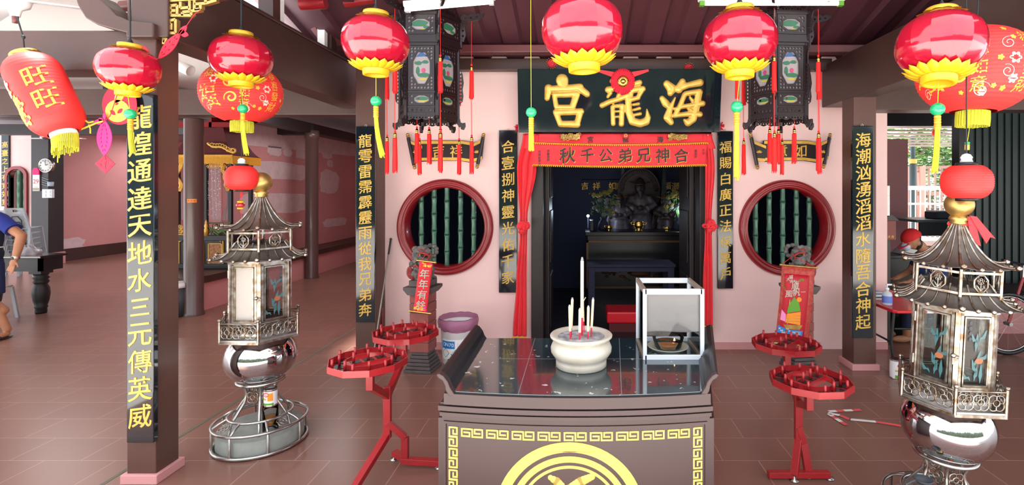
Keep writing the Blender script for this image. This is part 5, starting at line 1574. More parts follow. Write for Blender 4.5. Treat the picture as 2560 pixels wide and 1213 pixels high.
            for i in range(4 if k == 0 else 3): g.m = 2; g.prism(blob(.045 if not flip else -.03, 1.20 - i * .028, .008, .010, i + 9), .003, .004, M)
            obj('etched_flower', g, [M_['pic_teal'], M_['pic_rust'], M_['grey_dark']], fr)
    # door latch and hinges
    p = HEX(r + .012, 0); b = MB(); b.ell(p + Vector((-.014, -.004, 1.03)), .012); b.tube(p + Vector((-.014, 0, .985)), p + Vector((-.014, 0, 1.03)), .004, n=8); b.torus(p + Vector((.004, -.012, 1.02)), .008, .0028, 14, 6, FRONT); obj('latch', b, M_['steel'], o)
    p = HEX(r + .006, 5); b = MB()
    for z in (1.16, .93): b.tube(p + Vector((-.006, 0, z)), p + Vector((-.006, 0, z + .05)), .006, n=8)
    obj('hinge', b, M_['rusty'], o)
    # lower roof, gallery, upper roof
    obj('eave_beam', hexp(r + .02, 1.252, 1.270, r - .03), M_['rusty'], o)
    pagoda_roof(o, 1.278, 1.385, .165, .305, 4, .010, 'lower_roof')
    for k in range(6):
        p = HEX(.208, k); b = MB(); b.tube(p + Vector((0, 0, 1.325)), p + Vector((0, 0, 1.475)), .0085, n=8); obj('gallery_post', b, M_['rusty'], o)
        q = HEX(.208, (k + 1) % 6); b = MB()
        for z in (1.352, 1.458): b.bar(p + Vector((0, 0, z)), q + Vector((0, 0, z)), .010, .012)
        obj('gallery_rail', b, M_['rusty'], o)
        b = MB(); flower_oct(b, side_M(.208, k, 1.405), .046); obj('gallery_ornament', b, M_['rusty'], o)
    pagoda_roof(o, 1.478, 1.695, .028, .262, 3, .014, 'upper_roof', 2.3)
    b = MB(); b.lathe([(.03, 1.69), (.042, 1.70), (.036, 1.712), (.046, 1.722), (.040, 1.735), (.03, 1.745), (0, 1.745)], 32); obj('gold_collar', b, M_['brass'], o)
    b = MB(); b.ell((0, 0, 1.800), .070, .070, .068, 40, 24); obj('gold_ball', b, M_['brass'], o)
    return o
M_['pic_teal'] = mat('teal_glass_paint', s2l(62, 104, 108), .3)
M_['pic_rust'] = mat('rust_glass_paint', s2l(158, 92, 60), .4)
YPA = 3.56
pagoda((PX(653, YPA), YPA, 0), R(28), 'steel pagoda lamp with a gold ball, standing in front of the left round column')
YPB = 2.62
rp = pagoda((PX(2352, YPB), YPB, 0), (0, R(2.6), R(-30)), 'steel pagoda lamp with a gold ball and red ribbon, standing in front of the red table', True); rp.scale = (.93, .93, .93)
# red ribbon tied round the right pagoda's neck, with a little rosette
o = thing('ribbon_bow', 'red ribbon with two tails tied at the gold neck of the right pagoda lamp', 'ribbon', P(2398, 560, 2.60), 0)
s = 2.60 / F
b = MB(); b.lathe([(.045, -.012), (.052, 0), (.045, .012)], 24); obj('neck_band', b, M_['red_cloth'], o)
for (dx, dy), (ex_, ey_), n_ in (((0, -20), (18, 60), 1), ((4, -22), (52, 42), 2)):
    b = MB(); 
    loop = [(dx * s, -dy * s), ((dx + 16) * s, -(dy + 2) * s), ((ex_ + 14) * s, -(ey_ - 8) * s), ((ex_ + 2) * s, -(ey_ - 12) * s), ((ex_ - 8) * s, -(ey_ + 4) * s)]
    b.prism(loop, .05 + n_ * .004, .054 + n_ * .004, FRONT); obj('ribbon_tail', b, M_['red_cloth'], o)
b = MB(); b.path([(.02, -.05, -.06), (.022, -.055, -.15)], .005, 6); obj('tassel', b, M_['red_thread'], o)
b = MB()
for i in range(8): b.ell((.045 * cos(i * .8 + 3.6), .045 * sin(i * .8 + 3.6), -.018), .007)
obj('gold_beads', b, M_['yellow'], o)

# oil jar and milk tin kept on the left pagoda's base; tins at the right one
def tin(name, loc, r, h, label, can_label=True, lid=True, rot=0):
    o = thing(name, label, 'tin', loc, (0, 0, rot), 'milk tins')
    b = MB(); b.lathe([(0, 0), (r, 0), (r * 1.03, .003), (r, .007), (r, h - .006), (r * 1.03, h - .002), (r * .97, h), (r * .92, h - .006), (0, h - .006)], 32); obj('can', b, M_['steel'], o)
    n = 32
    def band(z0, z1, m, a0=0, a1=2 * pi, rr=1.012):
        b = MB()
        for i in range(n):
            a, c = a0 + (a1 - a0) * i / n, a0 + (a1 - a0) * (i + 1) / n
            b.add([(r * rr * cos(a), r * rr * sin(a), z0), (r * rr * cos(c), r * rr * sin(c), z0), (r * rr * cos(c), r * rr * sin(c), z1), (r * rr * cos(a), r * rr * sin(a), z1)], [(0, 1, 2, 3)], True)
        return b
    if can_label == 'orange':
        lb = [band(.010, h * .5, 0), band(h * .5, h - .01, 0)]; ms = ['orange', 'plastic_white']
        b = MB(); b.m = 0; b.mesh(band(.010, h * .42, 0)); 
        q = MB(); q.m = 1; q.mesh(band(h * .42, h - .012, 0)); q.mi = [1] * len(q.mi); b.mesh(q)
        q = band(h * .1, h * .34, 0, -1.9, -.9, 1.02); q.mi = [2] * len(q.mi); b.mesh(q)
        obj('printed_label', b, [M_['orange'], M_['key'], M_['red_cloth']], o)
    else:
        b = band(.012, h - .012, 0); q = band(.012, h * .22, 0, -2.6, -.6, 1.02); q.mi = [1] * len(q.mi); b.mesh(q)
        q = band(h * .35, h * .8, 0, -1.5, -.7, 1.02); q.mi = [2] * len(q.mi); b.mesh(q)
        q = band(h * .40, h * .5, 0, -2.6, -1.7, 1.02); q.mi = [3] * len(q.mi); b.mesh(q)
        obj('printed_label', b, [M_['plastic_white'], M_['lime'], M_['orange'], M_['key']], o)
    # oval badge
    b = MB(); k = 20; aa = -pi / 2 - .2
    pts = [(0, 0)] + [(cos(2 * pi * i / k), sin(2 * pi * i / k)) for i in range(k)]
    vs_ = [(r * 1.035 * cos(aa + x * .5), r * 1.035 * sin(aa + x * .5), h * .72 + y * h * .13) for x, y in pts]
    b.add(vs_, [(0, 1 + i, 1 + (i + 1) % k) for i in range(k)]); obj('red_badge', b, M_['red_cloth'], o)
    b = MB(); pts2 = [(x * .72, y * .62) for x, y in pts]
    b.add([(r * 1.05 * cos(aa + x * .5), r * 1.05 * sin(aa + x * .5), h * .72 + y * h * .13) for x, y in pts2], [(0, 1 + i, 1 + (i + 1) % k) for i in range(k)]); obj('white_oval', b, M_['white'], o)
    b = MB()
    for i, ch in enumerate('F&N'):
        v_, f_ = GLY[ch, 'flat']; zz = h * .72; sz = r * .26
        b.add([(r * 1.06 * cos(aa + (i - 1) * .22 + p.x * sz / r), r * 1.06 * sin(aa + (i - 1) * .22 + p.x * sz / r), zz + p.y * sz) for p in v_], f_)
    obj('red_lettering', b, M_['red_cloth'], o)
    return o
jl = P(676, 1065, 3.52); 
jar = thing('oil_jar', 'plastic measuring jar of amber oil standing on the left pagoda lamp base', 'jar', (PX(676, 3.48), 3.48, .112), 0)
b = MB(); b.lathe([(0, 0), (.045, 0), (.048, .006), (.048, .15), (.045, .17), (.043, .17), (.045, .15), (.045, .008), (0, .006)], 32); obj('jar_body', b, M_['glass'], jar)
b = MB(); b.lathe([(0, .007), (.0445, .007), (.0445, .095), (0, .095)], 32); obj('oil', b, M_['oil'], jar)
b = MB(); b.path([(.02, .045, .15), (.02, .075, .14), (.02, .078, .09), (.02, .046, .06)], .006, 8); obj('handle', b, M_['glass'], jar)
tl = tin('milk_tin', (jar.location.x + .002, 3.48, .112 + .171), .041, .115, 'upturned open tin with a worn label resting on the amber oil jar', 'plain')
Yt = 4.75
tin('milk_tin', (PX(2241, Yt), Yt, 0), .055, .175, 'white and green milk tin on the floor by the red table leg', 'plain', rot=.3)
b_ = thing('clear_jar', 'clear jar standing on the right pagoda lamp base under an orange tin', 'jar', (PX(2308, 2.45), 2.45, .106), 0)
b = MB(); b.lathe([(0, 0), (.05, 0), (.052, .006), (.052, .10), (.042, .115), (.040, .115), (.049, .098), (.049, .008), (0, .005)], 32); obj('jar_body', b, M_['glass'], b_)
b = MB(); b.lathe([(0, .006), (.0485, .006), (.0485, .045), (0, .045)], 28); obj('water', b, M_['glaze'], b_)
tin('milk_tin', (PX(2309, 2.45), 2.45, .222), .042, .118, 'orange and yellow milk tin on the clear jar at the right pagoda base', 'orange', rot=.25)
tp = thing('serving_spoon', 'dark ladle lying across the orange milk tin at the right pagoda base', 'ladle', (PX(2309, 2.45), 2.45, .342), 0)
b = MB(); b.lathe([(0, .0), (.03, .004), (.042, .02), (.040, .022), (.028, .008), (0, .004)], 24); b.path([(-.035, 0, .016), (-.07, -.01, .012), (-.10, -.02, .004)], .005, 6); obj('ladle_body', b, M_['grey_dark'], tp)
gbt = thing('green_bottle', 'green plastic bottle on the right side of the right pagoda lamp base', 'bottle', (PX(2385, 2.50), 2.50, .106), 0)
b = MB(); b.lathe([(0, 0), (.032, 0), (.034, .01), (.034, .09), (.014, .12), (.014, .14), (0, .14)], 24); obj('bottle_body', b, mat('green_plastic', s2l(30, 110, 60), .3), gbt)
b = MB(); b.lathe([(0, .14), (.016, .14), (.016, .16), (0, .16)], 20); obj('cap', b, M_['red_cloth'], gbt)

# ================================================================== candle racks
def tray(o, cx, cy, z, rot, R_=.222):
    M = T(cx, cy, z) @ RZ(rot); n = 10
    b = MB(); b.prism([circ(0, 0, R_, n), circ(0, 0, R_ - .006, n)], -.006, .030, M); b.prism([circ(0, 0, R_ * .56 + .006, n), circ(0, 0, R_ * .56, n)], -.006, .026, M)
    b.prism([circ(0, 0, R_ - .003, n), circ(0, 0, R_ * .56, n)], -.006, -.001, M)
    obj('tray_ring', b, M_['red_metal'], o)
    b = MB(); q = MB(); q.box(-R_ * .56, R_ * .56, -.035, .035, -.006, .024); b.mesh(q, M @ RZ(.6)); obj('tray_crossbar', b, M_['red_metal'], o)
    b = MB()
    for i in range(n):
        a0, a1 = 2 * pi * (i + .12) / n, 2 * pi * (i + .88) / n; am = (a0 + a1) / 2
        k = cos(pi / n)
        rin, rou = R_ * .60, R_ * .955 * .985
        b.prism([(rin * cos(a0), rin * sin(a0)), (rou * k * cos(a0) , rou * k * sin(a0)), (rou * k * cos(a1), rou * k * sin(a1)), (rin * cos(a1), rin * sin(a1))], .0, .003, M)
    for t in (-.07, 0, .07): b.mesh(MB().box(t - .026, t + .026, -.028, .028, .024, .0265), M @ RZ(.6))
    obj('wax_well', b, M_['wood'], o)
    pins = []
    for i in range(14):
        a = 2 * pi * i / 14 + .1; r = R_ * (.70 if i % 2 else .86); pins.append((r * cos(a), r * sin(a), .0))
    for t in (-.08, .0, .08): p = RZ(.6) @ Vector((t, 0, .02)); pins.append(tuple(p))
    first = None
    for p in pins:
        b = MB(); 
        if first is None:
            b.lathe([(.0, 0), (.0075, 0), (.0075, .062), (.0055, .062), (.0055, .05), (0, .05)], 10)
            first = obj('candle_socket', b, M_['red_metal'], o); c = first
        else:
            c = first.copy(); C.objects.link(c)
        c.location = M @ Vector(p)
def rack(label, px_post, Y0, trays, legs, h=.5, rot0=0.0):
    o = thing('candle_rack', label, 'candle rack', (px_post, Y0, 0), 0, 'red candle racks')
    W = lambda p: (px_post + p[0], Y0 + p[1], p[2])
    b = MB(); b.bar((0, 0, .20), (0, 0, h), .045, .03, (0, 1, 0)); obj('post', b, M_['red_metal'], o, bevel=.002)
    for (dx, dy, z) in trays:
        b = MB(); b.bar((0, 0, h - .06), (dx * .9, dy * .9, z - .14), .035, .04); b.bar((dx * .9, dy * .9, z - .16), (dx * .9, dy * .9, z - .005), .04, .035, (0, 1, 0)); obj('tray_arm', b, M_['red_metal'], o, bevel=.002)
        tray(o, dx, dy, z, .12 + dx)
    for pts in legs:
        b = MB()
        for a, c in zip(pts[:-1], pts[1:]): b.bar(a, c, .042, .035)
        obj('leg', b, M_['red_metal'], o, bevel=.002)
        p = Vector(pts[-1]); b = MB(); b.lathe([(0, -.0), (.028, 0), (.026, .008), (.008, .012), (.008, .03), (0, .03)], 18, T(p.x, p.y, 0)); obj('levelling_foot', b, M_['steel'], o)
    # drip can under the nearer tray
    dx, dy, z = trays[0]
    b = MB(); b.lathe([(0, 0), (.045, 0), (.045, .085), (0, .085)], 20, T(dx * .5, dy * .5, z - .10)); obj('drip_cup', b, M_['red_metal'], o)
    return o
rack('red two-tray candle rack left of the altar', -1.20, 3.19, [(-.02, -.24, .745), (.0, .33, .745)],
     [[(0, 0, .30), (0, 0, .22), (-.09, -.30, .035)], [(0, 0, .30), (.10, .03, .19), (.10, .03, .06), (.0, .12, .045)], [(.08, .02, .05), (.32, .02, .035)]], .52)
rack('red two-tray candle rack right of the altar', 1.335, 3.13, [(-.035, -.24, .655), (.055, .325, .69)],
     [[(0, 0, .30), (0, 0, .22), (-.05, -.06, .035)], [(0, 0, .30), (.03, 0, .2), (.05, -.02, .035)], [(-.2, -.04, .03), (.17, -.04, .03)]], .50)

# ================================================================== lions on brick posts
def lion(x, y, label_post, label_lion, mirror):
    sx = -1 if mirror else 1
    o = thing('stone_post', label_post, 'pedestal', (x, y, 0), R(-8) * sx, 'stone lion posts')
    b = MB()
    for i in range(6): 
        e = .135 - i * .010; b.box(-e, e, -e, e, i * .032, i * .032 + .028)
    obj('stepped_base', b, M_['stone_dark'], o, bevel=.004)
    b = MB(); z = .19; k = 0
    while z < .74:
        h = .088; e = .094 if k % 2 else .096; b.box(-e, e, -e, e, z, min(z + h, .745)); z += h + .006; k += 1
    obj('stone_block', b, M_['brick_red'], o, bevel=.004)
    b = MB(); b.box(-.088, .088, -.088, .088, .19, .74); obj('joint_core', b, M_['stone_dark'], o)
    b = MB()
    b.prism([(-.10, .74), (.10, .74), (.145, .79), (.145, .815), (-.145, .815), (-.145, .79)], -.13, .13, FRONT)
    b.box(-.10, .10, -.10, .10, .815, .875)
    obj('cap', b, M_['stone_dark'], o, bevel=.005)
    l = thing('stone_lion', label_lion, 'statue', (x, y, .875), R(-10) * sx, 'stone guardian lions')
    S = Matrix.Diagonal((sx, 1, 1, 1))
    # seated sideways, head thrown back with the mouth wide open
    b = MB(); rnd = random.Random(5)
    def E(c, a, d=None, e=None, M=None): b.mesh(MB().ell(c, a, d, e, 16, 12, M), S)
    def PT_(pts, r): b.mesh(MB().path(pts, r, 9), S)
    E((-.02, 0, .095), .085, .072, .098, RY(R(14))); E((-.06, 0, .055), .070, .078, .060); E((.04, -.03, .12), .060, .055, .085)
    for yy in (-.05, .045):
        PT_([(.045, yy, .14), (.07, yy, .08), (.066, yy, .02), (.09, yy, .012)], [.032, .026, .022, .022])
        PT_([(-.06, yy * 1.3, .07), (-.02, yy * 1.5, .05), (-.03, yy * 1.5, .014), (.015, yy * 1.5, .012)], [.04, .034, .024, .022])
        E((.095, yy, .014), .024, .022, .015); E((.022, yy * 1.5, .013), .022, .022, .014)
    E((-.005, -.015, .225), .098, .082, .095)                  # head and smooth side mane
    E((.03, -.045, .285), .070, .050, .036, RY(R(8)))           # brow and raised upper jaw
    E((.075, -.055, .275), .036, .040, .022, RY(R(25)))
    E((.10, -.06, .285), .018, .022, .014)                     # nose
    E((.055, -.06, .195), .058, .048, .036, RY(R(20)))          # lower jaw and beard
    E((-.072, -.03, .300), .026, .022, .022); E((-.088, -.03, .290), .016, .016, .016); E((-.06, -.03, .312), .014, .014, .014)   # curled ear
    for cx_, cz_, rr in ((.035, .20, .026), (.07, .19, .022), (.055, .165, .022), (.02, .165, .020), (-.02, .215, .020), (-.045, .245, .018), (-.035, .185, .018), (.09, .165, .016), (.0, .31, .018), (.03, .318, .018), (.06, .312, .016)):
        pts = [(cx_ + rr * (1 - .75 * i / 14) * cos(i * .62), -.092 - .012 * i / 14 - .02 * (1 - ((cx_ - .02) / .12) ** 2) * 0, cz_ + rr * (1 - .75 * i / 14) * sin(i * .62)) for i in range(15)]
        PT_(pts, [.0075] * 15); E((cx_, -.082, cz_), rr * 1.1, .014, rr * 1.1)
    for i in range(9): E((.03 - .1 * cos(i * .5 + .4), .02, .25 + .075 * sin(i * .5)), .024, .024, .022)
    E((-.098, -.035, .150), .032, .030, .030)                  # ball knob on the back
    body = obj('lion_body', b, M_['stone'], l, remesh=.0050, smooth_it=1)
    b = MB()
    for i in range(12):                                       # flame-like red flank and tail
        t = i / 11; a = 1.9 + t * 2.6
        b.mesh(MB().path([(-.075 + .02 * cos(a), -.062, .072 + .018 * sin(a)), (-.075 + .045 * cos(a + .15), -.068, .072 + .045 * sin(a + .15)), (-.075 + .066 * cos(a + .35), -.055, .072 + .07 * sin(a + .35))], [.009, .013, .007], 8), S)
    for i in range(4): b.mesh(MB().path([(-.05 + .02 * i, -.085, .03 + .006 * i), (-.01 + .02 * i, -.092, .04), (.03 + .012 * i, -.088, .022 + .004 * i)], [.006, .009, .005], 8), S)
    b.mesh(MB().path([(-.07, -.06, .13), (-.03, -.08, .145), (.0, -.09, .12)], [.008, .013, .008], 8), S)
    obj('red_mane', b, M_['stone_red'], l)
    b = MB(); b.mesh(MB().path([(.0, -.095, .245), (.015, -.108, .265), (.05, -.112, .268), (.085, -.10, .258), (.104, -.085, .235), (.102, -.085, .205)], [.006, .010, .012, .012, .010, .006], 9), S)
    b.mesh(MB().path([(-.01, -.095, .29), (.03, -.105, .298), (.07, -.095, .290)], [.005, .008, .005], 8), S)
    obj('red_lip', b, M_['stone_red'], l)
    b = MB(); b.mesh(MB().ell((.055, -.088, .240), .038, .018, .017), S); obj('dark_mouth', b, M_['ink'], l)
    b = MB(); b.mesh(MB().ell((-.022, -.100, .262), .012, .008, .010), S); obj('eye', b, M_['stone_dark'], l)
    b = MB(); b.mesh(MB().tube((.022, -.112, .256), (.024, -.112, .238), .006, .002), S); obj('gold_fang', b, M_['gold'], l)
    return o, l
YL = 4.98
lion(PX(1058, YL), YL, 'stone block post with a stepped base carrying the left lion', 'grey stone lion with red mouth and tail on the left post, red scroll hung on it', False)
YL2 = 5.02
lion(PX(1998, YL2), YL2, 'stone block post behind the sailing-ship scroll carrying the right lion', 'grey stone lion with red mouth on the right post, ship scroll hung on it', True)

# hanging New Year scrolls
Yh = 4.80; s = Yh / F
hs = thing('new_year_scroll', 'narrow red hanging scroll with four white characters on the left lion post', 'scroll', P(1066, 654, Yh), (0, R(7), 0))
w, h = .062, 128 * s
b = MB()
def fn(u, v): return (-w + 2 * w * u, -.006 * sin(v * 2.2), -h * v)
b.grid(fn, 6, 12); obj('red_sheet', b, M_['red_cloth'], hs, solid=.002)
for z, ww in ((0, .082), (-h, .094)):
    b = MB(); b.tube((-ww, 0, z), (ww, 0, z), .009, n=14)
    for q in (-1, 1): b.ell((q * ww, 0, z), .013, .012, .012)
    obj('gold_rod', b, M_['gold_metal'], hs)
b = MB()
for i, ch in enumerate('年年有餘'): glyph(b, ch, T(0, -.012, -.115 - i * .098) @ FRONT @ SCL(.088, .088, .02), 'board')
obj('white_lettering', b, M_['marble'], hs)
b = MB(); rnd = random.Random(2)
for i in range(34):
    top = i < 14; x = rnd.uniform(-.052, .052); z = -rnd.uniform(.015, .045) if top else -h + rnd.uniform(.015, .07)
    b.m = i % 3; b.prism(blob(x, z, rnd.uniform(.008, .016), rnd.uniform(.006, .011), i), .008, .0105 + i * .00012, FRONT)
obj('flower_border', b, [M_['orange'], M_['print_gold'], M_['pink_paper']], hs)
b = MB(); b.path([(-.05, 0, 0), (-.02, 0.02, .06), (.03, .04, .085), (.0, .0, .01)], .0025, 5); obj('hanging_cord', b, M_['red_thread'], hs)

Yh = 4.72; s = Yh / F
sh = thing('ship_scroll', 'wide red and gold hanging scroll with a green and yellow sailing ship on the right lion post', 'scroll', P(1996, 666, Yh), (0, R(5), 0))
w, h = .152, 196 * s
def sheet(x0, x1, z0, z1, y, m, name, par=sh, n=10):
    b = MB()
    def fn(u, v):
        z = z1 + (z0 - z1) * v; x = x0 + (x1 - x0) * u - .045 * (-z / h) ** 1.5 * (0 if True else 1)
        return (x, y - .012 * sin(-z / h * 4.0), z)
    b.grid(fn, 6, n); return obj(name, b, m, par, solid=.0016)
M_['brocade'] = mat('red_gold_brocade', s2l(186, 84, 62), .5, col2=s2l(168, 24, 36), vscale=34)
M_['scroll_red'] = mat('crimson_print', s2l(186, 12, 36), .5)
sheet(-w, w, -h, 0, 0, M_['brocade'], 'brocade_border')
sheet(-w + .03, w - .045, -h + .07, -.075, -.004, M_['scroll_red'], 'picture_ground')
Zb = lambda z: -.0065 - .012 * sin(-z / h * 4.0)
def shape(b, loop, off=.0):
    q = MB(); q.prism(loop, 0, .0012, FRONT)
    for v in q.v: v.y += Zb(v.z) - off
    b.mesh(q)
g = lambda px, py: ((px - 1996) * s, -(py - 666) * s)
b = MB(); shape(b, [g(1990, 742), g(2003, 756), g(2009, 776), g(1976, 784), g(1978, 765)]); obj('green_sail', b, M_['lime'], sh)
b = MB(); shape(b, [g(1976, 786), g(2010, 778), g(2012, 812), g(1974, 808)]); obj('yellow_sail', b, M_['orange'], sh)
b = MB()
for z0 in (790, 797, 804): shape(b, [g(1976, z0), g(2011, z0 - 2), g(2011, z0 - 1), g(1976, z0 + 1.2)], .001)
shape(b, [g(1979, 750), g(1981, 750), g(1981, 812), g(1979, 812)], .001); obj('mast_lines', b, M_['brass'], sh)
b = MB(); shape(b, [g(1962, 776), g(1974, 788), g(1974, 806), g(1961, 802)]); obj('pink_sail', b, mat('pink_print', s2l(238, 140, 200), .5), sh)
b = MB(); shape(b, [g(2003 + 6 * cos(t * .4), 748 + 6 * sin(t * .4)) for t in range(16)][::-1]); obj('orange_sun', b, M_['orange'], sh)
b = MB(); shape(b, [g(1970, 814), g(2018, 812), g(2012, 824), g(1978, 824)]); obj('ship_hull', b, M_['brass'], sh)
b = MB(); shape(b, [g(1957, 816), g(1972, 822), g(1990, 826), g(2020, 826), g(2020, 842), g(1957, 834)]); obj('blue_waves', b, M_['blue_print'], sh)
b = MB()
for i in range(9): 
    cx, cy = g(1962 + (i % 4) * 6 + i, 824 + (i % 3) * 5); shape(b, blob(cx, cy, .009, .008, i), .001)
for i in range(5): shape(b, [g(1985 + i * 6, 830 + i), g(2016, 829 + i * 3), g(2016, 830 + i * 3), g(1985 + i * 6, 831.2 + i)], .001)
obj('white_foam', b, M_['marble'], sh)
b = MB()
for ch, px, py, cs in (('一', 2011, 728, 12), ('帆', 1994, 730, 20), ('風', 1976, 736, 18), ('順', 1990, 716, 18), ('大', 1972, 700, 9), ('吉', 1980, 704, 9), ('大', 1987, 704, 9), ('利', 1994, 706, 9), ('福', 1978, 694, 10)):
    x, z = g(px, py); glyph(b, ch, T(x, Zb(z) - .002, z) @ FRONT @ SCL(cs * s, cs * s, .012), 'board')
obj('white_lettering', b, M_['marble'], sh)
b = MB()
for i in range(14):
    a = R(20 + i * 24); cx, cz = g(2006, 702) if i < 8 else g(1964, 708 + (i - 8) * 4)
    shape(b, [(cx, cz), (cx + .022 * cos(a) - .004 * sin(a), cz + .022 * sin(a) + .004 * cos(a)), (cx + .03 * cos(a), cz + .03 * sin(a))])
obj('green_leaves', b, M_['lime'], sh)
b = MB(); b.tube((-w - .012, 0, 0), (w + .012, 0, 0), .008, n=12)
for q in (-1, 1): b.ell((q * (w + .012), 0, 0), .012)
obj('top_rod', b, M_['brass'], sh)
b = MB(); b.tube((-w - .012, 0, -h), (w + .012, 0, -h), .011, n=12); obj('bottom_rod', b, M_['brass'], sh)
b = MB(); b.path([(-w, 0, .004), (-.02, .12, .07), (.02, .24, .08), (.05, .12, .06), (w, 0, .004)], .0025, 5); obj('hanging_cord', b, M_['red_thread'], sh)

# white pail with a bag over its rim
Yb = 5.22
bk = thing('pail', 'white chemical pail with a blue label and a purple bag over its rim, by the pink wall', 'bucket', (PX(1146, Yb), Yb, 0), 0)
b = MB(); b.lathe([(0, 0), (.155, 0), (.158, .006), (.175, .36), (.188, .37), (.188, .40), (.178, .40), (.170, .36), (.15, .02), (0, .015)], 56); obj('pail_body', b, M_['plastic_white'], bk)
def fn(u, v):
    a = 2 * pi * u; n_ = noise.noise(Vector((cos(a) * 3, sin(a) * 3, v * 4)))
    if v < .5: t = v / .5; r = .165 + .028 * sin(t * pi / 2); z = .30 + .155 * t
    else: t = (v - .5) / .5; r = .193 + .012 * sin(t * pi); z = .455 - (.10 + .03 * n_) * t
    return ((r + .006 * n_) * cos(a), (r + .006 * n_) * sin(a), z + .012 * n_)
b = MB(); b.grid(fn, 60, 16, closed_u=True); obj('bag_rim', b, M_['purple'], bk)
b = MB(); b.ell((.18, -.05, .345), .035, .03, .02); b.path([(.18, -.05, .34), (.20, -.04, .32)], [.02, .008], 8); obj('bag_knot', b, M_['purple'], bk)
def curved(a0, a1, z0, z1, off, n=12):
    q = MB(); f = lambda z: .158 + (.175 - .158) * z / .36 + off
    def fn(u, v):
        a = a0 + (a1 - a0) * u; z = z0 + (z1 - z0) * v; return (f(z) * cos(a), f(z) * sin(a), z)
    q.grid(fn, n, 2); return q
obj('paper_label', curved(-2.45, -.2, .06, .26, .001, 24), M_['white'], bk)
obj('blue_label', curved(-2.45, -1.55, .17, .245, .002), M_['blue_print'], bk)
def on_pail(loop, a0, z0):
    q = MB(); q.prism(loop, 0, .0001); n = len(q.v) // 2
    f = lambda z: .158 + (.175 - .158) * z / .36 + .0032
    out = [(f(z0 + v.y) * cos(a0 + v.x / .168), f(z0 + v.y) * sin(a0 + v.x / .168), z0 + v.y) for v in q.v[:n]]
    r = MB(); r.add(out, [t for t in q.f if max(t) < n]); return r
b = MB()
dg = .048
b.mesh(on_pail([(-dg, 0), (0, -dg), (dg, 0), (0, .0)], -1.52, .115))
b.mesh(on_pail([[(-dg, 0), (0, -dg), (dg, 0), (0, dg)], [(-dg * .93, 0), (0, -dg * .93), (dg * .93, 0), (0, dg * .93)]], -1.52, .115))
b.mesh(on_pail([[(-dg, 0), (0, -dg), (dg, 0), (0, dg)], [(-dg * .9, 0), (0, -dg * .9), (dg * .9, 0), (0, dg * .9)]], -2.18, .125))
b.mesh(on_pail([(-.008, .01), (.008, .01), (.004, .03), (-.004, .03)], -1.52, .115)); b.mesh(on_pail(circ(0, -.06, .014, 14), -1.95, .115))
for i in range(9): b.mesh(on_pail(rect(-.05, .05 - (i % 3) * .012, 0, .0016), -1.10, .225 - i * .009))
for i in range(12): b.mesh(on_pail(rect(-.04, .04 - (i % 4) * .01, 0, .0014), -.60, .20 - i * .008))
obj('black_print', b, M_['ink'], bk)
b = MB()
def glyph_pail(ch, a0, z0, sz):
    v_, f_ = GLY[ch, 'flat']; f = lambda z: .158 + (.175 - .158) * z / .36 + .0035
    b.add([(f(z0 + p.y * sz) * cos(a0 + p.x * sz / .168), f(z0 + p.y * sz) * sin(a0 + p.x * sz / .168), z0 + p.y * sz) for p in v_], f_)
for i, ch in enumerate('ON'): glyph_pail(ch, -2.24 + i * .20, .212, .036)
for i, ch in enumerate('70'): glyph_pail(ch, -1.82 + i * .15, .208, .036)
obj('white_print', b, M_['white'], bk)

# mop and broom handles leaning by the left facade pillar
p0, p1 = P(953, 760, 5.33), P(977, 598, 5.56)
d = (p0 - p1); p0f = p1 + d * ((p1.z) / (p1.z - p0.z))
o = thing('mop_handle', 'grey mop handle leaning on the pink wall beside the left facade pillar', 'mop', p0f, 0)
b = MB(); b.tube(p0f, p1 + (p1 - p0f).normalized() * -.16, .008, n=12); obj('grey_pole', b, M_['alu_dark'], o, world=True)
b = MB(); b.tube(p1 + (p0f - p1).normalized() * .17, p1, .010, n=12); b.torus(p1, .010, .004, 12, 6, FRONT); obj('grip', b, M_['black_matt'], o, world=True)
b = MB(); b.box(p0f.x - .12, p0f.x + .12, p0f.y - .04, p0f.y + .04, .0, .04); obj('mop_head', b, M_['grey_dark'], o, world=True, bevel=.01)
a, c = P(955, 872, 5.45), P(957, 700, 5.575)
a.z = 0
o = thing('broom_handle', 'red and black broom stick standing close to the left facade pillar', 'broom', a, 0)
b = MB(); m = a.lerp(c, .62); b.tube(a + Vector((0, 0, .05)), m, .010, n=10); obj('red_pole', b, M_['red_dark'], o, world=True)
b = MB(); b.tube(m, c, .011, n=10); obj('black_grip', b, M_['black_matt'], o, world=True)
b = MB(); b.prism([(a.x - .06, 0), (a.x + .06, 0), (a.x + .03, .09), (a.x - .03, .09)], -a.y - .02, -a.y + .02, FRONT); obj('bristles', b, M_['grey_dark'], o, world=True)

# barrier tape dropped on the floor
tp = thing('barrier_tape', 'red and white striped tape lying on the floor right of the altar', 'tape', P(2130, 1045, floorY(1045)), 0)
b = MB()
for pts in ([(2072, 1030), (2110, 1028), (2152, 1026)], [(2070, 1034), (2100, 1040), (2125, 1050), (2190, 1056), (2252, 1066)], [(2072, 1036), (2090, 1048), (2116, 1064)]):
    n = 12; W = []
    for i in range(n + 1):
        t = i / n * (len(pts) - 1); k = min(int(t), len(pts) - 2); f = t - k
        px, py = pts[k][0] + (pts[k + 1][0] - pts[k][0]) * f, pts[k][1] + (pts[k + 1][1] - pts[k][1]) * f
        Y = floorY(py); W.append(Vector((PX(px, Y), Y, .004)))
    for i in range(n):
        d = (W[i + 1] - W[i]); nn = Vector((-d.y, d.x, 0)).normalized() * .018
        b.m = (i // 3) % 2; b.add([W[i] - nn, W[i + 1] - nn, W[i + 1] + nn, W[i] + nn], [(0, 1, 2, 3)])
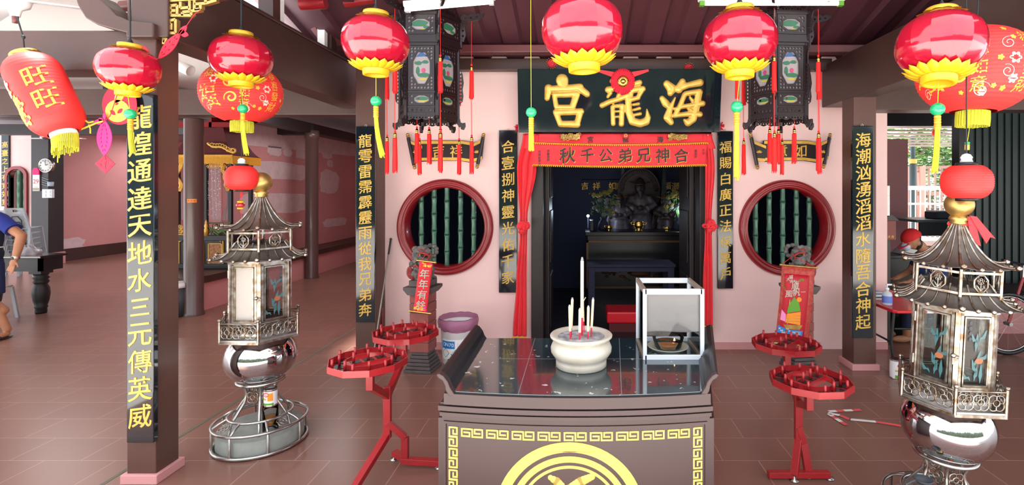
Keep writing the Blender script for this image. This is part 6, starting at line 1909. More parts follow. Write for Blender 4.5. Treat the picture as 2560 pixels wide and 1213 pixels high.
obj('tape_strip', b, [M_['white'], M_['red_cloth']], tp, world=True)
# ================================================================== inside the prayer room
M_['lacquer_dark'] = mat('dark_altar_lacquer', s2l(20, 17, 22), .3)  # altar colours darkened to carry the room's shade
M_['shaded_gold'] = mat('shaded_gold_trim', s2l(104, 72, 46), .45, metal=.3)
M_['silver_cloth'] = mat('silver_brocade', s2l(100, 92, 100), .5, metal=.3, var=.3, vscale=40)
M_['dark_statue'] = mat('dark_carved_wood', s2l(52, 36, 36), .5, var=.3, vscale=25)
Ya = 7.55; s = Ya / F
o = thing('shrine_table', 'large black altar table with a gold-edged front frame inside the dark doorway', 'table', (PX(1592, Ya), Ya + .35, 0.012), 0)
xl, xr, zt = PX(1466, Ya), PX(1718, Ya), PZ(590, Ya); cx = PX(1592, Ya)
b = MB(); b.box(xl - .02, xr + .02, Ya, Ya + .7, zt, zt + .06); obj('table_top', b, M_['lacquer_dark'], o, world=True, bevel=.008)
b = MB(); b.box(xl + .02, xr - .02, Ya + .04, Ya + .66, .012, zt); obj('table_body', b, M_['lacquer_dark'], o, world=True)
b = MB()
t = .030
b.box(xl, xr, Ya + .015, Ya + .04, zt - .10, zt - .10 + t); b.box(xl, xl + t, Ya + .015, Ya + .04, .3, zt - .07); b.box(xr - t, xr, Ya + .015, Ya + .04, .3, zt - .07); b.box(xl, xr, Ya + .015, Ya + .04, .28, .31)
obj('gold_frame', b, M_['shaded_gold'], o, world=True)
b = MB(); rnd = random.Random(4)
for i in range(26):
    px, py = rnd.uniform(1510, 1655), rnd.uniform(674, 702); p = P(px, py, Ya + .03); b.ell(p, rnd.uniform(.02, .06), .02, rnd.uniform(.008, .02), 10, 6)
b.ell(P(1600, 684, Ya + .03), .16, .03, .05)
obj('carved_relief', b, M_['shaded_gold'], o, world=True)
for px in (1480, 1712):
    b = MB(); p = P(px, 582, Ya); b.box(p.x - .03, p.x + .03, Ya + .1, Ya + .5, zt + .06, zt + .22); obj('curled_end', b, M_['lacquer_dark'], o, world=True, bevel=.01)
Yt = 6.75
o = thing('offering_table', 'smaller dark offering table standing before the large altar in the doorway', 'table', (PX(1580, Yt), Yt + .25, .012), 0)
xl2, xr2, zt2 = PX(1468, Yt), PX(1690, Yt), PZ(662, Yt)
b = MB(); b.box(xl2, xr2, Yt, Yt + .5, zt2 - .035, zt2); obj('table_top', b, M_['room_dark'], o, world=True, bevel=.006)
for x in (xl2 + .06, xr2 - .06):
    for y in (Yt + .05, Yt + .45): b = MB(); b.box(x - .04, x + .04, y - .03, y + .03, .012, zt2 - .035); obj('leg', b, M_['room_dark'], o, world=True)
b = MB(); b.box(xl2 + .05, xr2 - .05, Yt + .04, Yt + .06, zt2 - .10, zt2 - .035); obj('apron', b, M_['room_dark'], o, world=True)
Yk = 6.2
o = thing('kneeling_bench', 'red padded kneeling bench on the floor inside the doorway', 'bench', (PX(1620, Yk), Yk + .2, .012), 0)
x0, x1 = PX(1517, Yk), PX(1735, Yk)
b = MB(); b.box(x0, x1, Yk, Yk + .42, .12, .26); obj('pad', b, mat('red_vinyl', s2l(214, 22, 40), .4), o, world=True, bevel=.02)
b = MB(); b.box(x0 + .03, x1 - .03, Yk + .03, Yk + .39, .012, .12); obj('bench_base', b, mat('dark_red_paint', s2l(92, 26, 30), .5), o, world=True)
def deity(px, zb, Y, hgt, label, throne=False, mats=('silver_cloth', 'dark_statue')):
    o = thing('deity_statue', label, 'statue', (PX(px, Y), Y, zb), 0, 'statues on the altar')
    k = hgt
    b = MB(); b.ell((0, 0, .22 * k), .24 * k, .16 * k, .24 * k); b.ell((0, 0, .50 * k), .18 * k, .12 * k, .22 * k); b.lathe([(0, 0), (.27 * k, 0), (.25 * k, .1 * k), (.19 * k, .3 * k), (0, .35 * k)], 24)
    for q in (-1, 1): b.path([(q * .14 * k, 0, .62 * k), (q * .24 * k, -.04 * k, .46 * k), (q * .10 * k, -.15 * k, .40 * k)], [.07 * k, .085 * k, .06 * k], 10); b.path([(q * .22 * k, 0, .6 * k), (q * .30 * k, .02 * k, .30 * k), (q * .33 * k, .02 * k, .02 * k)], [.03 * k, .05 * k, .07 * k], 8)
    obj('robe', b, M_[mats[0]], o, remesh=.018 * max(k, .5))
    b = MB(); b.ell((0, -.03 * k, .78 * k), .085 * k, .09 * k, .11 * k); b.ell((0, -.115 * k, .77 * k), .018 * k, .02 * k, .025 * k)
    for q in (-1, 1): b.ell((q * .085 * k, 0, .79 * k), .02 * k, .02 * k, .04 * k)
    b.ell((0, -.15 * k, .42 * k), .05 * k, .04 * k, .05 * k); b.path([(0, -.09 * k, .71 * k), (0, -.13 * k, .58 * k)], [.05 * k, .015 * k], 8)
    obj('face_and_hands', b, M_[mats[1]], o)
    b = MB(); b.lathe([(0, .98 * k), (.03 * k, .97 * k), (.07 * k, .93 * k), (.10 * k, .86 * k), (.11 * k, .84 * k), (0, .84 * k)], 20)
    for q in (-1, 1): b.path([(q * .1 * k, 0, .86 * k), (q * .2 * k, 0, .89 * k)], .015 * k, 6)
    obj('crown', b, M_['shaded_gold'] if not throne else M_['dark_statue'], o)
    if throne:
        b = MB(); pts = [(.40 * k * cos(t), .75 * k + .42 * k * sin(t)) for t in [pi * i / 24 for i in range(25)]]
        b.prism(pts + [(-.36 * k, .1 * k), (.36 * k, .1 * k)], -.25 * k, -.20 * k, FRONT)
        for i in range(40):
            a = pi * (i / 39); b.torus((.33 * k * cos(a), .19 * k, .75 * k + .34 * k * sin(a)), .035 * k, .012 * k, 10, 5, FRONT)
        obj('throne_back', b, M_['dark_statue'], o)
    return o
zt3 = zt + .06
b = MB(); b.box(cx - .72, cx + .72, Ya + .72, Ya + 1.30, .012, zt + .02); q = thing('statue_platform', 'dark raised platform behind the altar table holding the statues', 'platform', (cx, Ya + 1.0, .012), 0); obj('platform_body', b, M_['lacquer_dark'], q, world=True)
Yd = 8.35
deity(1600, zt + .02, Yd, .88, 'largest silver-robed deity statue seated on a carved throne in the doorway', True)
deity(1550, zt + .02, Yd - .1, .62, 'smaller silver-robed attendant statue left of the large deity', False)
deity(1662, zt + .02, Yd - .1, .62, 'smaller dark attendant statue right of the large deity', False, ('dark_statue', 'dark_statue'))
M_['petal_yellow'] = mat('yellow_chrysanthemum', s2l(150, 136, 56), .6); M_['petal_white'] = mat('white_chrysanthemum', s2l(120, 126, 128), .6)  # blooms dimmed in colour for the shaded room
def bouquet(px, label, sd):
    Y = Ya + .25
    o = thing('flower_vase', label, 'flowers', (PX(px, Y), Y, zt3), 0, 'flower vases on the altar')
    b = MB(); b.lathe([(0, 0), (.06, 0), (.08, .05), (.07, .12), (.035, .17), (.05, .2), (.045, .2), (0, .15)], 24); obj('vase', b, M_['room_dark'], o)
    rnd = random.Random(sd)
    for mi, nm in ((0, 'yellow_bloom'), (1, 'white_bloom')):
        b = MB()
        for i in range(22):
            x, z = rnd.uniform(-.2, .2), rnd.uniform(.24, .62); x *= (1.1 - abs(z - .4) * 1.6); y = rnd.uniform(-.1, .1)
            if (mi == 0) != (rnd.random() < .6 and abs(x) > .08 or z > .5): continue
            for k in range(7): a = 2 * pi * k / 7; b.ell((x + .022 * cos(a), y - .01, z + .022 * sin(a)), .018, .012, .013, 8, 5)
            b.ell((x, y - .015, z), .018, .012, .018, 8, 6)
        obj(nm, b, M_['petal_yellow' if mi == 0 else 'petal_white'], o)
    b = MB()
    for i in range(40):
        x, z = rnd.uniform(-.2, .2), rnd.uniform(.2, .6); a = rnd.uniform(0, 6); b.ell((x, rnd.uniform(-.05, .1), z), .03, .008, .012, 8, 5, RY(a))
    for i in range(8): b.path([(0, 0, .15), (rnd.uniform(-.15, .15), 0, .5)], .005, 5)
    obj('leaves', b, M_['leaf'], o)
bouquet(1508, 'vase of yellow and white chrysanthemums left of the statues in the doorway', 3)
bouquet(1697, 'vase of yellow and white chrysanthemums right of the statues in the doorway', 8)
def brass_pot(px, r, label):
    Y = Ya + .12
    o = thing('brass_censer', label, 'censer', (PX(px, Y), Y, zt3), 0, 'brass pots on the altar')
    b = MB(); b.lathe([(0, 0), (r * .6, 0), (r * .7, r * .2), (r * .5, r * .3), (r, r * .8), (r * 1.05, r * 1.2), (r * .8, r * 1.6), (r * .9, r * 1.7), (r * .8, r * 1.7), (0, r * 1.3)], 32); obj('pot', b, M_['gold_metal'], o)
    b = MB()
    for q in (-1, 1): b.torus((q * r * 1.1, 0, r * 1.4), r * .25, r * .08, 14, 6, FRONT)
    obj('handle', b, M_['gold_metal'], o)
brass_pot(1597, .085, 'largest brass censer at the centre of the altar in the doorway')
brass_pot(1522, .05, 'small brass pot at the left of the altar in the doorway')
brass_pot(1668, .04, 'smallest brass pot at the right of the altar in the doorway')
# bluish altar lamp, and a second one added to brighten the dark room
for px, yy, lab in ((1704, Ya + .3, 'tiny bluish lit lamp among the dark altar things, beside the right bouquet'), (1470, Ya + .55, 'tiny added room light at the far end of the altar, half hidden by the bouquet')):
    o = thing('altar_lamp', lab, 'lamp', (PX(px, yy), yy, zt3), 0, 'altar lamps')
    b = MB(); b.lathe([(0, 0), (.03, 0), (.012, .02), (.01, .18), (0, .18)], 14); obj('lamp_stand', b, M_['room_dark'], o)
    b = MB(); b.ell((0, 0, .205), .024); obj('bulb', b, emit('bluish_bulb', (.55, .8, 1), 1.2), o)
    ld = bpy.data.lights.new('altar_bulb', 'POINT'); ld.energy = 2.5; ld.shadow_soft_size = .05; ld.color = (.7, .82, 1)
    lo = bpy.data.objects.new('altar_bulb', ld); lo.location = (PX(px, yy), yy - .1, zt3 + .3); C.objects.link(lo)
# gold characters on the dark back wall, dark banners, a lamp
o = thing('wall_lettering', 'dark board with carved gold figures high on the back wall of the prayer room', 'sign', P(1610, 465, 8.96), 0)
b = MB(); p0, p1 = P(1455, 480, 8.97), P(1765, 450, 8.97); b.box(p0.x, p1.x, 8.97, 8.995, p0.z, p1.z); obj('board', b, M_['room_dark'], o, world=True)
b = MB()
for px, ch in ((1462, '吉'), (1491, '祥'), (1530, '如'), (1547, '意'), (1668, '福'), (1688, '海'), (1702, '龍'), (1733, '宮'), (1752, '神')):
    p = P(px, 465, 8.96); glyph(b, ch, T(p.x, p.y, p.z) @ FRONT @ SCL(.13, .13, .05), 'board')
obj('lettering', b, M_['gold'], o, world=True)
for px in (1557, 1660):
    o = thing('dark_banner', 'dark pointed banner standing %s of the throne in the doorway' % ('left' if px < 1600 else 'right'), 'banner', (PX(px, 8.6), 8.6, .012), 0, 'dark banners beside the throne')
    b = MB(); p0 = P(px, 420, 8.6); b.prism([(p0.x - .09, .9), (p0.x + .09, .9), (p0.x + .02, p0.z), (p0.x - .02, p0.z)], -8.62, -8.60, FRONT); obj('banner_cloth', b, M_['lacquer_dark'], o, world=True)
    b = MB(); b.tube((p0.x, 8.63, .012), (p0.x, 8.63, p0.z + .05), .012, n=8); obj('banner_pole', b, M_['shaded_gold'], o, world=True)

# ================================================================== gilded shrine in the side hall
Ys = 8.05; s = Ys / F
X = lambda px, Y=Ys: PX(px, Y)
Z = lambda py, Y=Ys: PZ(py, Y)
sx0, sx1 = X(440), X(577)
o = thing('shrine', 'black and gold shrine with a yellow fringed canopy behind the nearer round column', 'shrine', ((sx0 + sx1) / 2, Ys + .3, .5), 0)
b = MB(); b.box(sx0, sx1, Ys, Ys + .55, .5, Z(590)); obj('lower_cabinet', b, M_['black_matt'], o, world=True, bevel=.006)
b = MB(); b.box(sx0 - .04, sx1 + .05, Ys - .04, Ys + .58, .5, .58); b.box(sx0 - .03, sx1 + .03, Ys - .03, Ys + .57, Z(602), Z(588)); obj('plinth_moulding', b, M_['black_matt'], o, world=True, bevel=.008)
for px in (442, 512, 574):
    b = MB(); b.box(X(px) - .025, X(px) + .025, Ys, Ys + .05, Z(590), Z(404)); obj('front_post', b, M_['black_matt'], o, world=True)
b = MB(); b.box(sx0, sx0 + .05, Ys + .5, Ys + .55, Z(590), Z(404)); b.box(sx1 - .05, sx1, Ys + .5, Ys + .55, Z(590), Z(404)); obj('rear_post', b, M_['black_matt'], o, world=True)
b = MB(); b.box(X(524), X(555), Ys - .012, Ys, Z(664), Z(608)); obj('red_carved_panel', b, mat('red_gold_carving', s2l(140, 50, 44), .5, col2=s2l(180, 140, 70), vscale=30, bump=.4), o, world=True)
b = MB()
for px0, px1, py0, py1 in ((522, 557, 664, 662), (522, 557, 610, 608), (522, 524, 664, 608), (555, 557, 664, 608), (508, 511, 672, 608), (551.5, 554, 604, 602), (447, 450, 668, 606), (558, 560, 660, 600)):
    b.box(X(px0), X(px1), Ys - .02, Ys - .0, Z(py0), Z(py1))
b.box(X(507), X(509.5), Ys - .02, Ys, Z(672), Z(606))
obj('gold_line', b, M_['gold_flat'], o, world=True)
# balustrade with leafy carving
b = MB(); rnd = random.Random(6)
b.box(X(510), sx1, Ys - .01, Ys + .03, Z(560), Z(556)); b.box(X(510), sx1, Ys - .01, Ys + .03, Z(592), Z(588))
for i in range(30): p = P(rnd.uniform(512, 572), rnd.uniform(562, 586), Ys); b.torus(p, rnd.uniform(.02, .035), .007, 12, 6, FRONT @ RX(rnd.uniform(-.5, .5)))
obj('carved_railing', b, mat('dark_bronze_carving', s2l(92, 74, 50), .5, metal=.4), o, world=True)
b = MB()
for i in range(16): p = P(rnd.uniform(524, 566), rnd.uniform(570, 584), Ys - .03); b.ell(p, .06, .006, .012, 8, 5, RY(rnd.uniform(-1, 1)))
obj('painted_leaf', b, M_['leaf'], o, world=True)
b = MB()
for px in (515.5,): 
    p = P(px, 590, Ys - .03); b.lathe([(0, 0), (.03, 0), (.03, .1), (.018, .12), (.028, .16), (.012, .2), (.016, .22), (0, .26)], 16, T(p.x, p.y, p.z))
obj('gold_finial', b, M_['gold'], o, world=True)
# gold scroll work at the left and upper right corner
b = MB()
for i in range(46):
    t = i / 45; px, py = 447 + 6 * sin(t * 9), 398 + 76 * t; b.torus(P(px, py, Ys - .02), .026, .009, 12, 6, FRONT @ RX(.3))
for i in range(24): b.torus(P(450 + 4 * sin(i), 566 + i * 1.6, Ys - .02), .02, .007, 12, 6, FRONT)
for i in range(22):
    t = i / 21; b.torus(P(552 + 16 * t ** .6 + 2 * sin(i), 412 + 62 * t, Ys - .02), .022, .009, 12, 6, FRONT @ RX(.4))
for i in range(14): b.torus(P(520 + i * 3.4, 416 + 2 * sin(i * 2), Ys - .02), .016, .006, 10, 5, FRONT)
obj('gold_scrollwork', b, M_['gold'], o, world=True)
# lace curtain
M_['lace'] = mat('silver_spangled_lace', s2l(200, 186, 196), .6, alpha=.55)
b = MB()
for (xa0, xb0, xa1, xb1) in ((512, 548, 524, 552), (548, 572, 566, 574)):
    def fn(u, v):
        mid = .0 if v < .5 else 0
        x0 = xa0 + (xa1 - xa0) * v; x1 = xb0 + (xb1 - xb0) * v
        if xa0 == 548: x0 = 548 + 20 * sin(min(v * 1.6, 1) * pi / 2) - (6 if v > .7 else 0) * (v - .7) * 8
        p = P(x0 + (x1 - x0) * u, 416 + 134 * v, Ys + .06); p.y += .02 * sin(u * 22 + v * 2); return p
    b.grid(fn, 40, 20)
def fn(u, v):
    x0, x1 = 446 + 2 * v, 460 - 6 * sin(v * pi) * .5; p = P(x0 + (x1 - x0) * u, 440 + 110 * v, Ys + .06); p.y += .02 * sin(u * 15); return p
b.grid(fn, 16, 16)
obj('lace_curtain', b, M_['lace'], o, world=True)
b = MB()
for i in range(90): p = P(rnd.uniform(514, 552), rnd.uniform(420, 540), Ys + .03); b.ell(p, .006, .004, .006, 6, 4)
obj('spangle', b, M_['white'], o, world=True)
# canopy with fringe and curled gold ridge
b = MB(); zc0, zc1 = Z(390), Z(340)
pts = []
for sy in (0, 1): pass
def fn(u, v):
    e = 1 - v; w0, w1 = sx0 - .07, sx1 + .09
    c = (w0 + w1) / 2; hw = (w1 - w0) / 2 * (.45 + .55 * e ** 1.0)
    per = [(-1, -1), (1, -1), (1, 1), (-1, 1), (-1, -1)]; k = min(int(u * 4), 3); f = u * 4 - k
    x = per[k][0] + (per[k + 1][0] - per[k][0]) * f; y = per[k][1] + (per[k + 1][1] - per[k][1]) * f
    return (c + x * hw, Ys + .27 + y * .36 * (.5 + .5 * e), zc0 + (Z(310) - zc0) * v ** 1.6)
b.grid(fn, 32, 8, smooth=False); obj('canopy', b, mat('maroon_canopy_cloth', s2l(92, 34, 40), .7), o, world=True)
b = MB()
fx0, fx1 = sx0 - .07, sx1 + .09
for i in range(100):
    x = fx0 + (fx1 - fx0) * i / 99; b.box(x - .006, x + .006, Ys - .10, Ys - .09 - .008 * (i % 2), Z(412) + .02 * rnd.random(), Z(391))
b.box(fx0, fx1, Ys - .11, Ys - .085, Z(394), Z(388))
for i in range(40):
    y = Ys - .09 + .7 * i / 39; b.box(fx1 - .01, fx1, y - .006, y + .006, Z(411), Z(390))
obj('yellow_fringe', b, M_['tassel_gold'], o, world=True)
b = MB(); pts = [P(520 + 66 * t, 357 + 22 * t ** .7 + 3 * sin(t * 9), Ys - .08) for t in [i / 20 for i in range(21)]]
b.path(pts, [.02 + .006 * sin(i * 2.2) for i in range(21)], 10); b.torus(pts[-1] + Vector((-.02, 0, .02)), .035, .014, 16, 8, FRONT)
for i in range(8): b.torus(pts[i * 2 + 3] + Vector((0, 0, .03)), .022, .008, 12, 6, FRONT)
obj('gilded_ridge', b, M_['gold'], o, world=True)
b = MB(); b.box(X(444), X(584), Ys - .02, Ys + .5, Z(318), Z(306)); b.box(X(524), X(531), Ys - .02, Ys + .5, Z(318), Z(290)); obj('red_beam', b, M_['red_dark'], o, world=True)
# gold lion foot and bin by the column
o = thing('gold_carving', 'gold carved ornament at the foot of the shrine left of the round column', 'ornament', P(452, 712, 7.9), 0)
b = MB(); rnd = random.Random(9)
for i in range(18): b.ell((rnd.uniform(-.06, .06), rnd.uniform(-.04, .04), rnd.uniform(-.09, .07)), rnd.uniform(.02, .045), .03, rnd.uniform(.02, .04), 10, 8)
b.box(-.06, .06, -.04, .04, -.27, -.06)
obj('carving', b, M_['gold'], o)
Yw = 7.05
o = thing('waste_bin', 'dark bin with a white lid between the left brown pillar and the round column', 'bin', (PX(446, Yw), Yw, 0), 0)
b = MB(); b.lathe([(0, 0), (.10, 0), (.12, .40), (0, .40)], 28); obj('bin_body', b, M_['grey_dark'], o)
b = MB(); b.lathe([(0, .40), (.13, .40), (.13, .45), (.11, .47), (0, .47)], 28); obj('lid', b, M_['plastic_white'], o)
o = thing('door_sticker', 'small orange paper notice stuck on the nearer round column', 'notice', P(499, 502, 7.0), 0)
b = MB()
def fn(u, v): a = -1.15 + .95 * u; return (-5.37 + .1185 * cos(a - .45) , 7.12 + .1185 * sin(a - .45), EYE - (497.5 + 9 * (1 - v) - 473) / F * 7.05)
b.grid(fn, 10, 2); obj('paper', b, M_['orange'], o, world=True)
b = MB()
for i, ch in enumerate('大吉利'):
    a = -1.0 + .3 * i - .45; glyph(b, ch, T(-5.37 + .120 * cos(a), 7.12 + .120 * sin(a), EYE - 29 / F * 7.05) @ RZ(a + pi / 2) @ FRONT @ SCL(.03, .03, .004), 'flat')
obj('black_print', b, M_['red_dark'], o, world=True)

# ================================================================== far left corner
# black table with turned legs
Yt = 7.1; s = Yt / F
tx0, tx1 = PX(-60, Yt), PX(101, Yt)
o = thing('black_table', 'black wooden table with thick turned legs beside the man at far left', 'table', ((tx0 + tx1) / 2, Yt + .45, 0), 0)
zt_ = PZ(640, Yt)
b = MB(); b.box(tx0, tx1 + .03, Yt - .03, Yt + .36, zt_ - .035, zt_); obj('table_top', b, mat('glossy_black_top', s2l(58, 50, 54), .12, coat=.5), o, world=True, bevel=.008)
b = MB(); b.box(tx0 + .05, tx1 - .02, Yt + .02, Yt + .06, zt_ - .22, zt_ - .035); b.box(tx1 - .06, tx1 - .02, Yt + .02, Yt + .33, zt_ - .22, zt_ - .035); obj('apron', b, M_['black_matt'], o, world=True)
zl = zt_ - .20
for lx, ly in ((PX(80, Yt), Yt + .12), (tx0 + .1, Yt + .12)):
    b = MB(); b.lathe([(0, 0), (.06, 0), (.066, .03), (.062, .07), (.075, .09), (.066, .11), (.085, .18), (.097, .28), (.090, .36), (.066, .41), (.078, .43), (.088, .45), (.070, .48), (.092, .50), (.07, .53), (.085, .55), (.085, zl + .1)], 28, T(lx, ly, 0)); b.box(lx - .085, lx + .085, ly - .085, ly + .085, zl - .06, zl + .16)
    obj('leg', b, M_['black_matt'], o, world=True)
# white cloth lump and stool legs
o = thing('plastic_bag', 'crumpled pale plastic bag lying on the black table', 'bag', P(66, 638, Yt + .35) * 1.0, 0)
o.location = (PX(66, Yt + .17), Yt + .17, zt_)
b = MB(); rnd = random.Random(3)
def fn(u, v):
    a = 2 * pi * u; t = pi * v * .5; n_ = noise.noise(Vector((cos(a) * 2.5, sin(a) * 2.5, v * 3)))
    return ((.16 + .05 * n_) * cos(a) * cos(t), (.12 + .04 * n_) * sin(a) * cos(t), (.12 + .05 * n_) * sin(t))
b.grid(fn, 28, 10, closed_u=True); obj('bag_body', b, mat('pale_plastic_film', s2l(196, 196, 204), .3, alpha=.85), o)

# stacked chairs
def stack_chair(o):
    b = MB()
    def fn(u, v):
        x = -.19 + .38 * u; z = .43 + .40 * v; y = .16 + .09 * v - .03 * cos(pi * (u - .5))
        w = 1 - .22 * v ** 3
        return (x * w, y, z)
    g = MB(); g.grid(fn, 8, 10)
    keep = [(f, s_, m) for i, (f, s_, m) in enumerate(zip(g.f, g.sm, g.mi)) if not ((i // 8 in (8,) and 3 <= i % 8 <= 4) or (2 <= i // 8 <= 5 and i % 8 in (2, 5) and False))]
    g.f = [k[0] for k in keep]; g.sm = [k[1] for k in keep]; g.mi = [k[2] for k in keep]
    obj('backrest', g, M_['grey_chair'], o, solid=.012)
    b = MB(); b.grid(lambda u, v: (-.20 + .40 * u, -.20 + .38 * v, .43 + .015 * (2 * u - 1) ** 2 - .02 * v), 8, 8); obj('seat', b, M_['grey_chair'], o, solid=.014)
    for sx in (-1, 1):
        for y0, y1 in ((-.19, -.24), (.17, .24)): b = MB(); b.bar((sx * .19, y0, .43), (sx * .22, y1, .0), .04, .025); obj('leg', b, M_['grey_dark'] if False else M_['grey_chair'], o)
        b = MB(); b.bar((sx * .195, .17, .43), (sx * .16, .26, .72), .03, .02); obj('back_post', b, M_['grey_chair'], o)
    b = MB(); b.path([(-.07, .185, .46), (-.09, .21, .58), (-.04, .225, .66), (.04, .225, .66), (.09, .21, .58), (.07, .185, .46)], .012, 8); obj('back_loop', b, M_['grey_dark'], o)
Yc = 10.4
ang = R(200)
first = None
for si, (px, n, nm) in enumerate(((31, 5, 'left'), (68, 6, 'right'))):
    for k in range(n):
        lab = 'grey plastic chair in the %s of two stacks by the far left pillar, %s' % (nm, ['at the bottom', 'second from the floor', 'third from the floor', 'fourth from the floor', 'fifth from the floor', 'at the very top'][k] if k < n - 1 else 'topmost of its stack')
        loc = (PX(px, Yc) + .05 * k * .4, Yc - .035 * k, (.125 if n == 5 else .11) * k)
        if first is None:
            first = thing('stacking_chair', lab, 'chair', loc, ang, 'stacked grey plastic chairs'); stack_chair(first)
        else: clone(first, loc, (0, 0, ang), lab)
o = thing('stacking_chair', 'grey plastic chair standing behind the man at the far left edge', 'chair', (PX(-52, 6.7), 6.72, 0), R(185), 'grey chairs by the black table'); 
stack_chair(o)

# wall clock, tear-off calendar, switch boxes on the dark pillar
Yk = 11.74; s = Yk / F
o = thing('wall_clock', 'round white wall clock with a steel rim on the dark far left pillar', 'clock', P(117, 414, Yk - .06), 0)
b = MB(); b.lathe([(.0, -.03), (.165, -.03), (.165, .03), (.15, .045), (.142, .02), (0, .02)], 48, FRONT); obj('case', b, M_['steel'], o)
b = MB(); b.lathe([(0, .024), (.143, .024), (.143, .018)], 48, FRONT); obj('dial', b, M_['white'], o)
b = MB()
for k in range(12): a = k * pi / 6; b.box(.118 * sin(a) - .007, .118 * sin(a) + .007, -.03, -.026, .118 * cos(a) - .009, .118 * cos(a) + .009)
obj('hour_mark', b, M_['ink'], o)
b = MB(); b.bar((0, -.032, 0), (-.012, -.032, .105), .008, .004, (0, 1, 0)); obj('minute_hand', b, M_['ink'], o)
b = MB(); b.bar((0, -.034, 0), (.055, -.034, .03), .010, .004, (0, 1, 0)); obj('hour_hand', b, M_['ink'], o)
o = thing('tear_off_calendar', 'white tear-off calendar showing a red 29 under a pink header, beside the clock', 'calendar', P(92, 470, Yk), 0)
b = MB(); b.box(-.075, .075, -.02, 0, -.07, .30); obj('page', b, M_['white'], o)
b = MB(); b.box(-.078, .078, -.03, 0, .30, .40); b.prism([(-.078, .40), (.078, .40), (.04, .46), (-.04, .46)], 0, .03, FRONT); obj('pink_header', b, M_['pink_paper'], o)
b = MB()
for i, ch in enumerate('29'): glyph(b, ch, T(-.032 + .064 * i, -.0215, .15) @ FRONT @ SCL(.10, .10, .004), 'flat')
obj('red_date', b, M_['red_cloth'], o)
b = MB(); b.box(-.075, .075, -.022, -.02, -.06, .0)
for i in range(3): b.box(-.05, .05, -.0225, -.021, -.03 + i * .025, -.022 + i * .025)
obj('grey_text', b, M_['alu_dark'], o)
o = thing('switch_box', 'pale wall switch box on the dark far left pillar below the clock', 'switch', P(123, 484, Yk), 0)
b = MB(); b.box(-.115, .115, -.05, 0.01, -.10, .10); obj('box_body', b, M_['alu'], o, bevel=.008)
b = MB()
for x in (-.05, .05):
    for z in (-.04, .04): b.box(x - .03, x + .03, -.058, -.05, z - .03, z + .03)
obj('switch_plate', b, M_['white'], o)
o = thing('wall_bracket', 'black wire holder with a pale blue cup on the dark far left pillar', 'holder', P(126, 455, Yk), 0)
b = MB()
for i in range(4): b.bar((-.12, -.06, .10 - i * .05), (.14, -.16, .05 - i * .05), .03, .02)
obj('wire_rack', b, M_['grey_dark'], o)
b = MB(); b.lathe([(0, 0), (.05, 0), (.055, .10), (.05, .10), (.045, .01), (0, .01)], 20, T(.13, -.12, -.10)); obj('cup', b, M_['sky_blue_shirt'], o)
o = thing('wall_fan', 'wall fan with thin pale blades seen edge-on beside the far left pillar', 'fan', P(113, 343, 11.4), 0)
b = MB(); b.ell((0, 0, 0), .07, .10, .06); b.path([(0, 0, 0), (.3, .1, -.03)], .025, 8); b.ell((.32, .1, -.04), .06); b.tube((0, 0, 0), (0, .4, .0), .03, n=10); obj('motor', b, M_['steel'], o)
for sx in (-1, 1): b = MB(); b.box(.0, sx * .55, -.05, .05, -.008, .008) if sx > 0 else b.box(-.55, 0, -.05, .05, -.008, .008); q = MB(); q.mesh(b, T(.32 if sx > 0 else 0, .0, -.03)); obj('blade', q, M_['alu'], o)

# strip lights and rails of the far hall
o = thing('tube_light', 'white tube light at the top of the far left wall', 'light fitting', P(50, 272, 12.0), 0)
b = MB(); b.box(-.35, .8, -.1, .0, -.05, .05); obj('batten', b, M_['white'], o)
o = thing('tube_light', 'white tube light under the beam behind the small lantern at upper left', 'light fitting', P(240, 287, 12.42), 0)
b = MB(); b.box(-.25, .35, -.1, .0, -.06, .06); obj('batten', b, M_['white'], o)
# bare area lights without fittings, added to brighten the side hall
def hall_fill(x, y, z, L, w):
    ld = bpy.data.lights.new('hall_fill_light', 'AREA'); ld.shape = 'RECTANGLE'; ld.size = L; ld.size_y = .12; ld.energy = w; ld.color = (1, .97, .95)
    lo = bpy.data.objects.new('hall_fill_light', ld); lo.location = (x, y, z); C.objects.link(lo)
hall_fill(-9.4, 11.9, 3.0, 1.4, 16); hall_fill(-8.6, 8.6, 3.15, 1.4, 16); hall_fill(-4.0, 9.2, 3.15, 1.4, 14); hall_fill(-11.2, 14.2, 3.1, 1.4, 14)
b = MB()
p = lambda px, py: P(px, py, 12.5)
b.bar(p(110, 325), p(312, 323), .08, .10); b.bar(p(215, 322), p(262, 292), .05, .06); b.bar(p(262, 292), p(312, 318), .05, .06); b.bar(p(0, 258), p(312, 292), .08, .08)
struct('beam_12', b, M_['red_dark'])

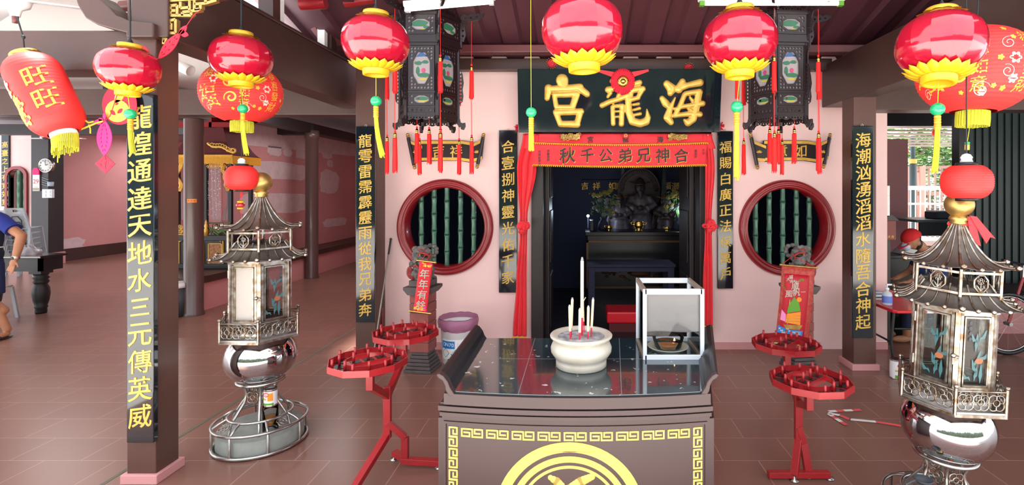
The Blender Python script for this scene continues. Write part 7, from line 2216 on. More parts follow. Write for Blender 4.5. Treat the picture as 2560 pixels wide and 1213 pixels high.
# ------------------------------------------------------------------ paper-cut decorations on a string
Yo = 2.96; s = Yo / F
q = lambda px, py: Vector(((px - CX) * s, 0, EYE - (py - CY) * s))
def ornament(name, label, cat, px, py, parts, Y=Yo, grp='felt New Year decorations on a string'):
    o = thing(name, label, cat, P(px, py, Y), 0, grp)
    for nm, loops, m, z0, z1 in parts:
        b = MB()
        for lp in loops:
            L = lp if isinstance(lp[0][0], (tuple, list)) else [lp]
            b.prism([[((x - px) * Y / F, -(y - py) * Y / F) for x, y in l2] for l2 in L], z0, z1, FRONT)
        obj(nm, b, M_[m], o)
    return o
def leafpts(x0, y0, x1, y1, w, n=14):
    d = Vector((x1 - x0, y1 - y0)); nn = Vector((-d.y, d.x)).normalized() * w
    a = [(x0 + d.x * i / n + nn.x * sin(pi * i / n) ** .8, y0 + d.y * i / n + nn.y * sin(pi * i / n) ** .8) for i in range(n + 1)]
    c = [(x0 + d.x * i / n - nn.x * sin(pi * i / n) ** .8, y0 + d.y * i / n - nn.y * sin(pi * i / n) ** .8) for i in range(n - 1, 0, -1)]
    return a + c
def slits(x0, y0, x1, y1, w, k, sd):
    rnd = random.Random(sd); out = []
    for i in range(k):
        t = (i + .8) / (k + .6); cx, cy = x0 + (x1 - x0) * t, y0 + (y1 - y0) * t
        d = Vector((x1 - x0, y1 - y0)).normalized(); nn = Vector((-d.y, d.x)); ww = w * sin(pi * t) * .5
        for sg in (-1, 1):
            c = Vector((cx, cy)) + nn * sg * ww * .75; a = d * 4.4 + nn * sg * 1.0; e = nn * 1.5
            out.append([tuple(c - a), tuple(c + e), tuple(c + a), tuple(c - e)])
    return out
ornament('felt_fish', 'red felt fish ornament on a string beneath the gold fretwork bracket', 'ornament', 432, 108,
    [('fish_body', [[leafpts(397, 148, 452, 82, 13)] + slits(400, 144, 449, 86, 16, 4, 1)], 'felt_red', 0, .004), ('fish_tail', [leafpts(448, 88, 468, 64, 7), leafpts(452, 84, 472, 88, 7), leafpts(448, 86, 462, 74, 5)], 'felt_red', 0, .004)], 3.0)
ornament('felt_leaf', 'pair of red felt leaves on the string right of the small left lantern', 'ornament', 388, 160,
    [('leaf', [leafpts(372, 148, 358, 114, 9), leafpts(389, 164, 400, 200, 9)], 'felt_red', 0, .004), ('knot', [circ(384, 152, 6, 12)], 'felt_red', 0, .012)], 3.0)
ornament('felt_medallion', 'round red medallion with gold felt figure behind the small left lantern', 'ornament', 298, 264,
    [('red_disc', [circ(300, 262, 43, 40, 50, .4)], 'felt_red', 0, .004), ('gold_figure', [[circ(296, 278, 30, 20, 28)] + [leafpts(278, 276, 292, 288, 5), leafpts(296, 284, 310, 272, 5), leafpts(290, 262, 300, 258, 3)], leafpts(290, 258, 312, 226, 10)], 'gold_flat', .004, .008)], 2.99)
ornament('felt_pendant', 'long pink felt pendant hanging before the far rose wall, left of the brown pillar', 'ornament', 262, 345,
    [('pendant_body', [[leafpts(262, 300, 262, 390, 19)] + slits(262, 306, 262, 384, 20, 7, 3)], 'pink_paper', 0, .004), ('top_loops', [leafpts(262, 304, 236, 306, 7), leafpts(262, 300, 262, 282, 4), leafpts(258, 304, 248, 296, 5)], 'pink_paper', 0, .004)], 2.97)
ornament('felt_diamond', 'pinkish red felt diamond with cut-out figure below the pink pendant', 'ornament', 264, 410,
    [('diamond', [[[(239, 410), (264, 387), (289, 410), (265, 434)], leafpts(252, 408, 260, 416, 2), leafpts(268, 402, 266, 424, 2), leafpts(272, 406, 279, 408, 2), leafpts(256, 403, 262, 402, 1.6)]], 'felt_red', 0, .004)], 2.97)
o = thing('decoration_string', 'thin string tying the felt ornaments between the drum lantern and the gold bracket', 'string', P(262, 296, 2.965), 0)
b = MB(); W = lambda px, py, Y=2.965: P(px, py, Y)
b.path([W(190, 328), W(225, 315), W(262, 302), W(275, 290), W(282, 270), W(300, 215), W(340, 175), W(372, 152), W(397, 146), W(420, 120), W(450, 84), W(468, 62), W(486, 36), W(500, 26)], .0022, 5)
b.path([W(262, 388), W(264, 400)], .002, 5)
obj('string_run', b, M_['felt_red'], o, world=True)
b = MB(); b.path([W(192, 327), W(212, 320), W(240, 308), W(258, 303)], .0055, 6); b.path([W(211, 300), W(222, 307), W(234, 304)], .005, 6); b.path([W(222, 312), W(226, 322), W(226, 334)], .004, 6); obj('gold_ribbon', b, M_['print_gold'], o, world=True)

# ================================================================== people
def limb(b, pts, rs, n=14): b.path(pts, rs, n); [b.ell(p, r, r, r, 14, 8) for p, r in zip(pts, rs)]
def finger(b, p, d, bend, L, r, up):
    p = Vector(p); d = Vector(d).normalized(); pts = [p]
    for k in range(3):
        d = (d + Vector(bend) * .35).normalized(); p = p + d * L * (.42, .32, .26)[k]; pts.append(p)
    b.path(pts, [r, r * .95, r * .88, r * .72], 8); b.ell(pts[-1], r * .72)
Ym = 6.0
o = thing('person', 'man in navy polo shirt and shorts with one hand on his thigh, cut off by the left edge', 'person', (PX(-40, Ym), Ym, 0), 0)
px_ = lambda a, c, y=Ym: P(a, c, y)
hipx = PX(-42, Ym)
b = MB()
# trunk and head (mostly outside the frame)
E = lambda c, a, d, e: b.ell(c, a, d, e, 20, 14)
E((hipx, Ym, 1.20), .19, .12, .27); E((hipx, Ym, .93), .175, .125, .16); E((hipx - .0, Ym, 1.37), .20, .10, .10)
limb(b, [(hipx, Ym, 1.40), (hipx, Ym - .01, 1.54)], [.062, .056])
E((hipx + .01, Ym - .02, 1.635), .078, .098, .115); E((hipx + .01, Ym - .07, 1.585), .055, .05, .05); E((hipx + .012, Ym - .125, 1.62), .014, .022, .02)
for sx in (-1, 1): E((hipx + .01 + sx * .078, Ym - .01, 1.63), .012, .02, .03)
# right-hand arm in the picture: elbow out, hand on the thigh
sh, el, wr = Vector((hipx + .20, Ym, 1.385)), px_(54, 590, Ym - .02), px_(38, 648, Ym - .09)
limb(b, [sh, sh.lerp(el, .55), el], [.062, .055, .046]); limb(b, [el, el.lerp(wr, .3), wr], [.047, .047, .031])
sh2 = Vector((hipx - .20, Ym, 1.385)); limb(b, [sh2, (hipx - .27, Ym, 1.12), (hipx - .24, Ym - .1, .88)], [.062, .048, .032])
# hand
hd = (px_(27, 672, Ym - .12) - wr); hd.normalize(); pc = wr + hd * .05
b.ell(pc, .041, .024, .050, 14, 10, Matrix.Rotation(R(12), 4, 'Y'))
side = Vector((-hd.z, 0, hd.x)).normalized()
for i, (off, L) in enumerate(((-.030, .062), (-.010, .074), (.011, .078), (.031, .070))):
    finger(b, pc + hd * .038 + side * off * 1.0, hd + side * off * 4, Vector((0, -.15, -.5)), L, .0092, None)
finger(b, pc - hd * .012 + side * .036, hd * .5 + side * .7, Vector((-.2, -.2, -.5)), .058, .0105, None)
# legs
for sx in (-1, 1):
    kx = hipx + .10 * sx; fx = PX(6, Ym - .03) if sx > 0 else hipx - .12
    limb(b, [(kx, Ym, .86), (kx + .02 * sx, Ym - .03, .48), (fx, Ym + .02, .10)], [.088, .058, .040])
    limb(b, [(kx + .02 * sx, Ym - .015, .42), (kx + (fx - kx) * .6, Ym + .03, .32)], [.056, .056])
    b.ell((fx + .0, Ym - .06, .045), .042, .115, .032, 14, 10)
    for t in range(5): b.ell((fx - .03 + t * .016, Ym - .165 + abs(t - 1) * .008, .034), .010, .020, .011, 8, 6)
obj('body', b, M_['skin'], o, world=True, remesh=.0075, smooth_it=3)
b = MB(); b.ell((hipx + .01, Ym + .0, 1.665), .086, .10, .095, 20, 14); obj('hair', b, M_['hair'], o, world=True)
b = MB()
for sx in (-1, 1): b.ell((hipx + .01 + sx * .03, Ym - .108, 1.64), .010, .006, .006)
obj('eye', b, M_['ink'], o, world=True)
b = MB(); b.ell((hipx, Ym, 1.20), .205, .138, .29, 24, 16); b.ell((hipx, Ym, .99), .20, .142, .15, 24, 12); b.ell((hipx, Ym, 1.385), .205, .112, .10)
b.path([(hipx, Ym, 1.42), (hipx, Ym, 1.47)], [.085, .07], 16)
obj('polo_shirt', b, M_['navy'], o, world=True, remesh=.012, smooth_it=4)
b = MB(); b.path([sh + Vector((-.05, 0, .02)), sh, sh.lerp(el, .35), sh.lerp(el, .62)], [.085, .085, .078, .080], 18); obj('blue_sleeve', b, M_['blue'], o, world=True); b = MB(); b.path([sh2 + Vector((.05, 0, .02)), sh2, (hipx - .25, Ym, 1.2)], [.085, .085, .078], 18); obj('blue_sleeve', b, M_['blue'], o, world=True)
zst = PZ(618, Ym); b = MB(); b.lathe([(.209, -.006), (.211, 0), (.209, .006)], 32, T(hipx, Ym, zst) @ SCL(1, .70, 1)); obj('white_stripe', b, M_['white'], o, world=True)
b = MB(); b.ell((hipx, Ym, .90), .19, .145, .12, 24, 14)
for sx in (-1, 1): b.path([(hipx + .10 * sx, Ym, .88), (hipx + .12 * sx, Ym - .02, .52)], [.105, .112], 20)
obj('shorts', b, mat('dark_blue_shorts', s2l(26, 40, 84), .85), o, world=True, remesh=.012, smooth_it=3)
b = MB(); b.box(hipx + .10, hipx + .21, Ym - .16, Ym - .15, .97, 1.03); obj('white_paper', b, M_['white'], o, world=True)
for sx in (-1, 1):
    fx = PX(6, Ym - .03) if sx > 0 else hipx - .12
    b = MB(); b.ell((fx, Ym - .06, .012), .052, .14, .012, 18, 8); b.path([(fx - .045, Ym - .09, .02), (fx, Ym - .10, .08), (fx + .045, Ym - .09, .02)], .014, 8); obj('sandal', b, M_['black_matt'], o, world=True)
d = (wr - el).normalized(); wc = wr - d * .015
b = MB(); b.path([wc - d * .012, wc + d * .012], .038, 18); obj('watch_strap', b, M_['steel'], o, world=True)
b = MB(); b.ell(wc + Vector((.0, -.036, 0)), .018, .008, .018); obj('watch_face', b, M_['grey_dark'], o, world=True)

# seated person with a red cap bowed over the red table
Yp_ = 5.95
o = thing('person', 'seated person in a red cap and white face mask bowing behind the red table', 'person', (PX(2300, Yp_), Yp_, 0), 0)
hc = P(2280, 602, Yp_)
b = MB()
E = lambda c, a, d, e, M=None: b.ell(c, a, d, e, 20, 14, M)
hx = hc.x + .22
tors = [(hx + .05, Yp_ + .06, .50), (hx + .04, Yp_ + .05, .72), (hx + .0, Yp_ + .03, .94)]
b.path(tors, [.16, .155, .14], 20); [E(p, r, r * .75, r) for p, r in zip(tors, [.165, .155, .15])]
limb(b, [(hx - .04, Yp_ + .02, 1.0), (hx - .13, Yp_, 1.10)], [.06, .056])
HM = RY(R(-38))
E(hc, .085, .078, .112, HM); E(hc + Vector((-.055, 0, -.055)), .052, .055, .05); E(hc + Vector((-.10, 0, -.025)), .022, .016, .018)
for sy in (-1, 1): E(hc + Vector((.03, sy * .078, -.02)), .022, .010, .03)
for sy in (-1, 1):
    limb(b, [(hx - .0, Yp_ + sy * .17, .97), (hx - .10, Yp_ + sy * .22, .76), (hx - .32, Yp_ + sy * .12, .70)], [.055, .045, .032])
    pc = Vector((hx - .37, Yp_ + sy * .11, .69)); b.ell(pc, .05, .038, .02)
    for i in range(4): finger(b, pc + Vector((-.04, (i - 1.5) * .019, 0)), (-1, 0, -.05), (0, 0, -.25), .065 + .006 * (i in (1, 2)), .0088, None)
    finger(b, pc + Vector((-.005, -sy * .034, 0)), (-.7, -sy * .6, 0), (0, 0, -.2), .055, .010, None)
    limb(b, [(hx + .05, Yp_ + sy * .1, .50), (hx - .36, Yp_ + sy * .12, .48), (hx - .36, Yp_ + sy * .12, .10)], [.085, .062, .042])
    b.ell((hx - .42, Yp_ + sy * .12, .045), .12, .042, .04)
obj('body', b, M_['skin'], o, world=True, remesh=.0085, smooth_it=3)
b = MB(); b.path([(hx + .05, Yp_ + .06, .46)] + tors[1:] + [(hx - .03, Yp_ + .02, 1.02)], [.185, .17, .165, .10], 22)
for sy in (-1, 1): b.path([(hx, Yp_ + sy * .12, .98), (hx - .0, Yp_ + sy * .18, .95), (hx - .06, Yp_ + sy * .2, .82)], [.07, .07, .066], 14)
obj('shirt', b, mat('blue_cotton_shirt', s2l(44, 62, 120), .85), o, world=True, remesh=.012, smooth_it=3)
b = MB()
for sy in (-1, 1): b.path([(hx + .06, Yp_ + sy * .1, .50), (hx - .38, Yp_ + sy * .12, .485), (hx - .37, Yp_ + sy * .12, .16)], [.10, .078, .062], 16)
obj('trousers', b, M_['navy'], o, world=True, remesh=.012, smooth_it=2)
b = MB()
cap = MB(); cap.lathe([(.100 * cos(t), .092 * sin(t)) for t in [pi / 2 * i / 12 for i in range(13)]], 36)
b.mesh(cap, T(*(hc + Vector((-.005, 0, .03)))) @ RY(R(-30)) @ SCL(1.15, 1.0, 1.25)); obj('cap_crown', b, mat('red_cap_cotton', s2l(206, 28, 34), .8), o, world=True)
b = MB(); b.prism([(-.09, -.075), (-.18, -.055), (-.205, 0), (-.18, .055), (-.09, .075)], -.004, .004, T(*(hc + Vector((-.0, 0, .025)))) @ RY(R(-38)) ); obj('cap_visor', b, M_['red_cloth'], o, world=True)
b = MB(); b.ell(hc + Vector((.045, 0, -.03)), .06, .08, .075, 16, 12); obj('hair', b, M_['hair'], o, world=True)
b = MB(); b.ell(hc + Vector((-.075, 0, -.068)), .046, .062, .048, 18, 12, HM); obj('face_mask', b, M_['sky_blue_shirt'], o, world=True)
b = MB()
for sy in (-1, 1): b.ell(hc + Vector((-.085, sy * .035, -.008)), .006, .010, .008)
obj('eye', b, M_['ink'], o, world=True)
st = thing('stool', 'dark stool under the seated person in the red cap', 'stool', (hx + .05, Yp_ + .06, 0), 0)
b = MB(); b.lathe([(0, .36), (.17, .36), (.18, .345), (.17, .33), (0, .33)], 28); obj('seat', b, M_['grey_dark'], st)
for k in range(4):
    a = pi / 4 + k * pi / 2; b = MB(); b.tube((.13 * cos(a), .13 * sin(a), .33), (.17 * cos(a), .17 * sin(a), 0), .016, n=8); obj('leg', b, M_['grey_dark'], st)

# ================================================================== right bay furniture
Y0, Y1 = 4.72, 5.55; zt_ = .63
o = thing('folding_table', 'red folding table with black steel legs by the right facade pillar', 'table', (3.25, 5.1, 0), 0)
b = MB(); b.prism([(2.90, Y0 + .03), (2.93, Y0), (3.62, Y0), (3.66, Y0 + .04), (3.66, Y1), (2.90, Y1)], zt_ - .03, zt_); obj('table_top', b, mat('red_table_laminate', s2l(196, 24, 36), .3, coat=.3), o, world=True, bevel=.008)
def leg_frame(x):
    b = MB(); b.path([(x, Y0 + .12, zt_ - .03), (x - .03, Y0 + .12, .30), (x + .02, Y0 + .14, .02)], .013, 8); b.path([(x, Y1 - .1, zt_ - .03), (x, Y1 - .1, .02)], .013, 8); b.path([(x - .02, Y0 + .12, .3), (x, Y1 - .1, .3)], .010, 8); return b
for x in (2.97, 3.55): obj('leg', leg_frame(x), M_['black_matt'], o, world=True)
b = MB(); b.path([(2.97, Y0 + .12, .43), (3.55, Y0 + .12, .43)], .010, 8); b.path([(2.97, Y0 + .13, .14), (3.55, Y0 + .13, .14)], .010, 8); obj('cross_bar', b, M_['black_matt'], o, world=True)
for x in (2.99, 3.57): b = MB(); b.lathe([(0, 0), (.018, 0), (.018, .05), (0, .05)], 12, T(x, Y0 + .14, 0)); obj('foot_cap', b, M_['yellow'], o, world=True)
b = MB(); b.box(3.20, 3.26, Y0 - .002, Y0 + .001, zt_ - .025, zt_ - .006); obj('price_sticker', b, M_['white'], o, world=True)
x, y = PX(2218, 4.95), 4.95
o = thing('sanitizer_bottle', 'clear pump bottle of sanitizer with a blue label on the red folding table', 'bottle', (max(x, 2.97), y, zt_), 0)
b = MB(); b.lathe([(0, 0), (.040, 0), (.044, .006), (.044, .10), (.036, .125), (.014, .135), (.014, .145), (0, .145)], 28); obj('bottle_body', b, mat('clear_gel', s2l(214, 226, 232), .1, alpha=.7), o)
b = MB(); b.lathe([(.0448, .025), (.0448, .09)], 28); obj('blue_label', b, mat('periwinkle_label', s2l(96, 116, 196), .5), o)
b = MB(); b.lathe([(0, .145), (.018, .145), (.018, .165), (.006, .168), (.006, .195), (0, .195)], 18); b.box(-.008, .045, -.009, .009, .19, .204); b.path([(.045, 0, .197), (.052, 0, .187)], .005, 6); obj('pump', b, M_['plastic_white'], o)
o = thing('paper_stack', 'stack of papers and books at the pillar end of the red folding table', 'papers', (2.96, 5.32, zt_), 0)
b = MB()
for i in range(6): b.m = i % 3; b.box(-.05 + .004 * (i % 2), .15 - .005 * i, -.12, .12, i * .012, i * .012 + .011)
obj('sheets', b, [M_['white'], M_['grey_dark'], M_['sky_blue_shirt']], o)
o = thing('red_cloth', 'crumpled red cloth on the far side of the red folding table', 'cloth', (3.36, 5.42, zt_), 0)
b = MB()
def fn(u, v):
    x, y = -.2 + .4 * u, -.10 + .2 * v; e = sin(pi * u) * sin(pi * v)
    return (x, y, .004 + .05 * e * (1 + .8 * noise.noise(Vector((x * 14, y * 14, 0)))))
b.grid(fn, 24, 14); obj('cloth_body', b, M_['red_cloth'], o)
o = thing('green_pot', 'round dark green pot on the floor behind the red table legs', 'pot', (PX(2246, 6.15), 6.15, 0), 0)
b = MB(); b.lathe([(0, 0), (.13, 0), (.19, .12), (.22, .26), (.235, .30), (.215, .30), (.17, .15), (0, .06)], 32); obj('pot_body', b, M_['green_dark'], o)
b = MB(); b.ell((0, 0, .29), .20, .20, .17, 28, 12); obj('green_cover', b, mat('moss_green_cover', s2l(66, 104, 86), .7), o)
# dark counter, grey folding table, red collection box
b = MB(); b.box(3.46, 4.75, 6.60, 6.93, 0, .86); b.box(3.40, 4.8, 6.55, 6.95, .86, .90)
o = thing('counter', 'long dark counter behind the seated person in the red cap', 'counter', (4.08, 6.85, 0), 0); obj('counter_body', b, M_['lacquer_dark'], o, world=True, bevel=.006)
Yg = 7.9; x0, x1 = PX(2292, Yg), PX(2398, Yg)
o = thing('grey_table', 'grey folding table in the open bay before the white fence', 'table', ((x0 + x1) / 2, Yg + .4, 0), 0)
b = MB(); zz = PZ(550, Yg); b.box(x0, x1 + .5, Yg, Yg + .8, zz - .04, zz); obj('table_top', b, mat('grey_laminate', s2l(112, 122, 128), .35), o, world=True, bevel=.008)
b = MB(); b.box(x0 + .06, x1 + .4, Yg + .02, Yg + .05, zz - .25, zz - .04); obj('apron', b, M_['grey_dark'], o, world=True)
for x in (x0 + .1, x0 + .5, x1 + .4):
    b = MB(); b.tube((x, Yg + .08, 0), (x, Yg + .08, zz - .04), .02, n=8); obj('leg', b, M_['alu_dark'], o, world=True)
o = thing('grey_case', 'small grey case lying on the grey folding table', 'case', (PX(2362, Yg + .3), Yg + .35, zz), 0)
b = MB(); b.box(-.2, .2, -.15, .15, 0, .12); obj('case_body', b, mat('slate_plastic', s2l(86, 96, 104), .4), o, bevel=.02)
b = MB(); b.box(-.17, .17, -.12, .12, .12, .13); obj('lid', b, M_['alu'], o)
o = thing('white_sheet', 'bright white cloth on the counter behind the red cap', 'cloth', (PX(2266, 6.8), 6.76, .90), 0)
b = MB(); b.grid(lambda u, v: (-.16 + .34 * u, -.12 + .24 * v, .14 * sin(pi * u) ** .5 * sin(pi * v) ** .5 + .006), 16, 10); obj('cloth_body', b, M_['white'], o)
o = thing('donation_box', 'small red wooden box on a thin stand behind the right facade pillar', 'box', (3.46, 5.76, .0), 0)
b = MB(); b.box(-.06, .06, -.06, .06, 1.18, 1.40); obj('box_body', b, mat('red_brown_wood', s2l(120, 52, 44), .5), o, bevel=.006)
b = MB(); b.prism([(-.09, 1.40), (.09, 1.40), (0, 1.47)], -.07, .07, FRONT); obj('lid', b, M_['dark_brown'], o)
b = MB(); b.box(-.02, .02, -.02, .02, 0, 1.18); obj('stand', b, M_['dark_brown'], o)
b = MB()
for i, ch in enumerate('大吉'): glyph(b, ch, T(-.02 + .04 * i, -.062, 1.22) @ FRONT @ SCL(.032, .032, .006), 'flat')
obj('gold_lettering', b, M_['gold_flat'], o)
for i, py in enumerate((477, 502, 527)):
    o = thing('wall_plate', 'white wall plate beside the right facade pillar, %s of three' % ['top', 'middle', 'bottom'][i], 'switch', (3.37, 5.66, PZ(py, 5.6)), 0, 'white wall plates by the right pillar')
    b = MB(); b.box(-.01, .02, -.06, .06, -.055, .055); obj('plate', b, M_['white'], o, bevel=.004)
# red bicycle-like trolley at the right edge
Yb = 5.4; o = thing('bicycle', 'red bicycle partly seen at the right edge behind the right pagoda', 'bicycle', (PX(2545, Yb), Yb, 0), 0)
xb = PX(2520, Yb)
for i, dx in enumerate((0, .98)):
    b = MB(); b.torus((xb + dx, Yb, .33), .31, .022, 48, 10, FRONT); obj('tyre', b, M_['black_matt'], o, world=True)
    b = MB(); b.torus((xb + dx, Yb, .33), .285, .010, 48, 8, FRONT); b.tube((xb + dx, Yb - .04, .33), (xb + dx, Yb + .04, .33), .02, n=10)
    for k in range(12): a = 2 * pi * k / 12; b.tube((xb + dx, Yb, .33), (xb + dx + .28 * cos(a), Yb, .33 + .28 * sin(a)), .0022, n=4)
    obj('wheel_rim', b, M_['steel'], o, world=True)
b = MB(); A = lambda x, z: Vector((xb + x, Yb, z))
for p_, q_ in (((.0, .33), (.16, .82)), ((.16, .76), (.62, .70)), ((.17, .70), (.44, .33)), ((.62, .80), (.44, .33)), ((.44, .33), (.98, .33)), ((.62, .70), (.98, .33))): b.tube(A(*p_), A(*q_), .016, n=10)
obj('frame', b, M_['red_dark'], o, world=True)
b = MB(); b.path([A(.16, .82), A(.17, .95)], .013, 8); b.path([A(.17, .95) + Vector((-.02, -.26, .02)), A(.17, .95), A(.17, .95) + Vector((-.02, .26, .02))], .012, 8); obj('handlebar', b, M_['steel'], o, world=True)
b = MB(); b.ell(A(.63, .86), .12, .07, .035); b.tube(A(.62, .78), A(.63, .85), .012, n=8); obj('saddle', b, M_['black_matt'], o, world=True)

# garden terrace: white fence, brown rail, lamp post, trees
Yf = 12.1; zb = PZ(556, Yf)
o = thing('white_fence', 'white steel bar fence at the edge of the garden terrace', 'fence', (PX(2320, Yf), Yf, .55), 0)
b = MB()
for py in (470, 510, 553): p0, p1 = P(2236, py, Yf), P(2470, py, Yf); b.bar(p0, p1, .05, .10 if py == 470 else .045)
obj('rail', b, M_['white'], o, world=True)
for i in range(19):
    x = PX(2240 + i * 12.2, Yf); b = MB(); b.tube((x, Yf, .55), (x, Yf, PZ(470, Yf)), .014, n=6); obj('bar', b, M_['white'], o, world=True)
Yr = 13.2
o = thing('brown_railing', 'brown railing with slim balusters behind the white fence', 'railing', (PX(2320, Yr), Yr, .55), 0)
b = MB(); b.bar(P(2236, 420, Yr), P(2480, 416, Yr), .07, .07); b.bar(P(2236, 430, Yr), P(2480, 427, Yr), .04, .04); b.bar(P(2236, 484, Yr), P(2480, 484, Yr), .05, .10); obj('rail', b, mat('brown_rail_paint', s2l(150, 118, 104), .6), o, world=True)
for i in range(15):
    x = PX(2242 + i * 16, Yr); b = MB(); b.box(x - .018, x + .018, Yr - .02, Yr + .02, .55, PZ(418, Yr)); obj('baluster', b, o.children[0].data.materials[0], o, world=True)
for px in (2262, 2303): x = PX(px, Yr); b = MB(); b.box(x - .07, x + .07, Yr - .07, Yr + .07, .55, PZ(416, Yr)); obj('rail_post', b, mat('pink_post_paint', s2l(196, 140, 128), .7), o, world=True)
b = MB(); b.box(5, 11, 13.6, 13.8, .5, 1.25); struct('wall_garden', b, M_['stone_dark'])
o = thing('lamp_post', 'dark green lamp post with a pale collar standing at the white fence', 'lamp post', (PX(2282, 12.6), 12.6, .55), 0)
b = MB(); xq = PX(2282, 12.6); b.tube((xq, 12.6, .55), (xq, 12.6, PZ(410, 12.6)), .075, n=14); b.tube((xq, 12.6, PZ(410, 12.6)), (xq, 12.6, PZ(340, 12.6)), .05, n=14); obj('post', b, mat('dark_slate_paint', s2l(46, 66, 72), .5), o, world=True)
b = MB(); b.tube((xq, 12.6, PZ(409, 12.6)), (xq, 12.6, PZ(398, 12.6)), .09, n=14); obj('collar', b, M_['key'], o, world=True)
def leafy(name, label, cat, base, crown, r, n, trunk, mats, sd, lf=.085):
    o = thing(name, label, cat, base, 0, 'garden trees beyond the fence')
    rnd = random.Random(sd); b = MB(); c = Vector(crown)
    for i in range(n):
        d = Vector((rnd.gauss(0, 1), rnd.gauss(0, 1), rnd.gauss(0, 1))).normalized() * (rnd.random() ** .4)
        p = c + Vector((d.x * r[0], d.y * r[1], d.z * r[2])); M = T(*p) @ RZ(rnd.uniform(0, 6.3)) @ RX(rnd.uniform(-1, 1)); k = lf * rnd.uniform(.6, 1.3)
        b.m = 0 if rnd.random() < .6 else 1
        b.add([(-k, 0, 0), (0, -k * .45, .01), (k, 0, 0), (0, k * .45, .01)], [(0, 1, 2, 3)], False, M)
    f = obj('foliage', b, mats, o, world=True)
    b = MB(); p0 = Vector(base); b.path([p0, p0.lerp(c, .5) + Vector((.08, 0, 0)), c], [trunk, trunk * .8, trunk * .4], 10)
    for k in range(5): a = k * 1.3; b.path([c - Vector((0, 0, r[2] * .5)), c + Vector((cos(a) * r[0] * .6, sin(a) * r[1] * .6, r[2] * .3))], [trunk * .5, trunk * .15], 6)
    obj('trunk', b, mat(name + '_bark', s2l(150, 132, 116), .9), o, world=True)
    return o
TM = [M_['leaf'], M_['leaf_light']]
leafy('garden_tree', 'pale slanting tree trunk with green leaves behind the lamp post', 'tree', (PX(2268, 14.6), 14.6, .55), (PX(2300, 14.6), 14.8, 3.0), (1.0, .7, .8), 1500, .10, TM, 1)
leafy('garden_tree', 'leafy green tree to the right behind the white fence', 'tree', (PX(2375, 15.2), 15.2, .55), (PX(2375, 15.2), 15.4, 2.75), (.95, .7, .85), 1500, .07, TM, 2)
leafy('garden_shrub', 'low green shrub behind the fence bars, right of the lamp post', 'shrub', (PX(2330, 14.3), 14.3, .55), (PX(2330, 14.3), 14.4, 1.75), (1.1, .4, .55), 1100, .05, TM, 3, .06)
leafy('garden_shrub', 'small green shrub low behind the white fence near the grey table', 'shrub', (PX(2358, 12.9), 12.9, .55), (PX(2350, 12.9), 12.9, .85), (.5, .2, .22), 500, .03, TM, 4, .05)
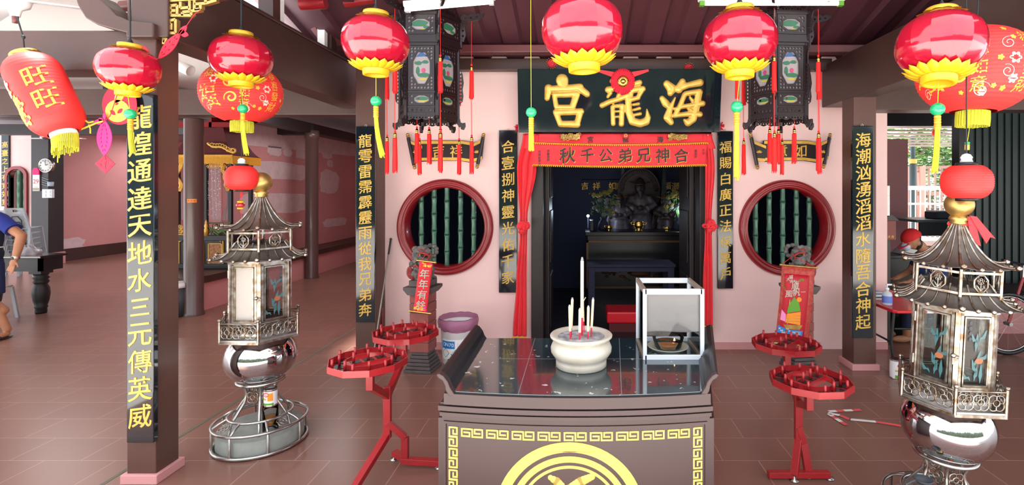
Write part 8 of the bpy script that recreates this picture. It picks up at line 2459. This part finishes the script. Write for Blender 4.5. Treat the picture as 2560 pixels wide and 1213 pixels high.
# ================================================================== what singles each thing out
NEW = {
 'couplet_board': 'longest black board with pale gold characters, on the brown pillar nearest the bright tiled floor',
 'couplet_board.001': 'black board with gold characters on the pillar beside the leaning mop handle',
 'couplet_board.002': 'black board with gold characters on the pink wall above the white pail',
 'couplet_board.003': 'shorter black board with gold characters on the pink wall, directly above the framed glass case',
 'couplet_board.004': 'black board with gold characters on the pillar beside the red folding table',
 'couplet_board.005': 'narrow black board with tiny gold characters beside a small arched window',
 'bead_tassel': 'green bead and yellow tassel on a thread crossing the end of the plaque by 宮',
 'brass_censer.001': 'small brass pot on the dark altar, on the incense-stick side of the large censer',
 'brass_censer.002': 'smallest brass pot on the dark altar, above the framed glass case',
 'broom_handle': 'red and black broom stick upright beside the leaning grey mop handle',
 'candle_rack': 'red two-tray candle rack standing before the 年年有餘 scroll and white pail',
 'candle_rack.001': 'red two-tray candle rack standing before the sailing-ship scroll',
 'clear_jar': 'clear jar on the base of the ribboned pagoda lamp, under an orange tin',
 'green_bottle': 'green plastic bottle with a red cap on the base of the ribboned pagoda lamp',
 'milk_tin.001': 'white and green milk tin on the floor by the red table leg',
 'milk_tin.002': 'orange and yellow milk tin on a clear jar at the ribboned pagoda base',
 'serving_spoon': 'dark ladle lying across the orange and yellow milk tin',
 'oil_lamp': 'clear glass bowl of amber oil with a small flame, inside the framed case',
 'pagoda_lamp': 'steel pagoda lamp with one white-lined pane, standing before the shrine and round columns',
 'pagoda_lamp.001': 'nearer steel pagoda lamp with a red ribbon at its gold neck',
 'ribbon_bow': 'red ribbon with two tails tied at the gold neck of a pagoda lamp',
 'oil_jar': 'measuring jar of amber oil on the base of the pagoda with a white-lined pane',
 'pail': 'white chemical pail with a blue ON 70 label and a purple bag over its rim',
 'palace_lantern': 'carved dark hexagonal lantern with red tassels above the 吉祥 scroll plaque',
 'palace_lantern.001': 'carved dark hexagonal lantern with red tassels above the 意如 scroll plaque',
 'tube_light': 'white tube light above the carved lantern over the 吉祥 scroll plaque',
 'tube_light.001': 'green-ended white tube light above the carved lantern over the 意如 scroll plaque',
 'scroll_plaque': 'dark scroll-shaped plaque with gold characters 吉祥 above a round bamboo window',
 'scroll_plaque.001': 'dark scroll-shaped plaque with gold characters 意如 above a round bamboo window',
 'paper_lantern': 'round gold-printed red paper lantern hanging behind a plastic lantern before the white ceiling',
 'paper_lantern.001': 'larger round gold-printed red paper lantern with a tiny green-beaded pendant',
 'red_lantern.001': 'red plastic lantern with yellow petals, hanging before the smaller gold-printed paper lantern',
 'red_lantern.002': 'red plastic lantern beside the carved lantern over 吉祥, its tassel before the pillar board',
 'red_lantern.004': 'red plastic lantern partly covering the carved palace lantern over 意如',
 'red_lantern.005': 'tilted red plastic lantern overlapping the larger gold-printed paper lantern',
 'person': 'man in navy polo shirt and shorts, elbow out, hand at the black table',
 'drum_lantern': 'long bright red fabric lantern with gold characters 旺旺, hanging askew',
 'small_red_lantern': 'bright red lantern on a white socket with a mini lantern dangling below it',
 'small_red_lantern.001': 'bright red lantern on a white socket above the ribboned pagoda gold ball',
 'mini_lantern': 'tiny red and yellow ornament lantern dangling under a bright red lantern',
 'small_red_lantern.004': 'tiny red lantern half hidden behind the smaller gold-printed paper lantern',
 'small_red_lantern.005': 'small red lantern with a long thread before the patched wall, between the round columns',
 'small_red_lantern.007': 'small red lantern before the pale strip of the patched wall, nearest the pink facade',
 'small_red_lantern.008': 'small dark red lantern against the rose wall stub beside the garden opening',
 'small_red_lantern.010': 'tiny red lantern under the slatted awning before the garden',
 'felt_leaf': 'pair of red felt leaves on the string beside the smallest plastic lantern',
 'felt_medallion': 'round red medallion with gold felt figure behind the smallest plastic lantern',
 'felt_pendant': 'long pink felt pendant hanging between the askew lantern and the nearest brown pillar',
 'fret_bracket': 'gold fretwork corner bracket at the head of the nearest brown pillar',
 'spotlight': 'white spotlight on the white ceiling beside the gold fretwork bracket',
 'ceiling_fan': 'white ceiling fan hub from which the askew 旺旺 lantern hangs',
 'new_year_scroll': 'narrow red hanging scroll with white characters 年年有餘 before a stone lion',
 'ship_scroll': 'wide red and gold hanging scroll with a green and yellow sailing ship',
 'stone_lion': 'grey stone lion with red mouth behind the 年年有餘 scroll',
 'stone_lion.001': 'grey stone lion with red mouth above the sailing-ship scroll',
 'stone_post': 'stone block post with a stepped base behind the 年年有餘 scroll',
 'stone_post.001': 'stone block post behind the sailing-ship scroll',
 'mop_handle': 'slim grey mop handle leaning on the pink wall by a black couplet board',
 'door_curtain': 'red curtain tied in a knot beside the 合壹捌神 couplet board',
 'door_curtain.001': 'red curtain tied in a knot beside the 福賜 couplet board',
 'pompom': 'dark red pompom at the lower plaque corner beside 宮',
 'pompom.001': 'dark red pompom at the lower plaque corner beside 海',
 'sequin_flower': 'red flower ornament with gold beads above 宮 on the plaque',
 'sequin_flower.001': 'red flower ornament with gold beads above 海 on the plaque',
 'gold_bracket': 'small carved gold bracket under 宮 on the plaque',
 'gold_bracket.001': 'small carved gold bracket under 海 on the plaque',
 'drain_pipe': 'white plastic pipe bending under the eave beside the pillar by the red table',
 'donation_box': 'small red wooden box on a thin stand between a pillar and the red cap',
 'bicycle': 'red bicycle partly seen beyond the ribboned pagoda lamp',
 'black_table': 'black wooden table with a thick turned leg beside the man in navy',
 'waste_bin': 'dark bin with a white lid beside the nearer round column',
 'gold_carving': 'gold carved ornament at the foot of the shrine above the white bin lid',
 'wall_clock': 'round white wall clock with a steel rim on a dark pillar',
 'switch_box': 'pale wall switch box on the dark pillar below the clock',
 'wall_bracket': 'black wire holder with a pale blue cup on the dark pillar under the clock',
 'wall_fan': 'wall fan with thin pale blades seen edge-on above the clock',
 'tube_light.002': 'white tube light above the small arched window',
 'tube_light.003': 'white tube light beside a small red lantern under the far beam',
 'garden_tree.001': 'leafy green tree behind the white fence, above the grey table',
 'garden_shrub': 'low green shrub behind the fence bars beside the lamp post',
 'wall_plate': 'white wall plate beside the pillar by the red table, topmost of three',
 'wall_plate.001': 'white wall plate beside the pillar by the red table, middle of three',
 'wall_plate.002': 'white wall plate beside the pillar by the red table, lowest of three',
 'flower_vase': 'vase of yellow and white chrysanthemums beside the silver-robed attendant statue',
 'flower_vase.001': 'vase of yellow and white chrysanthemums beside the dark attendant statue',
 'deity_statue.001': 'smaller silver-robed attendant statue beside the large deity',
 'deity_statue.002': 'smaller dark attendant statue beside the large deity',
 'altar_lamp': 'tiny bluish lit lamp on the altar beside the flowers near the 福賜 board',
 'dark_banner': 'dark pointed banner behind the silver-robed attendant statue',
 'dark_banner.001': 'dark pointed banner behind the dark attendant statue',
 'incense_stick.001': 'outermost short cream incense stick, with a taller stick touching it',
 'incense_stick.002': 'taller cream incense stick beside the outermost short one, left of the tallest',
 'incense_stick.004': 'short straight cream incense stick between the tallest and the curved outer one',
 'incense_stick.005': 'curved cream incense stick, outermost toward the framed glass case',
 'stacking_chair.011': 'grey plastic chair with thin legs behind the man in navy',
 'barrier_tape': 'red and white striped tape lying on the floor between a candle rack and a pagoda',
}
for nm, lb in NEW.items():
    o = bpy.data.objects.get(nm)
    if o is not None: o['label'] = lb
ORD = ['lowest', 'second from the floor', 'third from the floor', 'fourth from the floor', 'fifth from the floor']
for i in range(11):
    o = bpy.data.objects.get('stacking_chair' + ('.%03d' % i if i else ''))
    n, k, w_ = (5, i, 'nearer the arched window') if i < 5 else (6, i - 5, 'beside the dark pillar')
    o['label'] = 'grey plastic chair in the stack %s, %s' % (w_, 'topmost' if k == n - 1 else ORD[k])
